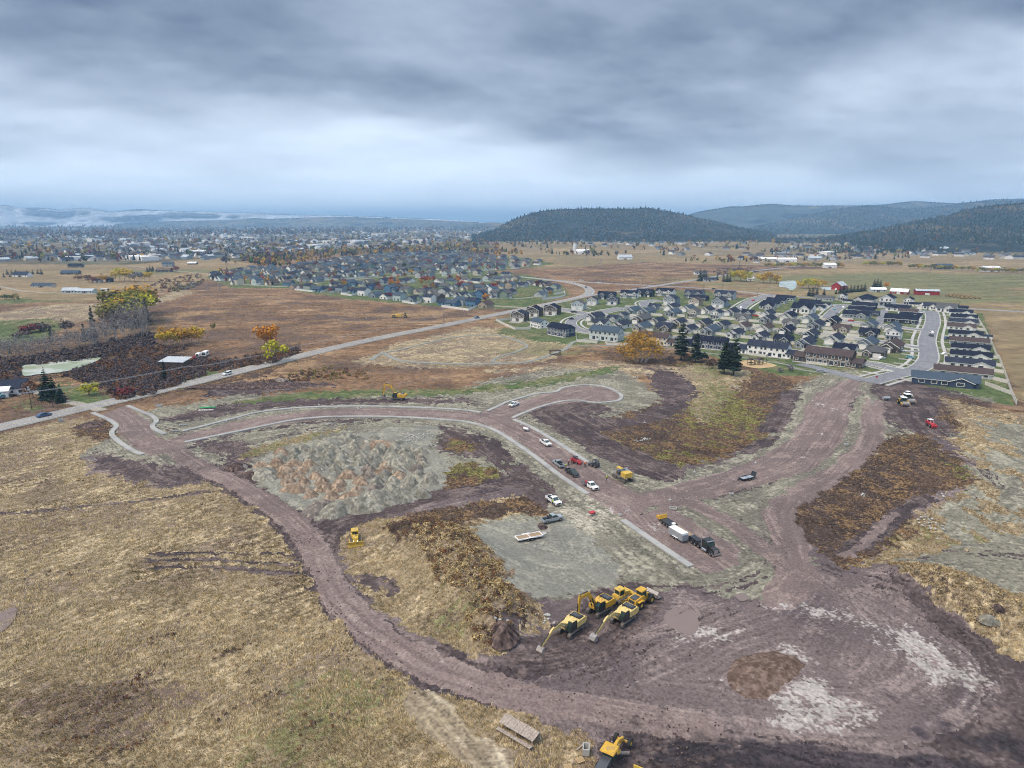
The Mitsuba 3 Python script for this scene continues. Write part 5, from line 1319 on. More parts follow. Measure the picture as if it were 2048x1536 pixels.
# left farmsteads
for j_, (px, py, h, lf, pro, n_, g_) in enumerate([(205, 565, 17, 'gold', 'broad0', 'autumn_tree', 0), (232, 564, 22, 'yellow', 'tall0', 'autumn_tree', 0), (240, 562, 24, 'lime', 'tall1', 'autumn_tree', 0), (250, 563, 24, 'yellow', 'tall2', 'autumn_tree', 0), (260, 563, 22, 'yellow', 'tall0', 'autumn_tree', 0), (270, 564, 19, 'grey', 'tall1', 'autumn_tree', 0), (280, 564, 18, 'grey', 'tall2', 'autumn_tree', 0), (290, 563, 18, 'yellow', 'tall0', 'autumn_tree', 0), (300, 562, 17, 'yellow', 'tall1', 'autumn_tree', 0), (157, 562, 13, 'rust', 'broad0', 'autumn_tree', 0), (178, 565, 15, 'rust', 'broad1', 'autumn_tree', 0), (187, 566, 12, 'crimson', 'broad2', 'autumn_tree', 0), (351, 546, 13, 'crimson', 'broad1', 'autumn_tree', 0)]):
    i += 1
    tree_px(n_, pro, px, py, h, lf, f'{["golden", "yellow", "lime yellow", "yellow", "yellow", "grey", "grey", "yellow", "yellow", "rust", "rust", "crimson", "crimson"][j_]} autumn tree by the left farmsteads, {["left of the yellow group", "first of the yellow group", "second of the yellow group", "third of the yellow group", "fourth of the yellow group", "first bare one", "second bare one", "right of the bare ones", "rightmost of the group", "leftmost of three", "middle of three", "rightmost of three", "beside the brown house"][j_]}', 'tree', 'autumn trees of the left farmsteads', 1.3 if pro[0] == 'b' else 1.6)
for i, (px, py, h) in enumerate(sorted([(8, 555, 9), (15, 549, 10), (24, 549, 9), (32, 546, 8), (54, 548, 8), (66, 548, 9), (76, 548, 10), (83, 549, 11), (20, 554, 7), (300, 543, 12), (305, 543, 10), (306, 540, 8), (295, 544, 10), (0, 580, 8)])):
    tree_px('spruce', f'fir{int(px) % 3}', px, py, h, 'conifer', f'small dark spruce around the left farmsteads, {ORD[i]} from the left', 'tree', 'small spruces of the left farmsteads', 1.6)

# ---------------------------------------------------------------- the older estate, house by house
older = [  # front row, then the rows behind it (bearings of the house bases)
    ('front row', [(592, 581), (606, 582), (620, 584), (637, 586), (652, 585), (668, 587), (684, 588), (699, 587), (713, 589), (729, 594), (753, 598), (775, 601), (800, 604), (828, 606), (844, 606), (860, 607), (876, 605.5), (891, 612), (906, 614), (923, 612.5), (947, 615), (972, 616.5)]),
    ('second row', [(673, 574), (702, 574), (719, 573), (739, 568), (768, 570), (783, 564), (803, 567), (819, 565), (744, 582), (762, 585), (780, 586), (795, 584), (816, 589), (838, 589), (854, 587), (872, 590), (889, 592), (907, 594), (925, 596), (944, 597)]),
    ('third row', [(880, 566), (905, 566), (929, 563), (953, 566), (975, 563), (997, 562), (1016, 564), (1032, 565), (872, 576), (890, 578), (914, 579), (935, 581), (957, 580), (979, 578), (1000, 577), (1022, 578), (1044, 574)]),
    ('fourth row', [(965, 588), (985, 588), (1005, 590), (1020, 589), (962, 597), (993, 596), (1012, 597), (1060, 570), (1078, 571), (1092, 574), (1105, 577), (1094, 586), (1082, 594), (1110, 582), (840, 556), (860, 554), (893, 553), (925, 552), (955, 551), (985, 551), (1012, 552)]),
]
rng = np.random.default_rng(31)
WC = ['beige', 'grey', 'sage', 'tan', 'white', 'cream', 'slate', 'blue', 'green', 'brown', 'grey', 'beige', 'teal']
RC = ['charcoal', 'grey', 'slate', 'brown', 'charcoal', 'slate', 'grey']


def small_house_styles():
    for nm, w, d, h, rise, ax in (('o0', 11, 9, 3.0, 2.6, 'x'), ('o1', 9, 11, 3.2, 2.6, 'y'), ('o2', 9.5, 9, 5.6, 2.4, 'x')):
        a, b = gable_mesh(-w / 2, w / 2, -d / 2, d / 2, h, rise, ax)
        a2, b2 = gable_mesh(-w / 2 + .3, -w / 2 + 5.2, -d / 2 - 2.2, 0, 2.9, 1.9)
        p = [('wall', join(a, a2), 'wall'), ('roof', join(b, b2), 'roof'), ('garage_door', panel(-w / 2 + .9, -w / 2 + 4.6, .1, 2.3, -d / 2 - 2.2), 'garage_white'), ('window', panel(.8, 2.0, 1, 2.2, -d / 2), 'window_glass'), ('window', panel(2.8, 3.9, 1, 2.2, -d / 2), 'window_glass'), ('trim', bargeboard(-w / 2 + .3, -w / 2 + 5.2, -d / 2 - 2.2, 2.9, 1.9), 'trim_white')]
        style(nm, (w, d), p)
        style(nm + 'b', (w, d), [('wall', a, 'wall'), ('roof', b, 'roof'), ('window', panel(-3, -1.6, 1, 2.2, -d / 2), 'window_glass'), ('window', panel(1.2, 3.0, .3, 2.2, -d / 2), 'window_glass')])


small_house_styles()
f0, f1 = at(640, 586), at(940, 614)
OG = math.atan2(f1[1] - f0[1], f1[0] - f0[0])
for row, spots in older:
    for i, (px, py) in enumerate(sorted(spots)):
        q = at(px, py - .5)
        wl, rf = WC[rng.integers(len(WC))], RC[rng.integers(len(RC))]
        if row == 'front row':
            wl = {947: 'blue', 712: 'sage', 860: 'white', 592: 'tan', 753: 'slate'}.get(px, wl)
        st = f'o{rng.integers(3)}' + ('b' if row == 'front row' else '')
        house('older_house', st, q[0], q[1], OG + rng.choice([0, math.pi / 2 if row != 'front row' else 0]) + rng.uniform(-.1, .1), wl, rf, f'{wl} older house with {rf} roof, {ORD[i]} from left in the older estate {row}', 'houses of the older estate', (1.05, 1.05, 1.0))
for nm, l, gp in [('front', [(590, 583), (625, 587.5), (640, 585)], ''), ('b', [(641, 589), (661, 585)], ''), ('c', [(660, 590), (675, 587)], ''), ('d', [(705, 588), (682, 592.5), (703, 596), (716, 591)], ''), ('e', [(848, 605), (804, 607.5), (829, 612), (852, 604)], ''), ('f', [(928, 612), (883, 616.5), (937, 623.5), (958, 614)], ''), ('g', [(1128, 583), (1131, 592), (1120, 596), (1085, 600)], ''), ('h', [(1108, 590), (1128, 586)], ''), ('i', [(618, 562.5), (680, 560), (757, 553)], ''), ('j', [(792, 550), (832, 547)], ''), ('k', [(840, 537), (890, 541)], ''), ('l', [(930, 545), (997, 539)], '')]:
    fence('white_fence', [at(*q) for q in l], 'white_vinyl', 1.9, f'white vinyl fence in the older estate from {"the front edge" if l[0][1] > 575 else "its back edge"}, starting near house {ORD[int((l[0][0] - 580) / 26) % 40]}', 'white fences of the older estate', px=False, posts=False)
# red and gold street trees of the older estate
for i in range(46):
    px = rng.uniform(660, 1120); py = rng.uniform(556, 604)
    if py > 592 and (px < 760 or px > 980):
        py -= 16
    tree_px('street_tree', f'broad{i % 3}', px, py, rng.uniform(7, 14), ['red', 'red', 'crimson', 'orange', 'gold', 'olive', 'rust'][i % 7], f'{["bright red", "red", "crimson", "orange", "golden", "olive", "rust"][i % 7]} street tree among the houses of the older estate', 'tree', f'{["bright red", "red", "crimson", "orange", "golden", "olive", "rust"][i % 7]} street trees of the older estate', 1.0)
for px, py, h in [(923, 579, 17), (940, 580, 16), (990, 583, 15), (1029, 563, 12), (757, 582, 12), (797, 575, 9), (846, 565, 12), (855, 564, 12), (866, 564, 11)]:
    tree_px('maple', 'broad1', px, py, h, 'red', 'brilliant red maple, among the largest in the older estate', 'tree', 'large red maples of the older estate', 1.05)

# farther estate: individual houses nearest, the rest as one mass
cnt_ = 0
rng = np.random.default_rng(77)
FAR = pts([(412, 560), (440, 545), (560, 538), (640, 522), (780, 508), (900, 502), (1060, 524), (1108, 531), (960, 545), (760, 553), (600, 572), (470, 572)])
g_ = shapely.Polygon(FAR)
lo, hi = FAR.min(0), FAR.max(0)
far_list = []
for j, yy in enumerate(np.arange(lo[1], hi[1], 27)):
    for xx in np.arange(lo[0] - 20, hi[0] + 20, 21):
        q = np.array([xx + rng.uniform(-4, 4), yy + rng.uniform(-3, 3) - .12 * (xx - lo[0])])
        if shapely.contains_xy(g_, q[0], q[1]) and j % 3 != 2:
            far_list.append(q)
far_list.sort(key=lambda q: q[1])
for q in far_list[:120]:
    wl, rf = WC[rng.integers(len(WC))], RC[rng.integers(len(RC))]
    k = thing('far_house', f'distant {wl} house with {rf} roof in the farther estate behind the older one', 'house', f'distant {wl} houses with {rf} roofs')
    m = pose(q[0], q[1], hz(*q), OG + rng.choice([0, math.pi / 2]), 1.1)
    for n, shape, material in STYLES[f'o{rng.integers(3)}'][1][:3]:
        part(k, n, dict(shape, bsdf={'type': 'ref', 'id': {'wall': 'wall_' + wl, 'roof': 'roof_' + rf}.get(material, material)}), m)


def mass_houses(key, spots, label, seed, cols=('grey', 'charcoal', 'slate', 'brown'), bigp=.025):
    rng = np.random.default_rng(seed)
    labels[key] = {'label': label, 'category': 'houses', 'kind': 'stuff'}
    W = {c: MB() for c in ('white', 'beige', 'grey', 'slate')}; R = {c: MB() for c in cols}
    for x, y, s in spots:
        a = OG + rng.choice([0, 1.57]) + rng.uniform(-.15, .15)
        ca, sa = math.cos(a), math.sin(a)
        big = rng.random() < bigp
        w, d, h, rise = (rng.uniform(5, 8) * s, rng.uniform(4, 5.5) * s, 3 * s, 2.4 * s) if not big else (rng.uniform(14, 30) * s, rng.uniform(8, 14) * s, 6 * s, .5)
        def tr(v):
            v = np.asarray(v, float); return np.column_stack([x + v[:, 0] * ca - v[:, 1] * sa, y + v[:, 0] * sa + v[:, 1] * ca, v[:, 2] + hz(x, y)])
        v = tr([(-w, -d, -1), (w, -d, -1), (w, d, -1), (-w, d, -1), (-w, -d, h), (w, -d, h), (w, d, h), (-w, d, h), (-w, 0, h + rise - .15), (w, 0, h + rise - .15)])
        W[('white', 'beige', 'grey', 'slate')[rng.integers(4)] if not big else 'white'].add(v, [[0, 1, 5], [0, 5, 4], [1, 2, 6], [1, 6, 5], [2, 3, 7], [2, 7, 6], [3, 0, 4], [3, 4, 7], [4, 8, 7], [5, 6, 9]])
        o = .5
        v = tr([(-w - o, -d - o, h - .3), (w + o, -d - o, h - .3), (w + o, 0, h + rise), (-w - o, 0, h + rise), (w + o, d + o, h - .3), (-w - o, d + o, h - .3)])
        R.setdefault('white', MB()) if big else None
        R[cols[rng.integers(len(cols))] if not big else 'white'].add(v, [[0, 1, 2], [0, 2, 3], [3, 2, 4], [3, 4, 5]])
    i = 1
    for D, pre in ((W, 'wall_'), (R, 'roof_')):
        for c, m in D.items():
            if m.n:
                scene[f'{key}__{i:03d}'] = m.ply(pre + c); i += 1


mass_houses('estate_houses', [(q[0], q[1], 1.1) for q in far_list[120:]], 'back rows of the farther estate, roofs merging with distance', 3, bigp=0)


def low_trees(key, spots, mix_, label, seed, n=14):
    """Small far trees, each a clump of leaf faces or a little cone."""
    rng = np.random.default_rng(seed)
    labels[key] = {'label': label, 'category': 'trees', 'kind': 'stuff'}
    names = [m for m, w in mix_]; w = np.array([w for m, w in mix_]); w = w / w.sum()
    pick = rng.choice(len(names), len(spots), p=w)
    for i, nm in enumerate(names):
        S = np.array([s for s, p in zip(spots, pick) if p == i])
        if not len(S):
            continue
        k = len(S)
        base = np.column_stack([S[:, 0], S[:, 1], S[:, 3] if S.shape[1] > 3 else ground_z(S[:, 0], S[:, 1])])
        h = S[:, 2] * rng.uniform(.7, 1.3, k)
        if nm in ('conifer', 'pine'):
            a = np.arange(5) * np.pi * .4
            ring = np.stack([np.cos(a), np.sin(a), a * 0], 1)
            r = (h * .24)[:, None, None] * rng.uniform(.7, 1.2, (k, 5, 1))
            v = np.concatenate([base[:, None] + ring * r + np.array([0, 0, 1]) * (h * .1)[:, None, None], base[:, None] + ring * r * .55 + np.array([0, 0, 1]) * (h * .5)[:, None, None], (base + np.array([0, 0, 1]) * h[:, None])[:, None]], 1)
            q = np.arange(5); p = (q + 1) % 5
            f = np.vstack([np.stack([q, p, p + 5], 1), np.stack([q, p + 5, q + 5], 1), np.stack([q + 5, p + 5, q * 0 + 10], 1)])
            F_ = (f[None] + (np.arange(k) * 11)[:, None, None]).reshape(-1, 3)
            scene[f'{key}__{i + 1:03d}'] = mikit.ply((v.reshape(-1, 3), F_), 'leaf_' + nm)
        else:
            d = rng.normal(0, 1, (k, n, 3)); d /= np.linalg.norm(d, axis=2, keepdims=True)
            P = base[:, None] + np.array([0, 0, .55]) * h[:, None, None] + d * (h[:, None, None] * np.array([.36, .36, .42])) * rng.uniform(.6, 1, (k, n, 1))
            v, f = quads(P.reshape(-1, 3), (d + [0, 0, .3]).reshape(-1, 3), np.repeat(h * .20, n)[:, None], rng)
            scene[f'{key}__{i + 1:03d}'] = mikit.ply((v, f), 'leaf_' + nm)


def spread(poly, n, lo, hi, seed, thresh=0.0, scale=160, log=True):
    """Places in an outline on the far plain, thinning out with distance, gathered in clumps."""
    rng = np.random.default_rng(seed)
    P = pts(poly); g = shapely.Polygon(P).buffer(0); out = []
    y0, y1 = P[:, 1].min(), P[:, 1].max()
    for _ in range(60):
        y = y0 * (y1 / y0) ** rng.random(n * 3)
        x = rng.uniform(-1, 1, n * 3) * y * .95
        ok = shapely.contains_xy(g, x, y) & (nz(x, y, scale, seed, 3) > thresh)
        out += [(a, b, rng.uniform(lo, hi)) for a, b in zip(x[ok], y[ok])]
        if len(out) >= n:
            break
    return out[:n]


low_trees('estate_trees', spread([(412, 560), (440, 545), (560, 538), (640, 522), (780, 508), (900, 502), (1060, 524), (1108, 531), (960, 545), (760, 553), (600, 572), (470, 572)], 330, 4, 8, 61, .3, 60), [('crimson', 3), ('red', 2), ('gold', 2), ('conifer', 2), ('orange', 1.4), ('olive', 1)], 'red and golden garden trees among the farther estate roofs', 62, 12)
TOWNP = [(-400, 447), (1500, 447), (1500, 480), (1200, 474), (960, 482), (1000, 496), (800, 506), (640, 505), (560, 530), (420, 528), (340, 520), (200, 526), (0, 524), (-400, 532)]
mass_houses('town_houses', spread([(-400, 452), (1000, 452), (940, 480), (880, 492), (640, 502), (420, 520), (0, 524), (-400, 528)], 1900, 1.1, 1.7, 5, .44, 260), 'the distant town, roofs and white sheds merging into a mass', 6, ('grey', 'slate', 'charcoal', 'charcoal', 'brown', 'silver'))
low_trees('town_trees', spread(TOWNP, 5200, 8, 15, 8, .36, 200), [('conifer', 3), ('rust', 2.6), ('gold', 1.2), ('twig', 2.4), ('green', 1), ('crimson', 1), ('olive', 1.4)], 'the trees of the distant town merging into a mass', 9)
low_trees('town_woods', spread([(-400, 446), (1000, 446), (980, 462), (400, 474), (-400, 480)], 4200, 14, 30, 18, .36, 700), [('rust', 3), ('twig', 3), ('conifer', 2.2), ('brown', 2)], 'russet far woods at the edge of the plain', 19)
low_trees('creek_trees', spread([(470, 515), (560, 505), (800, 500), (900, 497), (1030, 505), (1050, 512), (900, 508), (780, 508), (640, 522), (560, 536), (500, 528)], 420, 7, 13, 28, .3, 60), [('gold', 3), ('olive', 2), ('conifer', 2.4), ('rust', 2), ('twig', 1.4)], 'golden and dark tree belts behind the farther estate', 29)
low_trees('valley_trees', spread([(960, 470), (1500, 462), (2048, 500), (2600, 520), (2400, 530), (2000, 512), (1800, 520), (1500, 525), (1400, 530), (1280, 506), (1180, 520), (1030, 500)], 950, 6, 12, 38, .50, 130), [('conifer', 4), ('olive', 1.6), ('gold', 1.2), ('rust', 1.5), ('twig', 1.2)], 'scattered trees of the valley farms below the wooded hill', 39)
mass_houses('valley_houses', spread([(1050, 480), (1500, 482), (2048, 506), (2500, 515), (2300, 520), (1700, 518), (1500, 530), (1300, 505), (1150, 495)], 150, .9, 1.5, 48, .45, 200), 'scattered far farmhouses below the wooded hill', 49)
# forest on the hills
hill_spots = []
rng = np.random.default_rng(55)
for V, n_, seed_ in ((HILLV[0], 10500, 1), (HILLV[1], 10500, 2), (HILLV[2], 4600, 3)):
    k = n_
    r_ = rng.uniform(0, V.shape[0] - 3.2, k); c_ = rng.uniform(0, V.shape[1] - 1.01, k)
    i, j = r_.astype(int), c_.astype(int); a, b = (r_ - i)[:, None], (c_ - j)[:, None]
    p = V[i, j] * (1 - a) * (1 - b) + V[i + 1, j] * a * (1 - b) + V[i, j + 1] * (1 - a) * b + V[i + 1, j + 1] * a * b
    keep = nz(p[:, 0], p[:, 1], 240, seed_ + 60, 3) > .36
    s_ = 10 if seed_ < 3 else 18
    hill_spots += [(x, y, s_ * rng.uniform(.8, 1.3), z - 1) for x, y, z in p[keep]]
low_trees('hill_forest', hill_spots, [('conifer', 6), ('pine', 5), ('brown', .5), ('rust', .4)], 'dark conifer forest with rusty larches on the hills', 56, 8)


def tufts(key, kinds, n, reach, h, leafs, label, seed, blades=5, spread_=.35, lean=.7):
    """Tufts of dry stalks standing on the ground of these kinds, thinning out with distance."""
    rng = np.random.default_rng(seed)
    f = np.nonzero(np.isin(cls, kinds) & (CY < reach) & (np.abs(CX) < 20 + .86 * CY))[0]
    A = np.abs(fn[f, 2]) * .5
    w = A / np.maximum(CY[f], 60) ** 1.5; w = w / w.sum()
    pick = f[rng.choice(len(f), n, p=w)]
    r1, r2 = rng.random((2, n)); r1 = np.sqrt(r1)
    t = tri[FACES[pick]]
    P = t[:, 0] * (1 - r1)[:, None] + t[:, 1] * (r1 * (1 - r2))[:, None] + t[:, 2] * (r1 * r2)[:, None]
    tone = nz(P[:, 0], P[:, 1], 7, seed + 1, 3) * .34 + nz(P[:, 0] * .82 - P[:, 1] * .57, (P[:, 0] * .57 + P[:, 1] * .82) * .22, 5, seed + 6, 3) * .62 + rng.uniform(0, .34, n) - .13
    which = np.clip((tone * 1.25 - .12) * len(leafs), 0, len(leafs) - .01).astype(int)
    grow = np.clip(.55 + 1.5 * (nz(P[:, 0], P[:, 1], 5, seed + 2, 3) - .35), .35, 1.5)
    wind = 6.28 * nz(P[:, 0], P[:, 1], 16, seed + 3, 2)
    labels[key] = {'label': label, 'category': 'grass', 'kind': 'stuff'}
    for i, lf in enumerate(leafs):
        q = np.nonzero(which == i)[0]
        if not len(q):
            continue
        k = len(q) * blades
        B = np.repeat(P[q], blades, 0); g = np.repeat(grow[q], blades); wd = np.repeat(wind[q], blades)
        a = rng.uniform(0, 6.28, k); off = np.stack([np.cos(a), np.sin(a), a * 0], 1) * (spread_ * rng.random((k, 1)) ** .5)
        hh = h * g * rng.uniform(.6, 1.3, k)
        d = np.stack([np.cos(wd) + .8 * np.cos(a), np.sin(wd) + .8 * np.sin(a), 0 * a], 1) * (lean * hh * rng.uniform(.4, 1.2, k))[:, None]
        b = rng.uniform(0, 3.14, k); sd = np.stack([np.cos(b), np.sin(b), b * 0], 1) * ((.06 if key == 'dry_grass' else .05) + .08 * rng.random((k, 1)))
        b0 = B + off - [0, 0, .08]
        v = np.stack([b0 - sd, b0 + sd, b0 + d + np.stack([0 * hh, 0 * hh, hh + .08], 1)], 1).reshape(-1, 3)
        scene[f'{key}__{i + 1:03d}'] = mikit.ply((v, np.arange(k * 3).reshape(-1, 3)), 'leaf_' + lf)


tufts('dry_grass', [STRAW], 95000, 330, .46, ['weed', 'mauve', 'dry', 'golden', 'straw', 'straw', 'golden', 'olive'], 'dry straw coloured grass lying in clumps over the fields', 3, 5)
tufts('brown_weeds', [SCRUB], 36000, 420, .42, ['brown', 'weed', 'weed', 'brown', 'dry'], 'brown and rust weeds standing on the disturbed ground', 5, 4, .45, .5)
tufts('meadow_grass', [MEADOW], 16000, 620, .7, ['weed', 'dry', 'tan'], 'reddish dry grass of the meadows beyond the road', 7, 4, .8, .5)

ISLE = [(830, 1080), (900, 1060), (945, 1090), (1015, 1155), (1010, 1190), (1040, 1200), (1050, 1250), (1020, 1290), (960, 1315), (930, 1270), (950, 1210), (880, 1190), (850, 1140)]
bush_mass('mound_weeds', spots_in(ISLE, 700, .5, 1.25, 70), 0, ['golden', 'dry', 'rust', 'golden', 'brown', 'tan'], 'tall golden and rust weeds on the overgrown mound left of the diggers', 30, .07)
bush_mass('right_mound_weeds', spots_in([(1800, 1150), (1870, 1140), (1940, 1170), (2000, 1210), (2060, 1270), (2030, 1290), (1960, 1260), (1880, 1220), (1820, 1180)], 420, .4, .9, 71), 0, ['golden', 'dry', 'straw', 'weed'], 'golden weeds on the long grassy mound at the right edge', 26, .07)
bush_mass('dark_weeds', spots_in([(775, 1060), (840, 1045), (900, 1075), (890, 1100), (830, 1110), (790, 1095)], 130, .4, .8, 72), 0, ['brown', 'weed', 'brown', 'rust'], 'dark brown weed clumps beside the lone bulldozer', 28, .07)
W0 = []
for px, py, n_, sx, sy, rt in [(170, 1470, 46, 3.0, .8, 40), (230, 1400, 46, 4.0, .8, 40), (290, 1350, 30, 3, .7, 40), (250, 1490, 40, 3, .9, 40), (470, 1300, 26, 3, .8, 40), (520, 1400, 24, 4, .9, 40), (330, 1270, 16, 2, .6, 40), (60, 1150, 30, 8, 1.4, 10), (400, 1230, 20, 5, 1, 10), (640, 1440, 24, 3, 1.5, 30), (150, 900, 40, 8, 3, 0), (80, 960, 30, 9, 2, 0)]:
    c = at(px, py); ca, sa = math.cos(math.radians(rt)), math.sin(math.radians(rt))
    for u, v in rng.normal(0, 1, (n_, 2)) * [sx, sy]:
        W0.append((c[0] + u * ca - v * sa, c[1] + u * sa + v * ca, rng.uniform(.25, .55)))
bush_mass('field_weeds', W0, 0, ['weed', 'mauve', 'brown', 'rust'], 'dark maroon weeds in streaks across the near straw field', 22, .10)
# ---------------------------------------------------------------- machines and vehicles
def worn(base, dirt=(.20, .16, .13), k=.62):
    """Working paint: faded in clouds, caked and scuffed in specks."""
    def fn(p, n, uv):
        a = fbm(p.x * .9, p.y * .9, p.z * .9, 3)
        b = fbm(p.x * 4, p.y * 4, p.z * 4, 3)
        c = mi.Color3f(base) * (.72 + .5 * a)
        return mix(c, dirt, smoothstep(.50, .68, .45 * a + .55 * b) * k)
    return proc(fn)


mat('paint_yellow', worn((.60, .40, .06)), .5); mat('paint_pale_yellow', worn((.64, .49, .19)), .5); mat('paint_gold', worn((.58, .34, .035)), .5); mat('paint_black', (.022, .023, .026), .35, 0, .5, .4); mat('paint_white', (.72, .73, .74), .3, 0, .5, .5)
mat('paint_silver', (.36, .39, .43), .35, .3, .5, .4); mat('paint_dark_grey', (.06, .065, .075), .35, 0, .5, .4); mat('paint_red', (.42, .03, .035), .35, 0, .5, .4); mat('paint_blue', (.05, .09, .18), .35, 0, .5, .4); mat('paint_teal', (.12, .30, .36), .4)
mat('rubber', (.022, .022, .024), .85); mat('track_steel', worn((.15, .135, .13)), .6, .3); mat('bucket_steel', worn((.36, .33, .32)), .5, .4); mat('machine_glass', (.02, .04, .035), .1, 0, .6); mat('chrome', (.6, .6, .62), .2, .9); mat('hub_yellow', (.5, .33, .06), .5)
mat('deck_wood', (.28, .20, .13), .85); mat('orange_paint', (.62, .17, .02), .6); mat('plastic_green', (.05, .40, .16), .5); mat('lamp_red', (.4, .02, .02), .4)
matte('weathered_wood', proc(lambda p, n, uv: mix((.30, .25, .22), (.42, .36, .31), fbm(p.x * 1.3, p.y * 1.3, p.z, 3)) * (.7 + .5 * noise(p.x * 6, p.y * 6, p.z * 6))))
matte('pallet_wood', (.45, .33, .19)); matte('precast', (.42, .42, .41)); matte('vest_lime', (.45, .62, .05)); matte('vest_orange', (.75, .20, .03)); matte('denim', (.05, .06, .10)); matte('skin', (.42, .26, .19)); matte('helmet_white', (.75, .75, .72))


def track_mesh(L, r, w, y):
    """A crawler chain round its end wheels, with grouser plates."""
    a = np.linspace(-np.pi / 2, np.pi / 2, 7)
    out = [(L / 2 - r + r * math.cos(t), r + r * math.sin(t)) for t in a] + [(-(L / 2 - r) - r * math.cos(t), r + r * math.sin(t)) for t in a[::-1]]
    m = MB().prism(out, y - w / 2, y + w / 2)
    for x in np.arange(-L / 2 + r, L / 2 - r, .28):
        m.box(x, x + .07, y - w / 2, y + w / 2, 2 * r, 2 * r + .05); m.box(x, x + .07, y - w / 2, y + w / 2, -.03, 0)
    for t in np.linspace(-1.2, 1.2, 5):
        for sg in (1, -1):
            c = np.array([sg * (L / 2 - r + (r + .02) * math.cos(t)), y, r + (r + .02) * math.sin(t)])
            m.box(c[0] - .05, c[0] + .05, y - w / 2, y + w / 2, c[2] - .05, c[2] + .05)
    return m


def wheel_parts(k, m, spots, r, w, hub='bucket_steel', axis='y', name='wheel'):
    for x, y in spots:
        t = MB().tube([x, y - w / 2, r], [x, y + w / 2, r], r, n=14)
        q = part(k, name, t.ply('rubber', 40), m)
        part(q, 'hub', MB().tube([x, y - w / 2 - .03, r], [x, y + w / 2 + .03, r], r * .5, n=10).ply(hub), m)


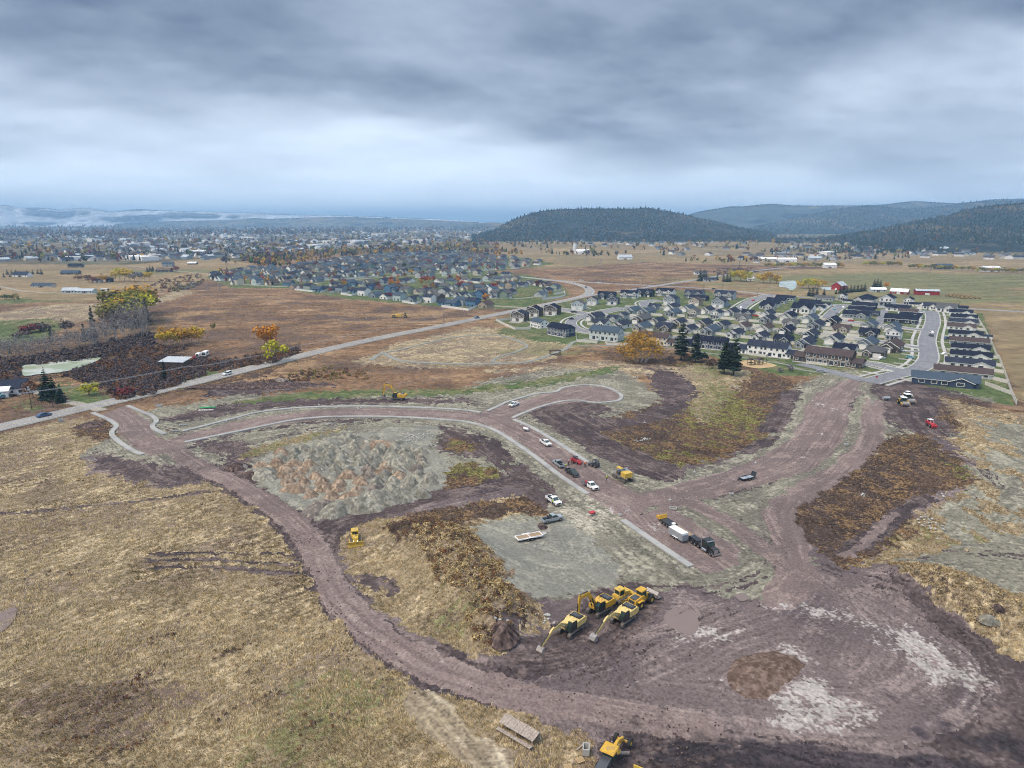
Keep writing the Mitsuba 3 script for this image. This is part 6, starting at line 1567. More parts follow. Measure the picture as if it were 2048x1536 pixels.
def excavator(label, px, py, aim, paint, reach=None, boom_top=(4.2, 4.6), knee=(6.0, 4.3), tip=None, trackrot=0.0, scale=1.0, bucket_open=0, dark_stick=False):
    q, g = at(px, py), at(*aim)
    d = g - q; head = math.atan2(d[1], d[0]); R = np.linalg.norm(d) / scale if reach is None else reach
    k = thing('excavator', label, 'excavator')
    z = hz(*q)
    m = pose(q[0], q[1], z - .12, head, scale); mt = pose(q[0], q[1], z - .12, head + trackrot, scale)
    for y in (1.25, -1.25):
        c = part(k, 'track', track_mesh(4.7, .48, .65, y).ply('track_steel'), mt)
        part(c, 'frame', MB().box(-1.7, 1.7, y - .40, y + .40, .28, .70).ply('rubber'), mt)
    part(k, 'undercarriage', MB().box(-1.1, 1.1, -1.0, 1.0, .45, .95).tube([0, 0, .9], [0, 0, 1.2], .75, n=14).ply('track_steel'), mt)
    body = MB().prism([(-3.0, 1.15), (-3.15, 1.5), (-3.1, 2.3), (-2.9, 2.5), (-.6, 2.45), (.2, 2.0), (1.7, 1.95), (1.75, 1.15)], -1.45, -.05).prism([(-3.0, 1.15), (-3.15, 1.5), (-3.1, 2.3), (-2.9, 2.5), (-.2, 2.45), (-.2, 1.15)], .05, 1.45).prism([(-2.9, 1.15), (-2.95, 2.35), (1.2, 2.0), (1.9, 1.6), (1.9, 1.15)], -.08, .08)
    part(k, 'body', body.ply(paint, 25), m)
    part(k, 'counterweight', MB().prism([(-3.05, 1.2), (-3.45, 1.45), (-3.45, 2.15), (-3.05, 2.42)], -1.4, 1.4).ply(paint, 25), m)
    part(k, 'engine_cover', MB().box(-2.7, -1.25, -1.25, 1.25, 2.48, 2.66, taper=.9).ply('paint_black'), m)
    part(k, 'engine_cover__grille', MB().box(-2.4, -1.6, -.8, .8, 2.66, 2.70).ply('paint_dark_grey'), m)
    part(k, 'exhaust', MB().tube([-1.0, -.9, 2.4], [-1.0, -.9, 3.0], .09).ply('rubber'), m)
    cab = part(k, 'cab', MB().prism([(-.1, 1.2), (-.1, 2.85), (.15, 3.05), (1.35, 3.05), (1.75, 2.3), (1.8, 1.2)], .42, 1.42).ply('paint_black', 20), m)
    part(cab, 'window', MB().prism([(.05, 1.9), (.1, 2.8), (1.25, 2.8), (1.6, 2.2), (1.6, 1.9)], 1.40, 1.44).prism([(1.80, 1.35), (1.74, 2.3), (1.36, 3.0), (1.40, 3.02), (1.80, 2.3), (1.86, 1.35)], .5, 1.34).ply('machine_glass'), m)
    part(cab, 'roof', MB().box(.1, 1.3, .46, 1.38, 3.05, 3.12).ply(paint), m)
    # boom, stick and bucket in the plane of the machine's axis
    foot = np.array([.9, -.2, 1.75]); B = np.array([boom_top[0], -.2, boom_top[1]]); K = np.array([knee[0], -.2, knee[1]])
    tip = np.array([R - .6, -.2, 1.0]) if tip is None else np.array([tip[0], -.2, tip[1]])
    part(k, 'boom', MB().bar(foot, B, (.42, .46), (.55, .85)).bar(B, K, (.46, .36), (.85, .45)).ply(paint), m)
    cyl = part(k, 'boom_cylinder', MB().tube([1.6, .22, 1.5], foot * .35 + B * .65 + [0, .42, 0], .12).tube([1.6, -.62, 1.5], foot * .35 + B * .65 + [0, -.42, 0], .12).ply('chrome' if not dark_stick else 'paint_black'), m)
    back = K + (K - tip) / np.linalg.norm(K - tip) * .7
    part(k, 'stick', MB().bar(back, K, (.3, .36), (.3, .6)).bar(K, tip, (.36, .28), (.62, .32)).ply(paint), m)
    part(k, 'stick_cylinder', MB().tube(B + [0, 0, .5], back + [0, 0, .05], .11).ply('paint_black'), m)
    n_ = np.array([-(tip - K)[2], 0, (tip - K)[0]]); n_ /= np.linalg.norm(n_); n_ = n_ if n_[0] < 0 and False else n_
    part(k, 'bucket_cylinder', MB().tube(K * .75 + tip * .25 + n_ * .42, tip + n_ * .35, .09).ply('paint_black'), m)
    bx, bz = tip[0], tip[2]
    prof = [(bx - .15, bz + .15), (bx + .35, bz + .1), (bx + .75, bz - .45), (bx + .55, bz - .95), (bx - .05, bz - 1.05), (bx - .55, bz - .8), (bx - .35, bz - .7), (bx - .0, bz - .85), (bx + .4, bz - .75), (bx + .5, bz - .4), (bx + .2, bz - .05), (bx - .15, bz - .05)] if not bucket_open else [(bx - .1, bz + .25), (bx + .3, bz + .3), (bx + .95, bz + .1), (bx + 1.25, bz - .45), (bx + .95, bz - .9), (bx + .1, bz - .95), (bx + .1, bz - .85), (bx + .85, bz - .75), (bx + 1.0, bz - .4), (bx + .75, bz - .05), (bx + .1, bz + .05)]
    b = MB().prism(prof, -.85, .45)
    hull = prof[:6]
    b.prism(hull, -.88, -.82).prism(hull, .42, .48)
    bk = part(k, 'bucket', b.ply('bucket_steel'), m)
    part(bk, 'teeth', join(*[MB().box(prof[5][0] - .22, prof[5][0], y, y + .12, prof[5][1] - .08, prof[5][1] + .02) for y in (-.8, -.5, -.2, .1, .36)]).ply('track_steel'), m)
    for y in (.30, -.70):
        part(k, 'step', MB().box(-1.6, -.2, (1.43 if y > 0 else -1.53), (1.53 if y > 0 else -1.43), 1.1, 1.2).ply('paint_black'), m)
    return k


excavator('pale yellow excavator nearest us, boom stretched flat to the lower left', 1141, 1262, (1080, 1308), 'paint_pale_yellow', boom_top=(3.3, 3.0), knee=(5.6, 2.9), scale=.98)
excavator('golden yellow excavator with black cab, arm bent down steeply on its left', 1199, 1222, (1161, 1243), 'paint_gold', boom_top=(3.5, 5.4), knee=(5.9, 5.2), tip=(6.2, 1.45), scale=.98, bucket_open=1, dark_stick=True)
excavator('pale yellow excavator in the middle, bucket turned open towards us', 1246, 1241, (1188, 1282), 'paint_pale_yellow', boom_top=(3.3, 3.0), knee=(5.4, 2.9), scale=.98, bucket_open=1)
excavator('yellow excavator working alone beyond the far kerb', 796, 799, (774, 798), 'paint_gold', boom_top=(3.0, 5.6), knee=(5.4, 5.8), tip=(6.0, 1.6), scale=1.1)


def bulldozer(label, px, py, head, paint='paint_yellow', ripper=True, s=1.0):
    q = at(px, py); k = thing('bulldozer', label, 'bulldozer'); m = pose(q[0], q[1], hz(*q) - .12, head, s)
    for y in (1.0, -1.0):
        c = part(k, 'track', track_mesh(3.5, .52, .55, y).ply('track_steel'), m)
        part(c, 'frame', MB().box(-1.3, 1.3, y - .32, y + .32, .3, .78).ply(paint), m)
    part(k, 'body', MB().prism([(-1.6, .6), (-1.6, 1.75), (-.3, 1.85), (.3, 2.0), (1.9, 1.85), (2.1, 1.3), (2.1, .6)], -.62, .62).box(-1.7, .2, -.95, .95, 1.1, 1.55).ply(paint, 25), m)
    cab = part(k, 'cab', MB().box(-1.25, .25, -.7, .7, 1.6, 2.75, taper=.92).ply('machine_glass'), m)
    part(cab, 'roof', MB().box(-1.4, .4, -.82, .82, 2.75, 2.92, taper=.9).ply(paint), m)
    [part(cab, 'pillar', MB().box(x, x + .12, y, y + .12, 1.6, 2.76).ply(paint), m) for x in (-1.25, .13) for y in (-.72, .60)]
    part(k, 'exhaust', MB().tube([.9, .2, 1.9], [.9, .2, 2.7], .08).ply('rubber'), m)
    for y in (1.35, -1.35):
        part(k, 'push_arm', MB().bar([-.2, y, .6], [2.5, y, .55], .2, .28).ply(paint), m)
    part(k, 'blade', MB().prism([(2.55, .05), (2.75, .0), (2.62, .5), (2.68, 1.0), (2.85, 1.3), (2.62, 1.3), (2.48, .9), (2.42, .5)], -1.75, 1.75).ply(paint), m)
    part(k, 'blade_cylinder', MB().tube([1.7, .5, 1.6], [2.5, .5, .9], .08).tube([1.7, -.5, 1.6], [2.5, -.5, .9], .08).ply('chrome'), m)
    if ripper:
        part(k, 'ripper', MB().box(-2.3, -1.6, -.7, .7, .7, .95).box(-2.35, -2.15, -.75, .75, .6, 1.1).bar([-2.3, .5, 1.0], [-2.25, .5, .1], .16).bar([-2.3, 0, 1.0], [-2.25, 0, .1], .16).bar([-2.3, -.5, 1.0], [-2.25, -.5, .1], .16).ply('bucket_steel'), m)
    return k


bulldozer('yellow bulldozer with closed cab, parked behind the row of diggers', 1242, 1199, math.radians(38), s=1.0)
bulldozer('yellow bulldozer standing alone on weeds inside the haul road bend', 711, 1086, math.radians(-75), s=1.05)


def loader(label, px, py, head, s=1.0):
    q = at(px, py); k = thing('wheel_loader', label, 'wheel loader'); m = pose(q[0], q[1], hz(*q) - .08, head, s)
    part(k, 'rear_body', MB().prism([(-3.4, .9), (-3.5, 1.5), (-3.3, 2.1), (-1.0, 2.35), (-.4, 2.3), (-.3, .8), (-2.8, .7)], -.95, .95).box(-3.7, -3.4, -1.1, 1.1, .7, 1.3).ply('paint_gold', 25), m)
    part(k, 'rear_body__grille', MB().box(-3.3, -1.6, -.7, .7, 2.2, 2.32).box(-3.56, -3.5, -.7, .7, 1.3, 2.0).ply('paint_dark_grey'), m)
    cab = part(k, 'cab', MB().box(-1.2, .4, -.75, .75, 1.7, 3.2, taper=.9).ply('machine_glass'), m)
    part(cab, 'roof', MB().box(-1.35, .55, -.85, .85, 3.2, 3.38, taper=.88).ply('paint_gold'), m)
    part(k, 'front_frame', MB().prism([(.2, .6), (.2, 1.6), (1.6, 1.9), (2.1, 1.2), (2.0, .6)], -.55, .55).box(-.3, .4, -.3, .3, .7, 1.2).ply('paint_gold'), m)
    part(k, 'mudguard', MB().box(-2.9, -1.3, 1.0, 1.5, 1.62, 1.75).box(-2.9, -1.3, -1.5, -1.0, 1.62, 1.75).ply('paint_gold'), m)
    part(k, 'lift_arm', MB().bar([1.1, .55, 1.8], [3.3, .55, .8], .2, .4).bar([1.1, -.55, 1.8], [3.3, -.55, .8], .2, .4).ply('paint_dark_grey'), m)
    wheel_parts(k, m, [(-2.0, 1.15), (-2.0, -1.15), (1.4, 1.15), (1.4, -1.15)], .80, .62, 'hub_yellow')
    part(k, 'bucket', MB().prism([(3.2, .15), (4.5, .05), (4.55, .15), (3.5, .4), (3.25, 1.0), (3.7, 1.5), (3.6, 1.58), (3.0, 1.1), (3.0, .4)], -1.5, 1.5).ply('bucket_steel'), m)
    return k


loader('wheel loader with orange cab roof and grey bucket at the head of the row', 1284, 1205, math.radians(42), 1.0)


def grader(label, px, py, head):
    q = at(px, py); k = thing('motor_grader', label, 'motor grader'); m = pose(q[0], q[1], hz(*q) - .06, head)
    part(k, 'engine_hood', MB().prism([(-4.2, .9), (-4.2, 2.0), (-1.2, 2.25), (-1.2, .9)], -.7, .7).ply('paint_dark_grey', 25), m)
    cab = part(k, 'cab', MB().box(-1.2, .5, -.8, .8, 1.3, 2.95, taper=.95).ply('machine_glass'), m)
    part(cab, 'roof', MB().box(-1.5, .7, -1.1, 1.1, 2.95, 3.12, taper=.9).ply('paint_gold'), m)
    part(k, 'front_frame', MB().bar([.3, 0, 1.7], [2.6, 0, 2.0], (.45, .4), (.6, .5)).bar([2.5, 0, 2.05], [4.6, 0, 1.1], (.4, .35), (.5, .45)).ply('paint_gold'), m)
    part(k, 'blade', MB().prism([(-.12, 0), (.08, .3), (-.05, .65), (-.16, .3)], -2.0, 2.0).ply('bucket_steel'), m @ T().translate([2.0, 0, .15]).rotate([0, 0, 1], 32))
    part(k, 'blade_circle', MB().tube([1.9, 0, .8], [1.9, 0, .95], .75, n=16).bar([4.3, 0, 1.0], [1.9, 0, .9], .25).ply('paint_gold'), m)
    part(k, 'lift_cylinder', MB().tube([1.9, .6, .9], [1.7, .55, 2.4], .07).tube([1.9, -.6, .9], [1.7, -.55, 2.4], .07).ply('chrome'), m)
    part(k, 'front_axle', MB().box(4.45, 4.75, -1.0, 1.0, .6, .85).ply('paint_gold'), m)
    wheel_parts(k, m, [(-3.6, .98), (-3.6, -.98), (-2.0, .98), (-2.0, -.98), (4.6, 1.1), (4.6, -1.1)], .68, .45, 'hub_yellow')
    return k


grader('yellow motor grader with orange roof at the bottom edge of the picture', 1220, 1528, math.radians(58))
q = at(1290, 1548); k = thing('grader_blade', 'yellow machine blade lying at the bottom edge right of the grader', 'machine part')
part(k, 'blade', MB().prism([(-.15, 0), (.2, .2), (.1, .8), (-.1, .8)], -1.7, 1.7).ply('paint_yellow'), pose(q[0], q[1], hz(*q), math.radians(60))); part(k, 'arm', MB().bar([-.1, .5, .4], [-1.5, .5, .5], .2).bar([-.1, -.5, .4], [-1.5, -.5, .5], .2).ply('paint_dark_grey'), pose(q[0], q[1], hz(*q), math.radians(60)))


def vehicle(name, label, cat, px, py, head, paint, kind='pickup', bed=None, s=1.0, load=None, group=None):
    """Pickup, car or van: body, glass, lights and four wheels. Nose along +x."""
    q = at(px, py); k = thing(name, label, cat, group); m = pose(q[0], q[1], hz(*q) + (.12 if kind in ('car', 'suv') and py < 860 else -.03), head, s)
    if kind in ('pickup', 'flatbed'):
        cabx = -.55
        body = MB().prism([(2.9, .45), (2.95, .95), (2.75, 1.12), (1.55, 1.2), (cabx, 1.22), (cabx, .45)], -.95, .95)
        cab = MB().prism([(1.55, 1.18), (.75, 1.88), (-.35, 1.9), (cabx, 1.18)], -.84, .84)
        part(k, 'body', join(body, cab).ply(paint, 25), m)
        part(k, 'window', MB().prism([(1.42, 1.27), (.78, 1.80), (-.28, 1.81), (-.42, 1.27)], .83, .87).prism([(1.42, 1.27), (.78, 1.80), (-.28, 1.81), (-.42, 1.27)], -.87, -.83).prism([(1.60, 1.2), (.84, 1.86), (.80, 1.80), (1.52, 1.18)], -.74, .74).prism([(-.62, 1.25), (-.42, 1.84), (-.36, 1.84), (-.54, 1.25)], -.7, .7).ply('machine_glass'), m)
        if kind == 'pickup':
            b = MB().box(-2.9, cabx - .05, -.95, -.82, .5, 1.22).box(-2.9, cabx - .05, .82, .95, .5, 1.22).box(-2.95, -2.82, -.95, .95, .5, 1.22)
            part(k, 'bed', b.ply(paint), m); part(k, 'bed__floor', MB().box(-2.85, cabx - .05, -.82, .82, .5, .72).ply('paint_dark_grey'), m)
        else:
            part(k, 'bed', MB().box(-3.2, cabx - .05, -1.15, 1.15, .85, 1.0).box(cabx - .15, cabx - .05, -1.0, 1.0, 1.0, 1.9).ply(bed or 'paint_dark_grey'), m)
        if load:
            part(k, 'toolbox' if load != 'tank' else 'fuel_tank', MB().box(-1.05, -.65, -.9, .9, 1.15, 1.5).box(-2.4, -1.4, -.4, .4, .7, 1.35).ply('paint_black' if load != 'red' else 'paint_red'), m)
        part(k, 'headlight', MB().box(2.90, 2.97, .6, .9, .75, .95).ply('chrome'), m); part(k, 'headlight', MB().box(2.90, 2.97, -.9, -.6, .75, .95).ply('chrome'), m)
        part(k, 'grille', MB().box(2.92, 2.98, -.55, .55, .55, .98).ply('paint_black'), m); part(k, 'bumper', MB().box(2.9, 3.05, -.95, .95, .42, .6).ply('chrome'), m)
        wheel_parts(k, m, [(1.95, .86), (1.95, -.86), (-1.85, .86), (-1.85, -.86)], .41, .28)
    else:
        suv = kind == 'suv'
        top = 1.72 if suv else 1.42
        part(k, 'body', MB().prism([(2.25, .3), (2.3, .7), (2.1, .86), (1.1, .95), (-1.9 if suv else -1.4, .95), (-2.2, .9), (-2.25, .3)], -.88, .88).prism([(1.1, .93), (.45, top), (-1.7 if suv else -.9, top), (-2.15 if suv else -1.65, .93)], -.78, .78).ply(paint, 25), m)
        part(k, 'window', MB().prism([(1.0, 1.0), (.42, top - .07), (-1.6 if suv else -.85, top - .07), (-1.95 if suv else -1.5, 1.0)], .77, .81).prism([(1.0, 1.0), (.42, top - .07), (-1.6 if suv else -.85, top - .07), (-1.95 if suv else -1.5, 1.0)], -.81, -.77).prism([(1.16, .96), (.50, top - .02), (.44, top - .06), (1.08, .94)], -.7, .7).ply('machine_glass'), m)
        part(k, 'headlight', MB().box(2.24, 2.31, .5, .8, .55, .72).ply('chrome'), m); part(k, 'headlight', MB().box(2.24, 2.31, -.8, -.5, .55, .72).ply('chrome'), m)
        wheel_parts(k, m, [(1.4, .78), (1.4, -.78), (-1.4, .78), (-1.4, -.78)], .33, .22)
    return k


def hd(a, b):
    p, q = at(*a), at(*b)
    return math.atan2(q[1] - p[1], q[0] - p[0])


vehicle('pickup_truck', 'blue grey pickup with black tool rack parked on the gravel pad', 'pickup', 1104, 1042, hd((1090, 1042), (1120, 1035)), 'paint_silver', load='box', s=1.02)
vehicle('pickup_truck', 'white pickup with dark bed at the corner of the gravel pad', 'pickup', 1107, 1005, hd((1096, 995), (1118, 1010)), 'paint_white', load='box', s=1.0)
vehicle('flatbed_truck', 'white flatbed pickup with red hose reel at the crossing', 'pickup', 1181, 975, hd((1168, 965), (1190, 978)), 'paint_white', 'flatbed', load='red', s=1.0)
vehicle('pickup_truck', 'black pickup on the road bed below the machine crew', 'pickup', 1144, 949, hd((1134, 941), (1154, 953)), 'paint_black', s=.98)
vehicle('pickup_truck', 'dark grey pickup with loaded bed beside the left kerb', 'pickup', 1117, 931, hd((1128, 938), (1107, 922)), 'paint_silver', load='tank', s=.98)
vehicle('pickup_truck', 'white pickup alone halfway along the new side street', 'pickup', 1091, 889, hd((1080, 880), (1101, 893)), 'paint_white', load='box', s=.98)
vehicle('pickup_truck', 'white pickup near the cul de sac, nose turned left', 'pickup', 1028, 812, hd((1038, 807), (1018, 815)), 'paint_white', s=.98)
vehicle('car', 'white sedan driving on the main road', 'car', 455, 751, hd((440, 753), (470, 746)) + math.pi, 'paint_white', 'suv', s=1.08)
vehicle('car', 'dark blue car at the left end of the main road', 'car', 88, 832, hd((70, 836), (110, 827)), 'paint_blue', 'car', s=1.15)
vehicle('car', 'blue car on the main road beside the blue house', 'car', 954, 639, hd((940, 642), (970, 635)), 'paint_blue', 'suv', s=1.1)
vehicle('car', 'dark car in the bend of the main road', 'car', 1172, 576, hd((1163, 571), (1175, 580)), 'paint_dark_grey', 'suv')
vehicle('car', 'brown car parked by the white roadside house', 'car', 22, 788, 1.2, 'paint_dark_grey', 'suv'); vehicle('car', 'teal car at the left edge by the roadside house', 'car', 3, 792, 1.4, 'paint_teal', 'car')
for i, (px, py, pt, kd, a) in enumerate([(1143, 640, 'paint_dark_grey', 'suv', .5), (1148, 626, 'paint_black', 'pickup', -.3), (1177, 620, 'paint_white', 'suv', 0), (1271, 637, 'paint_white', 'suv', -.4), (1460, 613, 'paint_silver', 'suv', -.3), (1483, 617, 'paint_white', 'suv', .9), (1506, 602, 'paint_red', 'car', .9), (1511, 633, 'paint_red', 'suv', -.5), (1669, 620, 'paint_teal', 'car', 1.1), (1686, 616, 'paint_white', 'suv', 1.1), (1674, 629, 'paint_dark_grey', 'car', 1.1), (1702, 643, 'paint_red', 'car', -.3), (1755, 629, 'paint_silver', 'suv', -.4), (1752, 633, 'paint_dark_grey', 'suv', -.4), (1862, 667, 'paint_white', 'suv', 1.4), (1862, 673, 'paint_dark_grey', 'suv', 1.4), (1820, 717, 'paint_teal', 'car', -.6), (1895, 679, 'paint_blue', 'suv', .2), (1642, 746, 'paint_silver', 'car', -.5), (1764, 718, 'paint_white', 'car', .4), (1804, 703, 'paint_white', 'car', -.5), (1890, 710, 'paint_white', 'car', .1), (1428, 579, 'paint_dark_grey', 'suv', -.05), (1163, 561.5, 'paint_white', 'suv', 0), (1198, 566, 'paint_white', 'pickup', 0)]):
    vehicle('parked_car' if i < 22 else 'car', f'{pt[6:].replace("_", " ")} {kd} in the new estate, {ORD[i]} of the cars listed from the entrance' if False else f'small {pt[6:].replace("_", " ")} {kd} {"parked in the new estate" if i < 22 else "on the back road"}, {["by the entrance", "in the middle streets", "in the eastern streets"][0 if px < 1300 else 1 if px < 1600 else 2]}', 'car', px, py, a, pt, kd, group=f'{pt[6:].replace("_", " ")} {kd} cars, {[0, 1, 2][0 if px < 1300 else 1 if px < 1600 else 2]}')


# articulated lorry with low-loader
def lorry():
    q, g = at(1412, 1100), at(1340, 1052)
    d = q - g; head = math.atan2(d[1], d[0]); L = np.linalg.norm(d)
    k = thing('lorry', 'black heavy lorry with long hood, facing right on the pink road', 'lorry')
    m = pose(q[0], q[1], hz(*q) - .03, head, 1.0)
    part(k, 'hood', MB().prism([(3.4, .6), (3.5, 1.5), (3.3, 1.75), (1.7, 2.0), (1.7, .6)], -.75, .75).ply('paint_black', 25), m)
    part(k, 'mudguard', MB().prism([(3.5, .55), (3.3, 1.15), (2.4, 1.2), (2.1, .7)], .75, 1.2).prism([(3.5, .55), (3.3, 1.15), (2.4, 1.2), (2.1, .7)], -1.2, -.75).ply('paint_black'), m)
    cab = part(k, 'cab', MB().prism([(1.7, .7), (1.7, 2.0), (1.35, 2.85), (1.1, 3.05), (-.3, 3.1), (-.3, .7)], -1.1, 1.1).ply('paint_black', 25), m)
    part(cab, 'windscreen', MB().prism([(1.74, 2.05), (1.40, 2.8), (1.34, 2.78), (1.66, 2.02)], -.95, .95).prism([(1.3, 2.0), (1.15, 2.7), (.4, 2.7), (.4, 2.0)], 1.09, 1.13).prism([(1.3, 2.0), (1.15, 2.7), (.4, 2.7), (.4, 2.0)], -1.13, -1.09).ply('machine_glass'), m)
    part(cab, 'visor', MB().box(1.2, 1.6, -1.0, 1.0, 2.86, 2.95).ply('chrome'), m)
    part(k, 'grille', MB().box(3.48, 3.54, -.6, .6, .8, 1.6).ply('chrome'), m); part(k, 'bumper', MB().box(3.5, 3.75, -1.15, 1.15, .35, .7).ply('chrome'), m)
    for y in (1.15, -1.15):
        part(k, 'exhaust', MB().tube([-.45, y, .9], [-.45, y, 3.5], .10).ply('chrome'), m)
        part(k, 'fuel_tank', MB().tube([-.2, y * .85, .65], [1.4, y * .85, .65], .33, n=10).ply('chrome'), m)
        part(k, 'headlight', MB().box(3.4, 3.52, y - .15, y + .1, .9, 1.15).ply('chrome'), m)
    part(k, 'chassis', MB().box(-4.6, 1.5, -.45, .45, .55, .85).box(-3.2, -2.2, -.6, .6, .85, 1.1).ply('paint_dark_grey'), m)
    wheel_parts(k, m, [(2.8, .98), (2.8, -.98)], .5, .32, 'chrome')
    wheel_parts(k, m, [(x, y) for x in (-1.6, -2.85, -4.1) for y in (.85, -.85)], .5, .55, 'chrome')
    t = thing('low_loader', 'low loader trailer hitched behind the black lorry, pale deck and yellow tail', 'trailer')
    part(t, 'gooseneck', MB().prism([(-2.4, 1.05), (-2.4, 1.35), (-5.4, 1.45), (-6.0, .8), (-6.3, .8), (-5.7, 1.05)], -.75, .75).ply('paint_black'), m)
    part(t, 'deck', MB().box(-12.6, -6.0, -1.25, 1.25, .5, .78).ply('deck_wood'), m)
    part(t, 'side_rail', MB().box(-12.6, -6.0, 1.25, 1.4, .45, .82).box(-12.6, -6.0, -1.4, -1.25, .45, .82).ply('bucket_steel'), m)
    part(t, 'rear_frame', MB().prism([(-12.5, .5), (-12.6, .95), (-13.4, 1.1), (-17.0, 1.05), (-17.0, .75), (-13.4, .7)], -1.2, 1.2).ply('paint_black'), m)
    wheel_parts(t, m, [(x, y) for x in (-14.0, -15.2, -16.4) for y in (.95, -.95)], .45, .5)
    part(t, 'spare_wheel', MB().tube([-12.9, .1, 1.1], [-12.9, .1, 1.4], .5, n=12).ply('paint_white'), m)
    part(t, 'tail_ramp', MB().box(-18.8, -17.0, -1.2, 1.2, .85, 1.05).prism([(-17.1, 1.05), (-17.3, 1.9), (-17.6, 1.9), (-17.5, 1.05)], -1.1, 1.1).box(-18.6, -17.4, -1.2, -.6, 1.05, 1.5).ply('paint_gold'), m)


lorry()


def box_trailer():
    q = at(1356, 1077); head = hd((1340, 1066), (1372, 1085)); k = thing('enclosed_trailer', 'grey enclosed box trailer with white roof standing left of the low loader', 'trailer')
    m = pose(q[0], q[1], hz(*q), head, .86)
    part(k, 'box', MB().box(-2.9, 2.7, -1.15, 1.15, .6, 2.7).prism([(2.7, .6), (2.7, 2.7), (3.0, 2.4), (3.0, .6)], -1.15, 1.15).ply('paint_silver'), m)
    part(k, 'roof', MB().box(-2.92, 2.75, -1.17, 1.17, 2.7, 2.78).ply('paint_white'), m)
    part(k, 'rear_door', MB().box(-2.96, -2.88, -1.0, 1.0, .7, 2.6).ply('steel_grey'), m)
    part(k, 'drawbar', MB().bar([2.9, .5, .5], [4.2, 0, .5], .12).bar([2.9, -.5, .5], [4.2, 0, .5], .12).ply('paint_black'), m)
    part(k, 'mudguard', MB().box(-1.2, 1.1, -1.3, -1.15, .8, .92).box(-1.2, 1.1, 1.15, 1.3, .8, .92).ply('paint_white'), m)
    wheel_parts(k, m, [(x, y) for x in (-.55, .5) for y in (1.1, -1.1)], .38, .25)


box_trailer()


def flat_trailer(label, px, py, head, frame, deck, L=6.5, w=2.2, ramp=True):
    q = at(px, py); k = thing('flat_trailer', label, 'trailer'); m = pose(q[0], q[1], hz(*q) - .02, head)
    part(k, 'deck', MB().box(-L / 2, L / 2, -w / 2 + .12, w / 2 - .12, .62, .72).ply(deck), m)
    part(k, 'frame', MB().box(-L / 2, L / 2, w / 2 - .12, w / 2 + .05, .5, .82).box(-L / 2, L / 2, -w / 2 - .05, -w / 2 + .12, .5, .82).box(L / 2 - .1, L / 2 + .1, -w / 2, w / 2, .5, .85).box(-.1, .1, -w / 2, w / 2, .70, .76).box(-L / 2 - .1, -L / 2 + .1, -w / 2, w / 2, .5, .8).ply(frame), m)
    part(k, 'drawbar', MB().bar([L / 2, .6, .55], [L / 2 + 1.5, 0, .55], .14).bar([L / 2, -.6, .55], [L / 2 + 1.5, 0, .55], .14).ply(frame), m)
    if ramp:
        part(k, 'ramp', MB().prism([(-L / 2, .7), (-L / 2 - .5, 2.0), (-L / 2 - .6, 2.0), (-L / 2 - .12, .65)], -w / 2 + .1, w / 2 - .1).ply(frame), m)
    part(k, 'mudguard', MB().box(-1.4, .7, w / 2 + .05, w / 2 + .32, .78, .86).box(-1.4, .7, -w / 2 - .32, -w / 2 - .05, .78, .86).ply(frame), m)
    wheel_parts(k, m, [(x, y) for x in (-.85, .15) for y in (w / 2 + .18, -w / 2 - .18)], .36, .24)


flat_trailer('white equipment trailer with wooden deck on the gravel pad', 1058, 1077, hd((1040, 1081), (1080, 1073)), 'paint_white', 'deck_wood', 6.6, 2.2, False)
flat_trailer('black flat trailer with raised ramp and pale deck on the wide pink road', 1494, 953, hd((1505, 950), (1480, 956)), 'paint_black', 'paint_silver', 5.0, 2.0, True)


# people
import manifold3d as m3


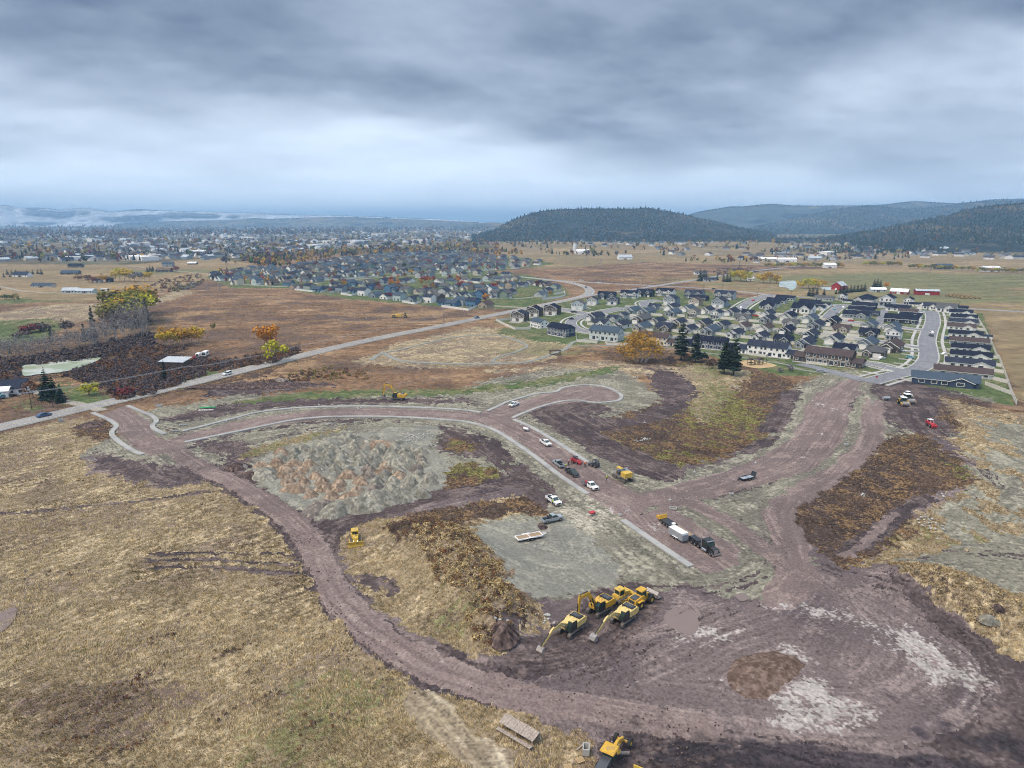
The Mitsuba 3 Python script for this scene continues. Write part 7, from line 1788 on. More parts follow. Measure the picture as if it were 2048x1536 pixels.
def person(px, py, vest, label, pose_=0, head=0.0):
    q = at(px, py); k = thing('person', label, 'person'); m = pose(q[0], q[1], hz(*q), head)
    bend = .35 if pose_ == 1 else 0.0
    J = dict(hl=(0, .10, .92, .10), hr=(0, -.10, .92, .10), kl=(.06 if pose_ else .10, .11, .50, .072), kr=(-.04, -.11, .50, .072), al=(.0, .11, .09, .05), ar=(-.12, -.11, .09, .05), tl=(.13, .12, .05, .045), tr=(.0, -.12, .05, .045),
             w=(.0 + bend * .1, 0, 1.08, .135), c=(bend * .4, 0, 1.32 - bend * .1, .16), sl=(bend * .55, .19, 1.42 - bend * .2, .075), sr=(bend * .55, -.19, 1.42 - bend * .2, .075), el=(.12 + bend, .27, 1.16 - bend * .2, .05), er=(.05 + bend, -.27, 1.15 - bend * .2, .05), fl=(.30 + bend, .22, 1.02 - bend * .2, .04), fr=(.22 + bend, -.24, .95 - bend * .2, .04), n=(bend * .65, 0, 1.52 - bend * .25, .06), h=(bend * .8 + .02, 0, 1.66 - bend * .3, .105))
    def ball(n):
        x, y, z, r = J[n]
        return m3.Manifold.sphere(r, 12).translate([x, y, z])
    def limb(*pairs):
        o = m3.Manifold()
        for a, b in pairs:
            o = o + m3.Manifold.batch_hull([ball(a), ball(b)])
        return o
    legs = limb(('hl', 'kl'), ('kl', 'al'), ('al', 'tl'), ('hr', 'kr'), ('kr', 'ar'), ('ar', 'tr'), ('hl', 'hr'), ('hl', 'w'), ('hr', 'w'))
    torso = limb(('w', 'c'), ('c', 'sl'), ('c', 'sr'), ('sl', 'el'), ('el', 'fl'), ('sr', 'er'), ('er', 'fr'), ('c', 'n'), ('n', 'h'))
    hands = m3.Manifold()
    for e in ('fl', 'fr'):
        x, y, z, r = J[e]
        hands = hands + m3.Manifold.cube([.09, .035, .09], True).translate([x + .04, y, z - .03])
        for i in range(4):
            hands = hands + m3.Manifold.cube([.07 - .008 * abs(i - 1), .03, .016], True).translate([x + .11, y, z - .07 + i * .022])
        hands = hands + m3.Manifold.cube([.05, .02, .02], True).translate([x + .07, y + .035, z + .01])
    part(k, 'body', mikit.ply(legs + torso + hands, 'denim', smooth=50), m)
    part(k, 'vest', mikit.ply(m3.Manifold.batch_hull([m3.Manifold.sphere(.17, 12).translate([J['w'][0], 0, 1.02]), m3.Manifold.sphere(.185, 12).translate([J['c'][0], 0, J['c'][2]]), m3.Manifold.sphere(.10, 10).translate([J['sl'][0], .15, J['sl'][2]]), m3.Manifold.sphere(.10, 10).translate([J['sr'][0], -.15, J['sr'][2]])]), vest, smooth=50), m)
    x, y, z, r = J['h']
    part(k, 'face', mikit.ply(m3.Manifold.sphere(.1, 14).scale([1, .8, 1.15]).translate([x + .012, 0, z - .01]) + m3.Manifold.sphere(.022, 8).translate([x + .11, 0, z - .02]), 'skin', smooth=50), m)
    part(k, 'hard_hat', mikit.ply(m3.Manifold.sphere(.125, 14).trim_by_plane([0, 0, 1], .0).translate([x, 0, z + .03]) + m3.Manifold.cylinder(.015, .15, .15, 14).translate([x + .02, 0, z + .03]), 'helmet_white', smooth=50), m)


person(1137, 930, 'vest_orange', 'person in orange vest standing between the red paver and the dark grey pickup', 0, -.5)
person(1132, 937, 'vest_lime', 'person in lime vest behind the loaded grey pickup', 0, .8)
person(1213, 961, 'vest_lime', 'person in lime vest alone on the road left of the kerb machine', 0, 1.2)
person(1169, 932, 'vest_orange', 'person in orange vest bending at the end of the kerb strip', 1, .6)
person(1171, 934, 'vest_orange', 'person in orange vest, right one of the two at the kerb strip end', 1, 2.4)
person(1105, 1010, 'vest_lime', 'person in lime vest at the side of the white pickup by the pad', 0, 2.0)
person(1240, 958, 'vest_lime', 'person in lime vest close beside the kerb laying machine', 1, .2)


# smaller machines
def kerb_machine():
    q = at(1245, 958); k = thing('kerb_machine', 'kerb laying machine, yellow and silver with a raised conveyor', 'machine'); m = pose(q[0], q[1], hz(*q), math.radians(118), 1.25)
    for y, x in ((1.2, -1.6), (-1.2, -1.6), (.9, 2.0)):
        part(k, 'track', track_mesh(1.7, .3, .35, 0).ply('track_steel'), m @ T().translate([x, y, 0]))
    part(k, 'engine_box', MB().box(-2.4, -.6, -1.1, 1.1, 1.1, 2.3).ply('paint_yellow'), m)
    part(k, 'frame', MB().box(-2.6, 2.6, -.9, -.6, .8, 1.15).box(-2.6, 2.6, .6, .9, .8, 1.15).ply('bucket_steel'), m)
    part(k, 'conveyor', MB().bar([3.8, -.6, .6], [-.6, -.6, 3.0], .7, .35).ply('paint_silver'), m)
    part(k, 'hopper', MB().box(-.6, .9, -1.4, .1, 1.1, 2.2, taper=1.25).ply('paint_silver'), m)
    part(k, 'canopy', MB().box(-.4, 1.2, .2, 1.1, 2.9, 3.0).box(-.35, -.28, .25, .32, 1.1, 2.9).box(1.1, 1.17, 1.0, 1.07, 1.1, 2.9).ply('paint_yellow'), m)
    part(k, 'console', MB().box(.2, 1.3, .3, 1.0, 1.15, 2.0).ply('paint_dark_grey'), m)


kerb_machine()


def small_tracked(name, label, px, py, head, paint, canopy, s=1.0, cat='machine'):
    q = at(px, py); k = thing(name, label, cat); m = pose(q[0], q[1], hz(*q), head, s)
    wheel_parts(k, m, [(.7, .65), (.7, -.65), (-.7, .65), (-.7, -.65)], .42, .32)
    part(k, 'body', MB().prism([(-1.3, .45), (-1.3, 1.4), (-.5, 1.5), (.2, 1.0), (1.2, .9), (1.3, .45)], -.55, .55).ply(paint), m)
    part(k, 'canopy', MB().box(-.8, .5, -.6, .6, 1.95, 2.05).box(-.75, -.68, -.55, -.48, 1.2, 1.95).box(-.75, -.68, .48, .55, 1.2, 1.95).box(.38, .45, -.55, -.48, .9, 1.95).box(.38, .45, .48, .55, .9, 1.95).ply(canopy), m)
    part(k, 'seat', MB().box(-.6, -.1, -.3, .3, 1.0, 1.25).box(-.65, -.5, -.3, .3, 1.2, 1.65).ply('rubber'), m)
    part(k, 'loader_arm', MB().bar([-.9, .7, 1.5], [1.5, .7, .6], .12, .2).bar([-.9, -.7, 1.5], [1.5, -.7, .6], .12, .2).box(1.4, 1.9, -.85, .85, .1, .7).ply(paint), m)


small_tracked('skid_steer', 'dark skid steer loader beside the kerb end with green work lamps', 1190, 933, 2.2, 'paint_dark_grey', 'paint_black', 1.15, 'skid steer')
small_tracked('paver', 'small red and black machine standing on the new side street', 1151, 926, -.6, 'paint_red', 'paint_black', 1.1)
small_tracked('tractor', 'red tractor with white canopy alone on the muddy slope', 1860, 852, -1.4, 'paint_red', 'paint_white', 1.3, 'tractor')


def roller(label, px, py, head, body, s=1.0):
    q = at(px, py); k = thing('road_roller', label, 'road roller'); m = pose(q[0], q[1], hz(*q) - .05, head, s)
    part(k, 'drum', MB().tube([1.7, -1.05, .75], [1.7, 1.05, .75], .75, n=18).ply('bucket_steel', 40), m)
    part(k, 'drum_frame', MB().box(.8, 2.6, 1.08, 1.25, .6, 1.0).box(.8, 2.6, -1.25, -1.08, .6, 1.0).box(.7, .95, -1.2, 1.2, .6, 1.1).ply('paint_yellow'), m)
    part(k, 'hood', MB().prism([(-2.6, .7), (-2.5, 1.5), (-.8, 1.7), (-.8, .7)], -.75, .75).ply(body, 25), m)
    part(k, 'cab', MB().box(-.8, .6, -.8, .8, .9, 2.5, taper=.92).ply('machine_glass'), m); part(k, 'cab__roof', MB().box(-1, .8, -.9, .9, 2.5, 2.66).ply('paint_white'), m)
    wheel_parts(k, m, [(-1.8, .85), (-1.8, -.85)], .75, .5, 'hub_yellow')


roller('yellow and white road roller, left one on the muddy lot', 1806, 809, -1.7, 'paint_yellow', 1.25)
roller('white road roller with yellow frame, right one on the muddy lot', 1814, 804, -1.5, 'paint_white', 1.4)
roller('white soil compactor standing behind the pair of rollers', 1815, 794, -1.5, 'paint_white', 1.0)


def scraper():
    q = at(800, 639); k = thing('earth_scraper', 'yellow earth scraper with four big wheels out on the brown field', 'earth scraper'); m = pose(q[0], q[1], hz(*q), .02, 1.25)
    part(k, 'bowl', MB().prism([(-2.6, .8), (-3.0, 2.3), (.6, 2.3), (1.2, 1.4), (.4, .5)], -1.4, 1.4).ply('paint_yellow'), m)
    part(k, 'gooseneck', MB().bar([.4, 0, 2.2], [2.4, 0, 2.6], .5).bar([2.3, 0, 2.6], [3.1, 0, 1.6], .5).ply('paint_yellow'), m)
    part(k, 'tractor', MB().prism([(2.6, .8), (2.6, 2.0), (5.0, 1.9), (5.2, .8)], -1.1, 1.1).ply('paint_yellow'), m); part(k, 'cab', MB().box(3.0, 4.0, -.7, .7, 2.0, 3.2).ply('machine_glass'), m)
    part(k, 'engine', MB().box(-5.2, -3.0, -.9, .9, .9, 2.1).ply('paint_yellow'), m)
    wheel_parts(k, m, [(3.6, 1.4), (3.6, -1.4), (-3.6, 1.4), (-3.6, -1.4)], .95, .7)


scraper()
def mixer_trailer(px, py, label, paint, s=1.0, rot=0.0):
    q = at(px, py); k = thing('trailer_tank', label, 'trailer'); m = pose(q[0], q[1], hz(*q), rot, s)
    part(k, 'tank', MB().tube([-1.3, 0, 1.1], [1.3, 0, 1.1], .6, n=12).ply(paint, 40), m); part(k, 'frame', MB().box(-1.4, 2.4, -.1, .1, .45, .6).box(-1.2, 1.2, -.6, .6, .45, .55).ply('paint_dark_grey'), m)
    wheel_parts(k, m, [(0, .7), (0, -.7)], .38, .22)


mixer_trailer(1052, 862, 'small white water tank trailer at the start of the right kerb', 'paint_white', .8, -.7)
mixer_trailer(1772, 801, 'pale grey tank trailer left of the rollers on the muddy lot', 'paint_silver', 1.1, .1)


def camper(label, px, py, rot, s=1.0, front='machine_glass'):
    q = at(px, py); k = thing('camper', label, 'camper'); m = pose(q[0], q[1], hz(*q), rot, s)
    part(k, 'body', MB().prism([(-3.2, .5), (-3.3, 2.9), (2.6, 2.9), (3.2, 2.1), (3.2, .5)], -1.2, 1.2).ply('paint_white', 20), m)
    part(k, 'windscreen', MB().prism([(3.22, 1.1), (3.22, 2.0), (2.75, 2.7), (2.8, 2.75), (3.28, 2.05), (3.28, 1.1)], -1.0, 1.0).ply('machine_glass'), m)
    part(k, 'window', MB().box(-2, 1.5, 1.19, 1.23, 1.5, 2.2).box(-2, 1.5, -1.23, -1.19, 1.5, 2.2).ply('machine_glass'), m)
    wheel_parts(k, m, [(2.0, 1.0), (2.0, -1.0), (-1.8, 1.0), (-1.8, -1.0)], .42, .3)


camper('white camper, left one of two in the brush beside the grey barn', 397, 716, -1.4, .8); camper('white camper with dark front, right one of two beside the grey barn', 411, 714, -1.45, .95)
small_tracked('tractor', 'small red tractor in the brush in front of the campers', 391, 721, .6, 'paint_red', 'paint_red', 1.1, 'tractor')
camper('long white trailer parked right of the white ranch house', 210, 585, .05, 1.2)
# ---------------------------------------------------------------- heaps, boxes, shelter, poles
def heap_mesh(seed, rings=7, seg=16, ridge_=0.0):
    rng = np.random.default_rng(seed)
    v = [(0, 0, 1.0)]
    for r in range(1, rings + 1):
        t = r / rings
        for k in range(seg):
            a = 2 * math.pi * k / seg + (r % 2) * math.pi / seg
            rr = t * (1 + .18 * math.sin(2 * a + seed) + .10 * math.sin(3 * a + seed * 2))
            v.append((math.cos(a) * rr, math.sin(a) * rr, max(0, math.cos(t * 1.62)) ** 1.15 * .85 + .15 * (1 - t) - (0.10 if r == rings else 0)))
    v = np.array(v)
    v[:, 2] += (meshkit.fbm(v * [3, 3, 1] + seed * 5.1, 3, seed) - .5) * .28 * (1 - v[:, 2] * .5) * (v[:, 2] > -.05)
    f = [[0, 1 + k, 1 + (k + 1) % seg] for k in range(seg)]
    for r in range(1, rings):
        for k in range(seg):
            a, b = 1 + (r - 1) * seg + k, 1 + (r - 1) * seg + (k + 1) % seg
            c, d = a + seg, b + seg
            f += [[a, c, d], [a, d, b]]
    return v, np.array(f)


matte('heap_grey', soil((.225, .215, .18), (.175, .17, .15), (.27, .255, .21), (.2, .19, .13), (.12, .11, .10), 5, 2, .7, 3.0, None, .7))
matte('heap_brown', soil((.26, .195, .145), (.215, .16, .12), (.31, .24, .18), (.2, .19, .13), (.12, .11, .10), 5, 2, .7, 3.0, None, .7))
matte('heap_dark', soil((.085, .062, .058), (.06, .045, .045), (.12, .085, .075), (.4, .38, .36), (.05, .04, .04), 4, 1.6, 1.0, 3.0, None, .6))
matte('heap_mid', soil((.17, .15, .135), (.14, .12, .11), (.22, .19, .16), (.2, .19, .13), (.12, .11, .10), 5, 2, .7, 3.0, None, .7))
HEAPS = [mikit.ply(heap_mesh(i), None, smooth=True, uv=np.zeros((113, 2))) for i in range(6)]


def heap(px, py, r, h, kind, label, group=None, name='gravel_heap', rot=None, long=1.0, world=None):
    q = at(px, py) if world is None else world
    k = thing(name, label, 'heap', group)
    r_ = random.uniform(0, 6.28) if rot is None else rot
    solo(k, dict(HEAPS[random.randrange(6)], bsdf={'type': 'ref', 'id': 'heap_' + kind}), pose(q[0], q[1], hz(*q) - .35, r_, (r * long, r, h + .35)))


rng = np.random.default_rng(8)
P = pts([(500, 935), (560, 905), (650, 888), (700, 878), (780, 878), (850, 905), (865, 960), (850, 990), (700, 1022), (640, 1015), (555, 972)])
g_ = shapely.Polygon(P); lo, hi = P.min(0), P.max(0)
nh = 0
for row_, yy in enumerate(np.arange(hi[1], lo[1], -5.2)):
    col_ = 0
    for xx in np.arange(lo[0], hi[0], 5.2):
        q = np.array([xx + rng.uniform(-1.0, 1.0) + (yy % 9) * .25, yy + rng.uniform(-.9, .9)])
        if not shapely.contains_xy(g_, *q):
            continue
        col_ += 1
        n_ = float(nz(q[0:1], q[1:2], 17, 91, 2)[0])
        kind = 'brown' if n_ > .535 else 'grey' if n_ < .47 or rng.random() < .6 else 'mid'
        heap(0, 0, rng.uniform(2.4, 3.2), rng.uniform(1.3, 2.4), kind, {'brown': 'tan brown dumped heap', 'grey': 'grey green gravel heap', 'mid': 'grey brown heap'}[kind] + f' in the heap field, {ORD[col_ - 1]} from left, {ORD[row_]} row from the back', {'brown': 'tan brown heaps', 'grey': 'grey gravel heaps', 'mid': 'grey brown heaps'}[kind], 'gravel_heap' if kind != 'brown' else 'soil_heap', world=q)
        nh += 1
for i, (px, py, r, h, kind, lg, rot) in enumerate([(675, 1022, 4.6, 3.0, 'grey', 1.3, .3), (712, 1016, 5.2, 3.4, 'grey', 1.5, .2), (752, 1003, 5.0, 3.4, 'grey', 1.6, .25), (792, 995, 4.6, 2.8, 'grey', 1.6, .3), (640, 1018, 4.4, 2.6, 'mid', 1.2, .6), (530, 950, 4.4, 2.4, 'grey', 1.6, -.6), (655, 890, 4.6, 2.6, 'grey', 1.3, .1), (690, 882, 4.6, 2.8, 'grey', 1.4, .1), (760, 893, 5.0, 2.4, 'brown', 1.3, .2), (792, 925, 5.5, 2.8, 'grey', 1.6, -.8), (475, 935, 3.4, 1.6, 'dark', 1.3, 0), (500, 952, 3.0, 1.5, 'dark', 1.2, 0)]):
    heap(px, py, r, h, kind, f'large {dict(grey="grey gravel", mid="grey brown", brown="tan", dark="dark earth")[kind]} heap on the rim of the heap field, {ORD[i]} around', 'large heaps on the rim', rot=rot, long=lg, name='large_heap')
heap(1006, 1292, 3.4, 2.4, 'dark', 'black earth heap with pale roots beside the nearest digger bucket', name='soil_heap')
matte('heap_yard', soil((.135, .092, .072), (.105, .072, .058), (.16, .115, .095), (.4, .38, .36), (.05, .04, .04), 4, 1.6, .6, 3.0, None, .6))
heap(1525, 1345, 6.0, .55, 'yard', 'dark brown earth heap in the middle of the wide dirt yard', name='soil_heap', rot=.4, long=1.2)
heap(1555, 1335, 3.4, .5, 'yard', 'smaller brown spur on the right of the dark yard heap', name='soil_heap', rot=1.2, long=1.3)
heap(1975, 1258, 1.9, .9, 'grey', 'grey gravel heap at the end of the right grassy mound', name='gravel_heap')
heap(1990, 1250, 1.2, .8, 'dark', 'small dark heap beside the grey one at the right grassy mound', name='soil_heap')
heap(520, 776, 6, 1.3, 'dark', 'low dark earth bank by the main road', name='soil_heap', long=5, rot=.12); heap(560, 764, 4, 1.4, 'mid', 'tan earth heap on the dark bank by the main road', name='soil_heap', long=1.6, rot=.1)
heap(180, 850, 4, 1.2, 'dark', 'dark earth heap left of the street entrance', name='soil_heap', long=1.7, rot=.2); heap(1085, 1052, 1.6, .35, 'dark', 'small wet dark spoil patch in front of the blue grey pickup', name='soil_heap', long=1.6)


# rubble: white stones and broken concrete
def stones(key, spots, bsdf, label, size=(.12, .42), seed=1, cat='stones'):
    rng = np.random.default_rng(seed); m = MB()
    ico = trimesh.creation.icosahedron()
    for px, py, n, sp in spots:
        c = at(px, py)
        for _ in range(n):
            x, y = c + rng.normal(0, sp, 2); s = rng.uniform(*size)
            v = ico.vertices * s * rng.uniform(.6, 1.3, (12, 1)) * [1, 1, .7]
            m.add(v + [x, y, hz(x, y) + s * .1], ico.faces)
    t = m.tm(); scene[key] = mikit.ply(t, bsdf, uv=np.zeros((len(t.vertices), 2))); labels[key] = {'label': label, 'category': cat, 'kind': 'stuff'}


stones('rubble', [(590, 975, 30, 1.4), (605, 968, 18, 1.0), (828, 878, 30, 2.0), (850, 872, 20, 1.6), (700, 1003, 8, .8), (690, 1000, 6, .5), (810, 1000, 16, 2.2), (860, 890, 14, 2), (1285, 876, 18, 1.2), (1290, 872, 10, .8), (1870, 1040, 14, 1.2), (1850, 1028, 8, 1.0), (1860, 1050, 12, 1.6), (1885, 988, 8, .8), (1732, 985, 6, 1.0), (1470, 765, 14, 1.5), (1090, 1237, 12, 1.0), (1000, 1272, 10, 1.0), (660, 848, 12, 1.2), (840, 865, 8, 2), (890, 640, 40, 14), (760, 640, 20, 12)], 'precast', 'pale broken concrete and stones scattered over the building site')
stones('earth_clods', [(600 + 60 * i, 1170 + 60 * i, 60, 3) for i in range(4)] + [(1150, 1320, 120, 5), (1250, 1300, 120, 5), (1050, 1345, 90, 4), (1300, 1500, 160, 5), (1350, 1520, 140, 5), (590, 1080, 80, 2.5), (610, 1150, 80, 2.2), (840, 1060, 60, 5), (1800, 1170, 70, 4), (1900, 1260, 80, 4), (1000, 930, 80, 8), (1200, 890, 90, 8)], 'heap_dark', 'dark earth clods along the tracks', (.06, .18), 5, 'clods')


# kerb-side boxes, pipes and manholes
def concrete_box(px, py, label, s=(1.4, 1.1, .7), rot=.3, name='concrete_box'):
    q = at(px, py); k = thing(name, label, 'concrete box'); m = pose(q[0], q[1], hz(*q), rot)
    a, b, h = s
    part(k, 'wall', MB().box(-a / 2, a / 2, -b / 2, -b / 2 + .14, 0, h).box(-a / 2, a / 2, b / 2 - .14, b / 2, 0, h).box(-a / 2, -a / 2 + .14, -b / 2 + .14, b / 2 - .14, 0, h).box(a / 2 - .14, a / 2, -b / 2 + .14, b / 2 - .14, 0, h).ply('precast'), m)
    part(k, 'floor', MB().box(-a / 2 + .14, a / 2 - .14, -b / 2 + .14, b / 2 - .14, 0, .12).ply('heap_mid'), m)


concrete_box(1172, 1505, 'open grey concrete box lying on the grass left of the grader', (1.5, 1.0, 1.1), 1.45)
concrete_box(1346, 1017, 'square concrete chamber beside the pink road crossing', (1.9, 1.4, .4), -.3); concrete_box(1463, 986, 'small concrete chamber on the far verge of the wide pink road', (1.2, .9, .4), .2)
concrete_box(1240, 1031, 'small grey concrete chamber at the top of the lower kerb strip', (.8, .8, .5), .2); concrete_box(122, 841, 'white concrete block on the roadside grass left of the entrance', (1.4, 1.4, 1.0), .5)
concrete_box(318, 812, 'pale concrete chamber by the upper entrance kerb', (2.2, 1.6, .7), .1); concrete_box(366, 850, 'flat pale concrete slab near the entrance fork', (2.6, 1.2, .3), .1); concrete_box(351, 862, 'grey concrete lid at the start of the upper kerb', (2.4, 1.0, .3), .1)
concrete_box(1693, 888, 'white concrete block on the graded verge of the wide road', (1.2, 1.0, .6), .2); concrete_box(1745, 806, 'white block on the verge near the estate street', (1.2, 1.0, .6), .2)
for i, (px, py) in enumerate([(453, 843), (574, 829), (583, 823), (638, 811), (716, 818), (722, 817), (902, 812), (1000, 868), (1042, 850), (1118, 896), (1140, 905), (1389, 942), (1512, 917), (1340, 1000), (856, 838), (730, 834), (1290, 838), (1136, 880)]):
    q = at(px, py); k = thing('marker_stake', 'small white survey marker beside the new road bed', 'marker', 'white survey markers along the new streets')
    m = pose(q[0], q[1], hz(*q), .3); part(k, 'post', MB().box(-.05, .05, -.05, .05, 0, 1.0).ply('trim_white'), m); part(k, 'base', MB().box(-.35, .35, -.3, .3, 0, .25).ply('precast'), m)
q = at(415, 816); k = thing('pipe', 'bright green plastic pipe lying by the upper road', 'pipe'); solo(k, MB().tube([-3.2, 0, .3], [3.2, 0, .3], .28, n=12).ply('plastic_green', 40), pose(q[0], q[1], hz(*q), .12))
q = at(412, 821); k = thing('pipe', 'white plastic pipe lying in front of the green pipe', 'pipe'); solo(k, MB().tube([-3.0, 0, .2], [3.0, 0, .2], .18, n=10).ply('paint_white', 40), pose(q[0], q[1], hz(*q), .1))
q = at(1184, 1030); k = thing('wheelbarrow', 'red and white barrow tipped at the pad corner', 'wheelbarrow'); m = pose(q[0], q[1], hz(*q), .6, 1.3)
part(k, 'tray', MB().box(-.5, .5, -.35, .35, .4, .7, taper=1.3).ply('paint_red'), m); part(k, 'handles', MB().bar([-.4, .25, .4], [-1.2, .3, .5], .06).bar([-.4, -.25, .4], [-1.2, -.3, .5], .06).ply('paint_white'), m); part(k, 'wheel', MB().tube([.7, -.06, .2], [.7, .06, .2], .2).ply('rubber'), m)
for px, py, rot, lab in [(1160, 1521, .4, 'wooden pallet on the grass below the concrete box'), (1136, 1535, .2, 'wooden pallet at the bottom edge, left of the grader')]:
    q = at(px, py); k = thing('pallet', lab, 'pallet'); m = pose(q[0], q[1], hz(*q) + .02, rot)
    for j in range(6):
        part(k, 'board', MB().box(-.6, .6, -.5 + j * .18, -.38 + j * .18, .11, .14).ply('pallet_wood'), m)
    for j in (-.5, -.05, .4):
        part(k, 'bearer', MB().box(j, j + .1, -.5, .52, 0, .11).ply('pallet_wood'), m)
q = at(1160, 1495); k = thing('plank', 'single grey plank leaning by the concrete box', 'plank'); solo(k, MB().box(-.8, .8, -.1, .1, 0, .06).ply('weathered_wood'), pose(q[0], q[1], hz(*q) + .05, .8))
# the weathered timber shelter: a slanted upper roof over a lower ledge
q0, q1 = at(1002, 1452), at(1070, 1492); d = q1 - q0; L = np.linalg.norm(d); q = (q0 + q1) / 2
k = thing('feed_shelter', 'long weathered timber feed shelter on the grass below the haul road', 'feed shelter'); m = pose(q[0], q[1], hz(*q) - .1, math.atan2(d[1], d[0]))
nb = 14
for j in range(nb):
    x0 = -L / 2 + L * j / nb
    part(k, 'roof_board', MB().prism([(0, 0), (L / nb - .03, 0), (L / nb - .03, .05 + .02 * (j % 3)), (0, .05 + .02 * (j % 3))], 0, 1.9).ply('weathered_wood'), m @ T().translate([x0, -.55, 1.15]).rotate([1, 0, 0], 14))
for j in range(10):
    x0 = -L / 2 + L * j / 10
    part(k, 'trough_board', MB().box(0, L / 10 - .03, -1.25, -.55, .35, .42 + .015 * (j % 2)).ply('weathered_wood'), m @ T().translate([x0, 0, 0]))
for x in (-L / 2 + .1, 0, L / 2 - .2):
    part(k, 'post', MB().box(x, x + .12, -.6, -.48, 0, 1.2).box(x, x + .12, 1.1, 1.22, 0, 1.6).box(x, x + .12, -1.2, -1.08, 0, .36).ply('weathered_wood'), m)
part(k, 'back_wall', MB().box(-L / 2, L / 2, 1.2, 1.26, .3, 1.5).ply('weathered_wood'), m)

# poles and lamps
def pole(px, py, hpx, label, cross=True, name='utility_pole', bsdf='dark_wood', r=.17, group=None):
    q = at(px, py); h = hpx / ppm(px, py); k = thing(name, label, 'utility pole', group); z = hz(*q)
    part(k, 'shaft', MB().tube([q[0], q[1], z - .3], [q[0], q[1], z + h], r, r * .6, 7).ply(bsdf))
    if cross:
        part(k, 'crossarm', MB().box(q[0] - 1.4, q[0] + 1.4, q[1] - .07, q[1] + .07, z + h - .9, z + h - .7).ply(bsdf))
        part(k, 'insulator', join(*[MB().tube([q[0] + u, q[1], z + h - .7], [q[0] + u, q[1], z + h - .4], .08) for u in (-1.2, 0, 1.2)]).ply('bucket_steel'))
    return np.array([q[0], q[1], z + h - .4])


tops = [pole(-60, 838, 60, 'wooden utility pole at the far left edge'), pole(63, 815, 36, 'wooden utility pole on the green verge by the drive'), pole(106, 813, 19, 'short utility pole by the drive, left one of the frame'), pole(129, 803, 15, 'short utility pole by the drive, right one of the frame'), pole(371, 763, 32, 'wooden utility pole in front of the grey barn'), pole(462, 742, 22, 'utility pole on the verge right of the barn'), pole(474, 740, 18, 'thin utility pole right beside the verge pole'), pole(592, 716, 20, 'utility pole behind the yellow green roadside tree'), pole(888, 652, 22, 'utility pole on the brown meadow edge by the main road')]
for a, b in ((0, 1), (1, 4), (4, 5), (5, 7), (7, 8)):
    k = thing('power_line', f'thin power line between roadside poles, {ORD[a]} span', 'power line', 'power lines along the main road')
    m = MB()
    for off in (-1.2, 0, 1.2):
        p = [tops[a] * (1 - t) + tops[b] * t - [0, 0, 6 * t * (1 - t) * .5] + np.array([off, 0, 0]) for t in np.linspace(0, 1, 9)]
        for u, v in zip(p[:-1], p[1:]):
            m.tube(u, v, .035, n=3, caps=False)
    solo(k, m.ply('steel_grey'))
for i, (px, py, h) in enumerate([(1000, 600, 17), (1060, 600, 14), (1285, 571, 14), (1287, 590, 12), (1331, 566, 14), (1407, 584, 17), (1445, 587, 18), (1515, 593, 18), (1582, 596, 15), (1742, 602, 15), (1918, 617, 15), (1270, 569, 12), (1204, 566, 10)]):
    pole(px, py, h, f'distant utility pole along the back road, {ORD[i]} in the line', True, group='distant utility poles')
pole(1479, 535, 26, 'very tall thin mast standing beyond the farm trees', False, 'mast', 'dark_wood', .5)
# lattice pylons on the brown field
for i, (px, py, h) in enumerate([(1171, 532, 14), (1201, 534, 15), (416, 585, 12), (441, 590, 16), (1860, 545, 12)]):
    q = at(px, py); hh = h / ppm(px, py); k = thing('pylon', f'pale lattice power pylon on the open field, {ORD[i]}', 'pylon', 'lattice pylons'); z = hz(*q); m = MB()
    w = hh * .14
    for sx in (-1, 1):
        for sy in (-1, 1):
            m.bar([q[0] + sx * w, q[1] + sy * w, z], [q[0] + sx * w * .25, q[1] + sy * w * .25, z + hh], .22)
    for t in (0, .25, .5, .75):
        for sx in (-1, 1):
            wa, wb = w * (1 - .75 * t), w * (1 - .75 * (t + .25))
            m.bar([q[0] - sx * wa, q[1] - wa, z + hh * t], [q[0] + sx * wb, q[1] - wb, z + hh * (t + .25)], .12)
    part(k, 'tower', m.ply('bucket_steel')); part(k, 'crossarm', MB().bar([q[0] - hh * .2, q[1], z + hh * .86], [q[0] + hh * .2, q[1], z + hh * .86], .3).bar([q[0] - hh * .15, q[1], z + hh * .97], [q[0] + hh * .15, q[1], z + hh * .97], .25).ply('bucket_steel'))
# radio masts on the wooded hill
V0 = HILLV[0]; j0 = int((1274 - 945) / (1540 - 945) * 200)
for i, (dj, h, lab) in enumerate([(0, 16, 'radio mast on the crest of the wooded hill, left one'), (3, 20, 'radio mast on the crest of the wooded hill, right one')]):
    p = V0[10, j0 + dj]; k = thing('radio_mast', lab, 'radio mast'); part(k, 'mast', MB().bar(p, p + [0, 0, h * 1.6], 1.0).ply('bucket_steel')); part(k, 'dish', MB().tube(p + [0, -1, h * 1.2], p + [0, -1.5, h * 1.2], 1.6, n=8).ply('paint_white'))
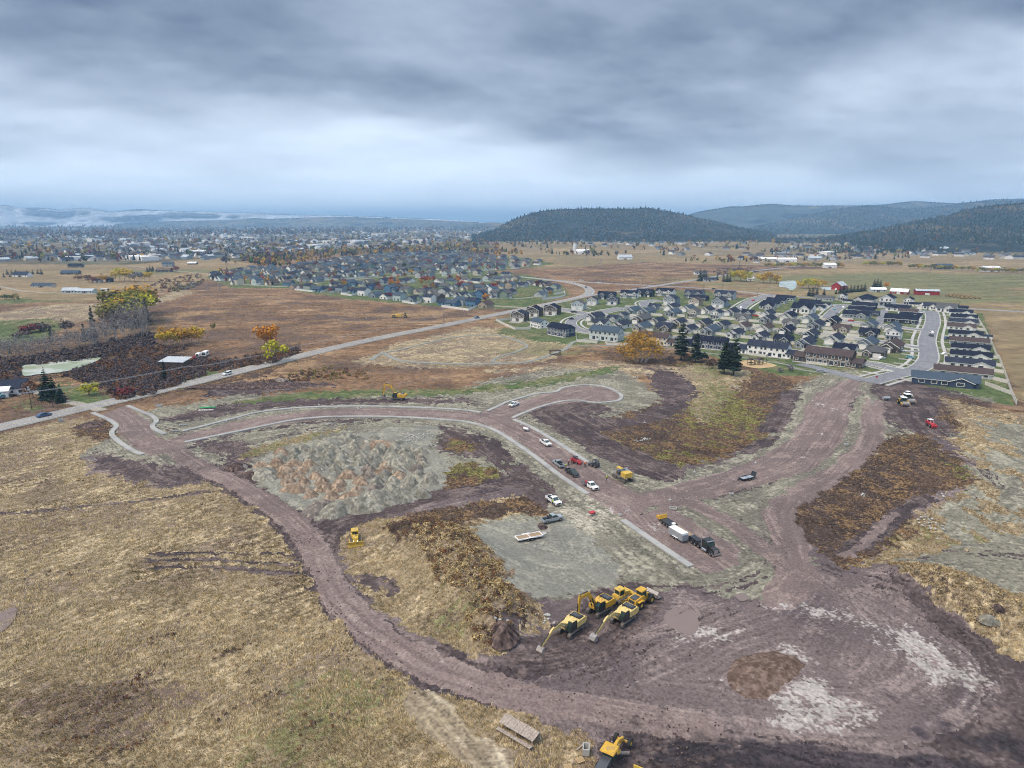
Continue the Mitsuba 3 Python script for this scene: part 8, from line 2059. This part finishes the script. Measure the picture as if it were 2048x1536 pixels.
# street lamps of the estate
for i, (px, py, h, a) in enumerate([(1797, 731, 25, 2.6), (1767, 763, 25, 1.2), (1040, 617, 16, .3), (1085, 610, 11, 3.1), (1879, 722, 18, 3.0), (1832, 660, 16, 0), (1853, 641, 12, 0), (1169, 625, 12, 4), (1249, 613, 14, 4), (1391, 620, 11, 4), (1484, 612, 16, .2), (1546, 588, 13, 2.6), (1659, 628, 12, .3), (1703, 612, 12, .3), (1759, 669, 12, 4), (1343, 646, 10, 4), (1487, 655, 14, 4), (1305, 598, 14, 3), (1821, 690, 14, 0), (1617, 662, 12, 4)]):
    q = at(px, py); hh = h / ppm(px, py); k = thing('street_lamp', f'grey street lamp in the new estate, {["by the muddy lot", "in the east", "in the middle", "in the west"][0 if py > 715 else 1 if px > 1650 else 2 if px > 1350 else 3]}', 'street lamp', f'street lamps {["by the muddy lot", "in the east", "in the middle", "in the west"][0 if py > 715 else 1 if px > 1650 else 2 if px > 1350 else 3]}'); z = hz(*q)
    part(k, 'shaft', MB().tube([q[0], q[1], z], [q[0], q[1], z + hh], .10, .06, 6).ply('steel_grey')); e = np.array([math.cos(a), math.sin(a), .25])
    part(k, 'arm', MB().tube([q[0], q[1], z + hh], np.array([q[0], q[1], z + hh]) + e * 1.6, .05, n=5).ply('steel_grey')); c = np.array([q[0], q[1], z + hh]) + e * 1.8; part(k, 'lamp_head', MB().box(c[0] - .3, c[0] + .3, c[1] - .15, c[1] + .15, c[2] - .06, c[2] + .06).ply('paint_white'))
q = at(1752, 764); k = thing('stop_sign', 'red octagonal road sign at the end of the paved street', 'road sign'); m = pose(q[0], q[1], hz(*q), 0)
part(k, 'post', MB().tube([0, 0, 0], [0, 0, 2.4], .04).ply('steel_grey'), m); oc = [(.55 * math.cos(math.pi / 8 + i * math.pi / 4), 2.5 + .55 * math.sin(math.pi / 8 + i * math.pi / 4)) for i in range(8)]
part(k, 'plate', MB().prism(oc, -.03, .0).ply('lamp_red'), m)

# ---------------------------------------------------------------- farm buildings
def barn(name, label, px, py, w, d, h, rise, wall, roof, rot=0.0, axis='x', cat='barn', win_=3, extra=None):
    q = at(px, py); k = thing(name, label, cat); a, b = gable_mesh(-w / 2, w / 2, -d / 2, d / 2, h, rise, axis, .5); m = pose(q[0], q[1] + d / 2 * .7, hz(*q) - .1, rot)
    part(k, 'wall', a.ply('wall_' + wall), m); part(k, 'roof', b.ply('roof_' + roof), m)
    for i in range(win_):
        x = -w / 2 + w * (i + .6) / win_
        f, p = framed(x - .7, x + .7, .9, 2.3, -d / 2)
        o = part(k, 'window', p.ply('window_glass'), m); part(o, 'frame', f.ply('trim_white'), m)
    part(k, 'door', panel(-w * .12, w * .08, .05, 2.3, -d / 2).ply('door_dark' if wall != 'red' else 'garage_white'), m)
    return k, m


FR = GRID * .35
barn('red_barn', 'long red barn with pale roof beyond the estate, rightmost of the farm', 1856, 590, 22, 9, 4.4, 1.4, 'red', 'silver', FR, win_=0); barn('red_barn', 'red barn with white roof left of the long barn', 1802, 588, 17, 8, 2.8, 2.8, 'red', 'white', FR - .5, win_=3); barn('red_barn', 'small red gabled barn with grey roof behind the spruce row', 1682, 580, 11, 15, 5, 4, 'red', 'silver', FR - .6, 'y', win_=0)
barn('farmhouse', 'pale farmhouse with white roof between the spruces and the red barns', 1757, 584, 16, 8, 2.8, 2.2, 'teal', 'white', FR + .15, cat='farmhouse'); barn('farmhouse', 'small white house left of the long hedgerow farm', 1402, 549, 18, 9, 3, 2, 'white', 'grey', 0, cat='farmhouse')
barn('farmhouse', 'low dark farm house beside the left spruces of the farm', 1420, 563, 16, 8, 3, 2, 'grey', 'charcoal', 0, cat='farmhouse'); barn('shed', 'small white shed right of the yellow farm willows', 1501, 561, 8, 6, 3, 1.5, 'white', 'white', 0, cat='shed'); barn('shed', 'white farm shed at the dirt track among the hills', 1165, 509, 30, 16, 6, 5, 'white', 'white', .2, cat='shed', win_=0); barn('silo_house', 'pale shed above the hay field', 1250, 522, 26, 14, 5, 4, 'white', 'silver', .1, cat='shed', win_=0)
for px, py, w, wl, rf, lab in [(1575, 524, 34, 'white', 'white', 'white shed in the far farms, left of the hedgerow'), (1538, 523, 30, 'cream', 'white', 'cream shed in the far farms, left of the white shed'), (1630, 521, 24, 'grey', 'silver', 'grey shed in the far farms beside the hedgerow'), (1890, 538, 26, 'navy', 'slate', 'dark blue barn behind the far hedgerow'), (1983, 543, 26, 'white', 'white', 'white barn behind the right end of the hedgerow'), (1660, 536, 20, 'white', 'white', 'small white shed in front of the hedgerow')]:
    barn('far_barn', lab, px, py, w, 12, 5, 3, wl, rf, 0, cat='barn', win_=2)
q = at(1168, 507); k = thing('silo', 'pale concrete silo beside the white farm shed', 'silo'); part(k, 'tower', MB().tube([q[0] - 22, q[1], hz(*q)], [q[0] - 22, q[1], hz(*q) + 22], 4, n=12).ply('paint_white')); part(k, 'cap', MB().tube([q[0] - 22, q[1], hz(*q) + 22], [q[0] - 22, q[1], hz(*q) + 24], 4, 1, n=12).ply('bucket_steel'))
for i, (dx, n_) in enumerate([(-9, 5), (-5, 6), (0, 7), (5, 7), (9, 6)]):
    q = at(1930, 596); k = thing('hay_row', f'row of round hay bales by the field corner, {ORD[i]} from left', 'hay bales', 'rows of round hay bales'); z = hz(*q)
    for j in range(n_):
        part(k, 'bale', MB().tube([q[0] + dx - 1, q[1] + j * 6 - 8, z + 1.0], [q[0] + dx + 1, q[1] + j * 6 - 8, z + 1.0], 1.0, n=10).ply('leaf_tan'))
# left farmsteads
barn('ranch_house', 'white ranch house with silver hip roof and porch, west part', 140, 587, 16, 10, 2.9, 2.7, 'teal', 'silver', .05, cat='house', win_=5); barn('ranch_house', 'white ranch house with silver roof, east part beside the porch wing', 171, 588, 17, 9, 2.7, 2.2, 'teal', 'silver', -.05, cat='house', win_=4); barn('ranch_house', 'low grey ranch house with slate roof, left of the white ranch house', 84, 575, 24, 9, 2.7, 2.4, 'beige', 'slate', 0, cat='house', win_=4)
barn('brown_barn', 'long dark barn on the left slope above the ranch houses', 139, 549, 24, 10, 2.9, 3.0, 'brown', 'slate', .1, win_=2); barn('white_farmhouse', 'white farmhouse with dark roofs among small spruces at far left', 42, 554, 22, 10, 3.4, 3.8, 'white', 'charcoal', -.1, cat='house', win_=4); barn('brown_house', 'brown hip house with pale trim right of the two small spruces', 327, 544, 22, 10, 3.4, 3.0, 'brown', 'tan', .0, cat='house', win_=4); barn('grey_house', 'grey blue house behind the brown one', 335, 533, 17, 10, 5.1, 3.0, 'slate', 'slate', 0, cat='house')
barn('dark_house', 'dark red roofed house on the far left field edge', 150, 535, 22, 9, 3.4, 3.0, 'brown', 'black', 0, cat='house'); barn('house', 'small house with violet roof beside the yellow trees', 195, 565, 8, 7, 3.4, 3.0, 'white', 'charcoal', 0, cat='house', win_=1); barn('shed', 'dark blue shed between the yellow trees', 218, 564, 7, 6, 4.2, 2.2, 'navy', 'charcoal', 0, cat='shed', win_=1); barn('shed', 'white roofed shed on the green field right of the spruces', 384, 529, 15, 9, 2.5, 2.2, 'brown', 'white', 0, cat='shed', win_=1)
barn('white_house', 'white roadside house with dark roof at the left edge', 14, 786, 12, 10, 3.4, 3, 'white', 'charcoal', .5, cat='house', win_=2); barn('shed', 'white shed at the left edge in front of the roadside house', -6, 791, 8, 6, 3, 1.4, 'white', 'white', .3, cat='shed', win_=1)
# the open grey barn with its sloping metal roof
q = at(347, 735); k = thing('pole_barn', 'open timber barn with sloping silver roof in the purple brush', 'barn'); m = pose(q[0], q[1] + 3, hz(*q), -.12)
part(k, 'roof', MB().prism([(-7.5, 3.2), (-7.5, 3.4), (7.5, 4.6), (7.5, 4.4)], -5.5, 5.5).ply('roof_silver'), m @ T().rotate([0, 0, 1], 90).scale([.62, 1.3, 1.0]))
part(k, 'wall', MB().box(-7.2, 7.2, -4.6, -4.45, .1, 2.6).box(-7.2, -7.05, -4.6, 4.6, .1, 3.2).box(7.05, 7.2, -4.6, 4.6, .1, 3.2).ply('dark_wood'), m)
for x in (-7, -3.5, 0, 3.5, 7):
    part(k, 'post', MB().box(x - .12, x + .12, -4.9, -4.66, 0, 3.0).ply('dark_wood'), m)
# playground
sheet('playground_ground', [(1475, 727), (1483, 721), (1505, 720), (1530, 724), (1550, 730), (1552, 733), (1535, 736), (1515, 737), (1490, 733)], 'pallet_wood', .05, .2)
labels['playground_ground'] = {'kind': 'structure'}
for px, py, lab in [(1505, 730, 'dark climbing frame in the wood chip playground, left'), (1522, 729, 'playground swing frame with slide, right')]:
    q = at(px, py); k = thing('climbing_frame', lab, 'climbing frame'); m = pose(q[0], q[1], hz(*q), .3)
    [part(k, 'post', MB().box(x, x + .2, y, y + .2, 0, 3.2).ply('dark_wood'), m) for x in (-2.5, 0, 2.3) for y in (-1.2, 1.2)]; part(k, 'platform', MB().box(-2.5, 0, -1.2, 1.4, 1.3, 1.45).ply('dark_wood'), m); part(k, 'roof', MB().prism([(-2.7, 2.9), (-1.25, 3.9), (.2, 2.9)], -1.4, 1.6).ply('roof_brown'), m); part(k, 'slide', MB().bar([.1, 0, 1.4], [2.4, 0, .15], .7, .1).ply('roof_tan'), m); part(k, 'beam', MB().bar([0, 1.3, 3.1], [2.5, 1.3, 3.1], .18).ply('dark_wood'), m)
q = at(1110, 708); k = thing('park_shelter', 'small dark bench shelter on the park trail', 'shelter'); m = pose(q[0], q[1], hz(*q), .2)
[part(k, 'post', MB().box(x, x + .25, y, y + .25, 0, 2.3).ply('dark_wood'), m) for x in (-3, 2.8) for y in (-1.2, 1.0)]; part(k, 'roof', MB().prism([(-3.4, 2.3), (3.4, 2.3), (3.4, 2.5), (-3.4, 2.5)], -1.6, 1.5).ply('roof_brown'), m); part(k, 'bench', MB().box(-2, 2, -.4, .2, .4, .5).ply('dark_wood'), m)
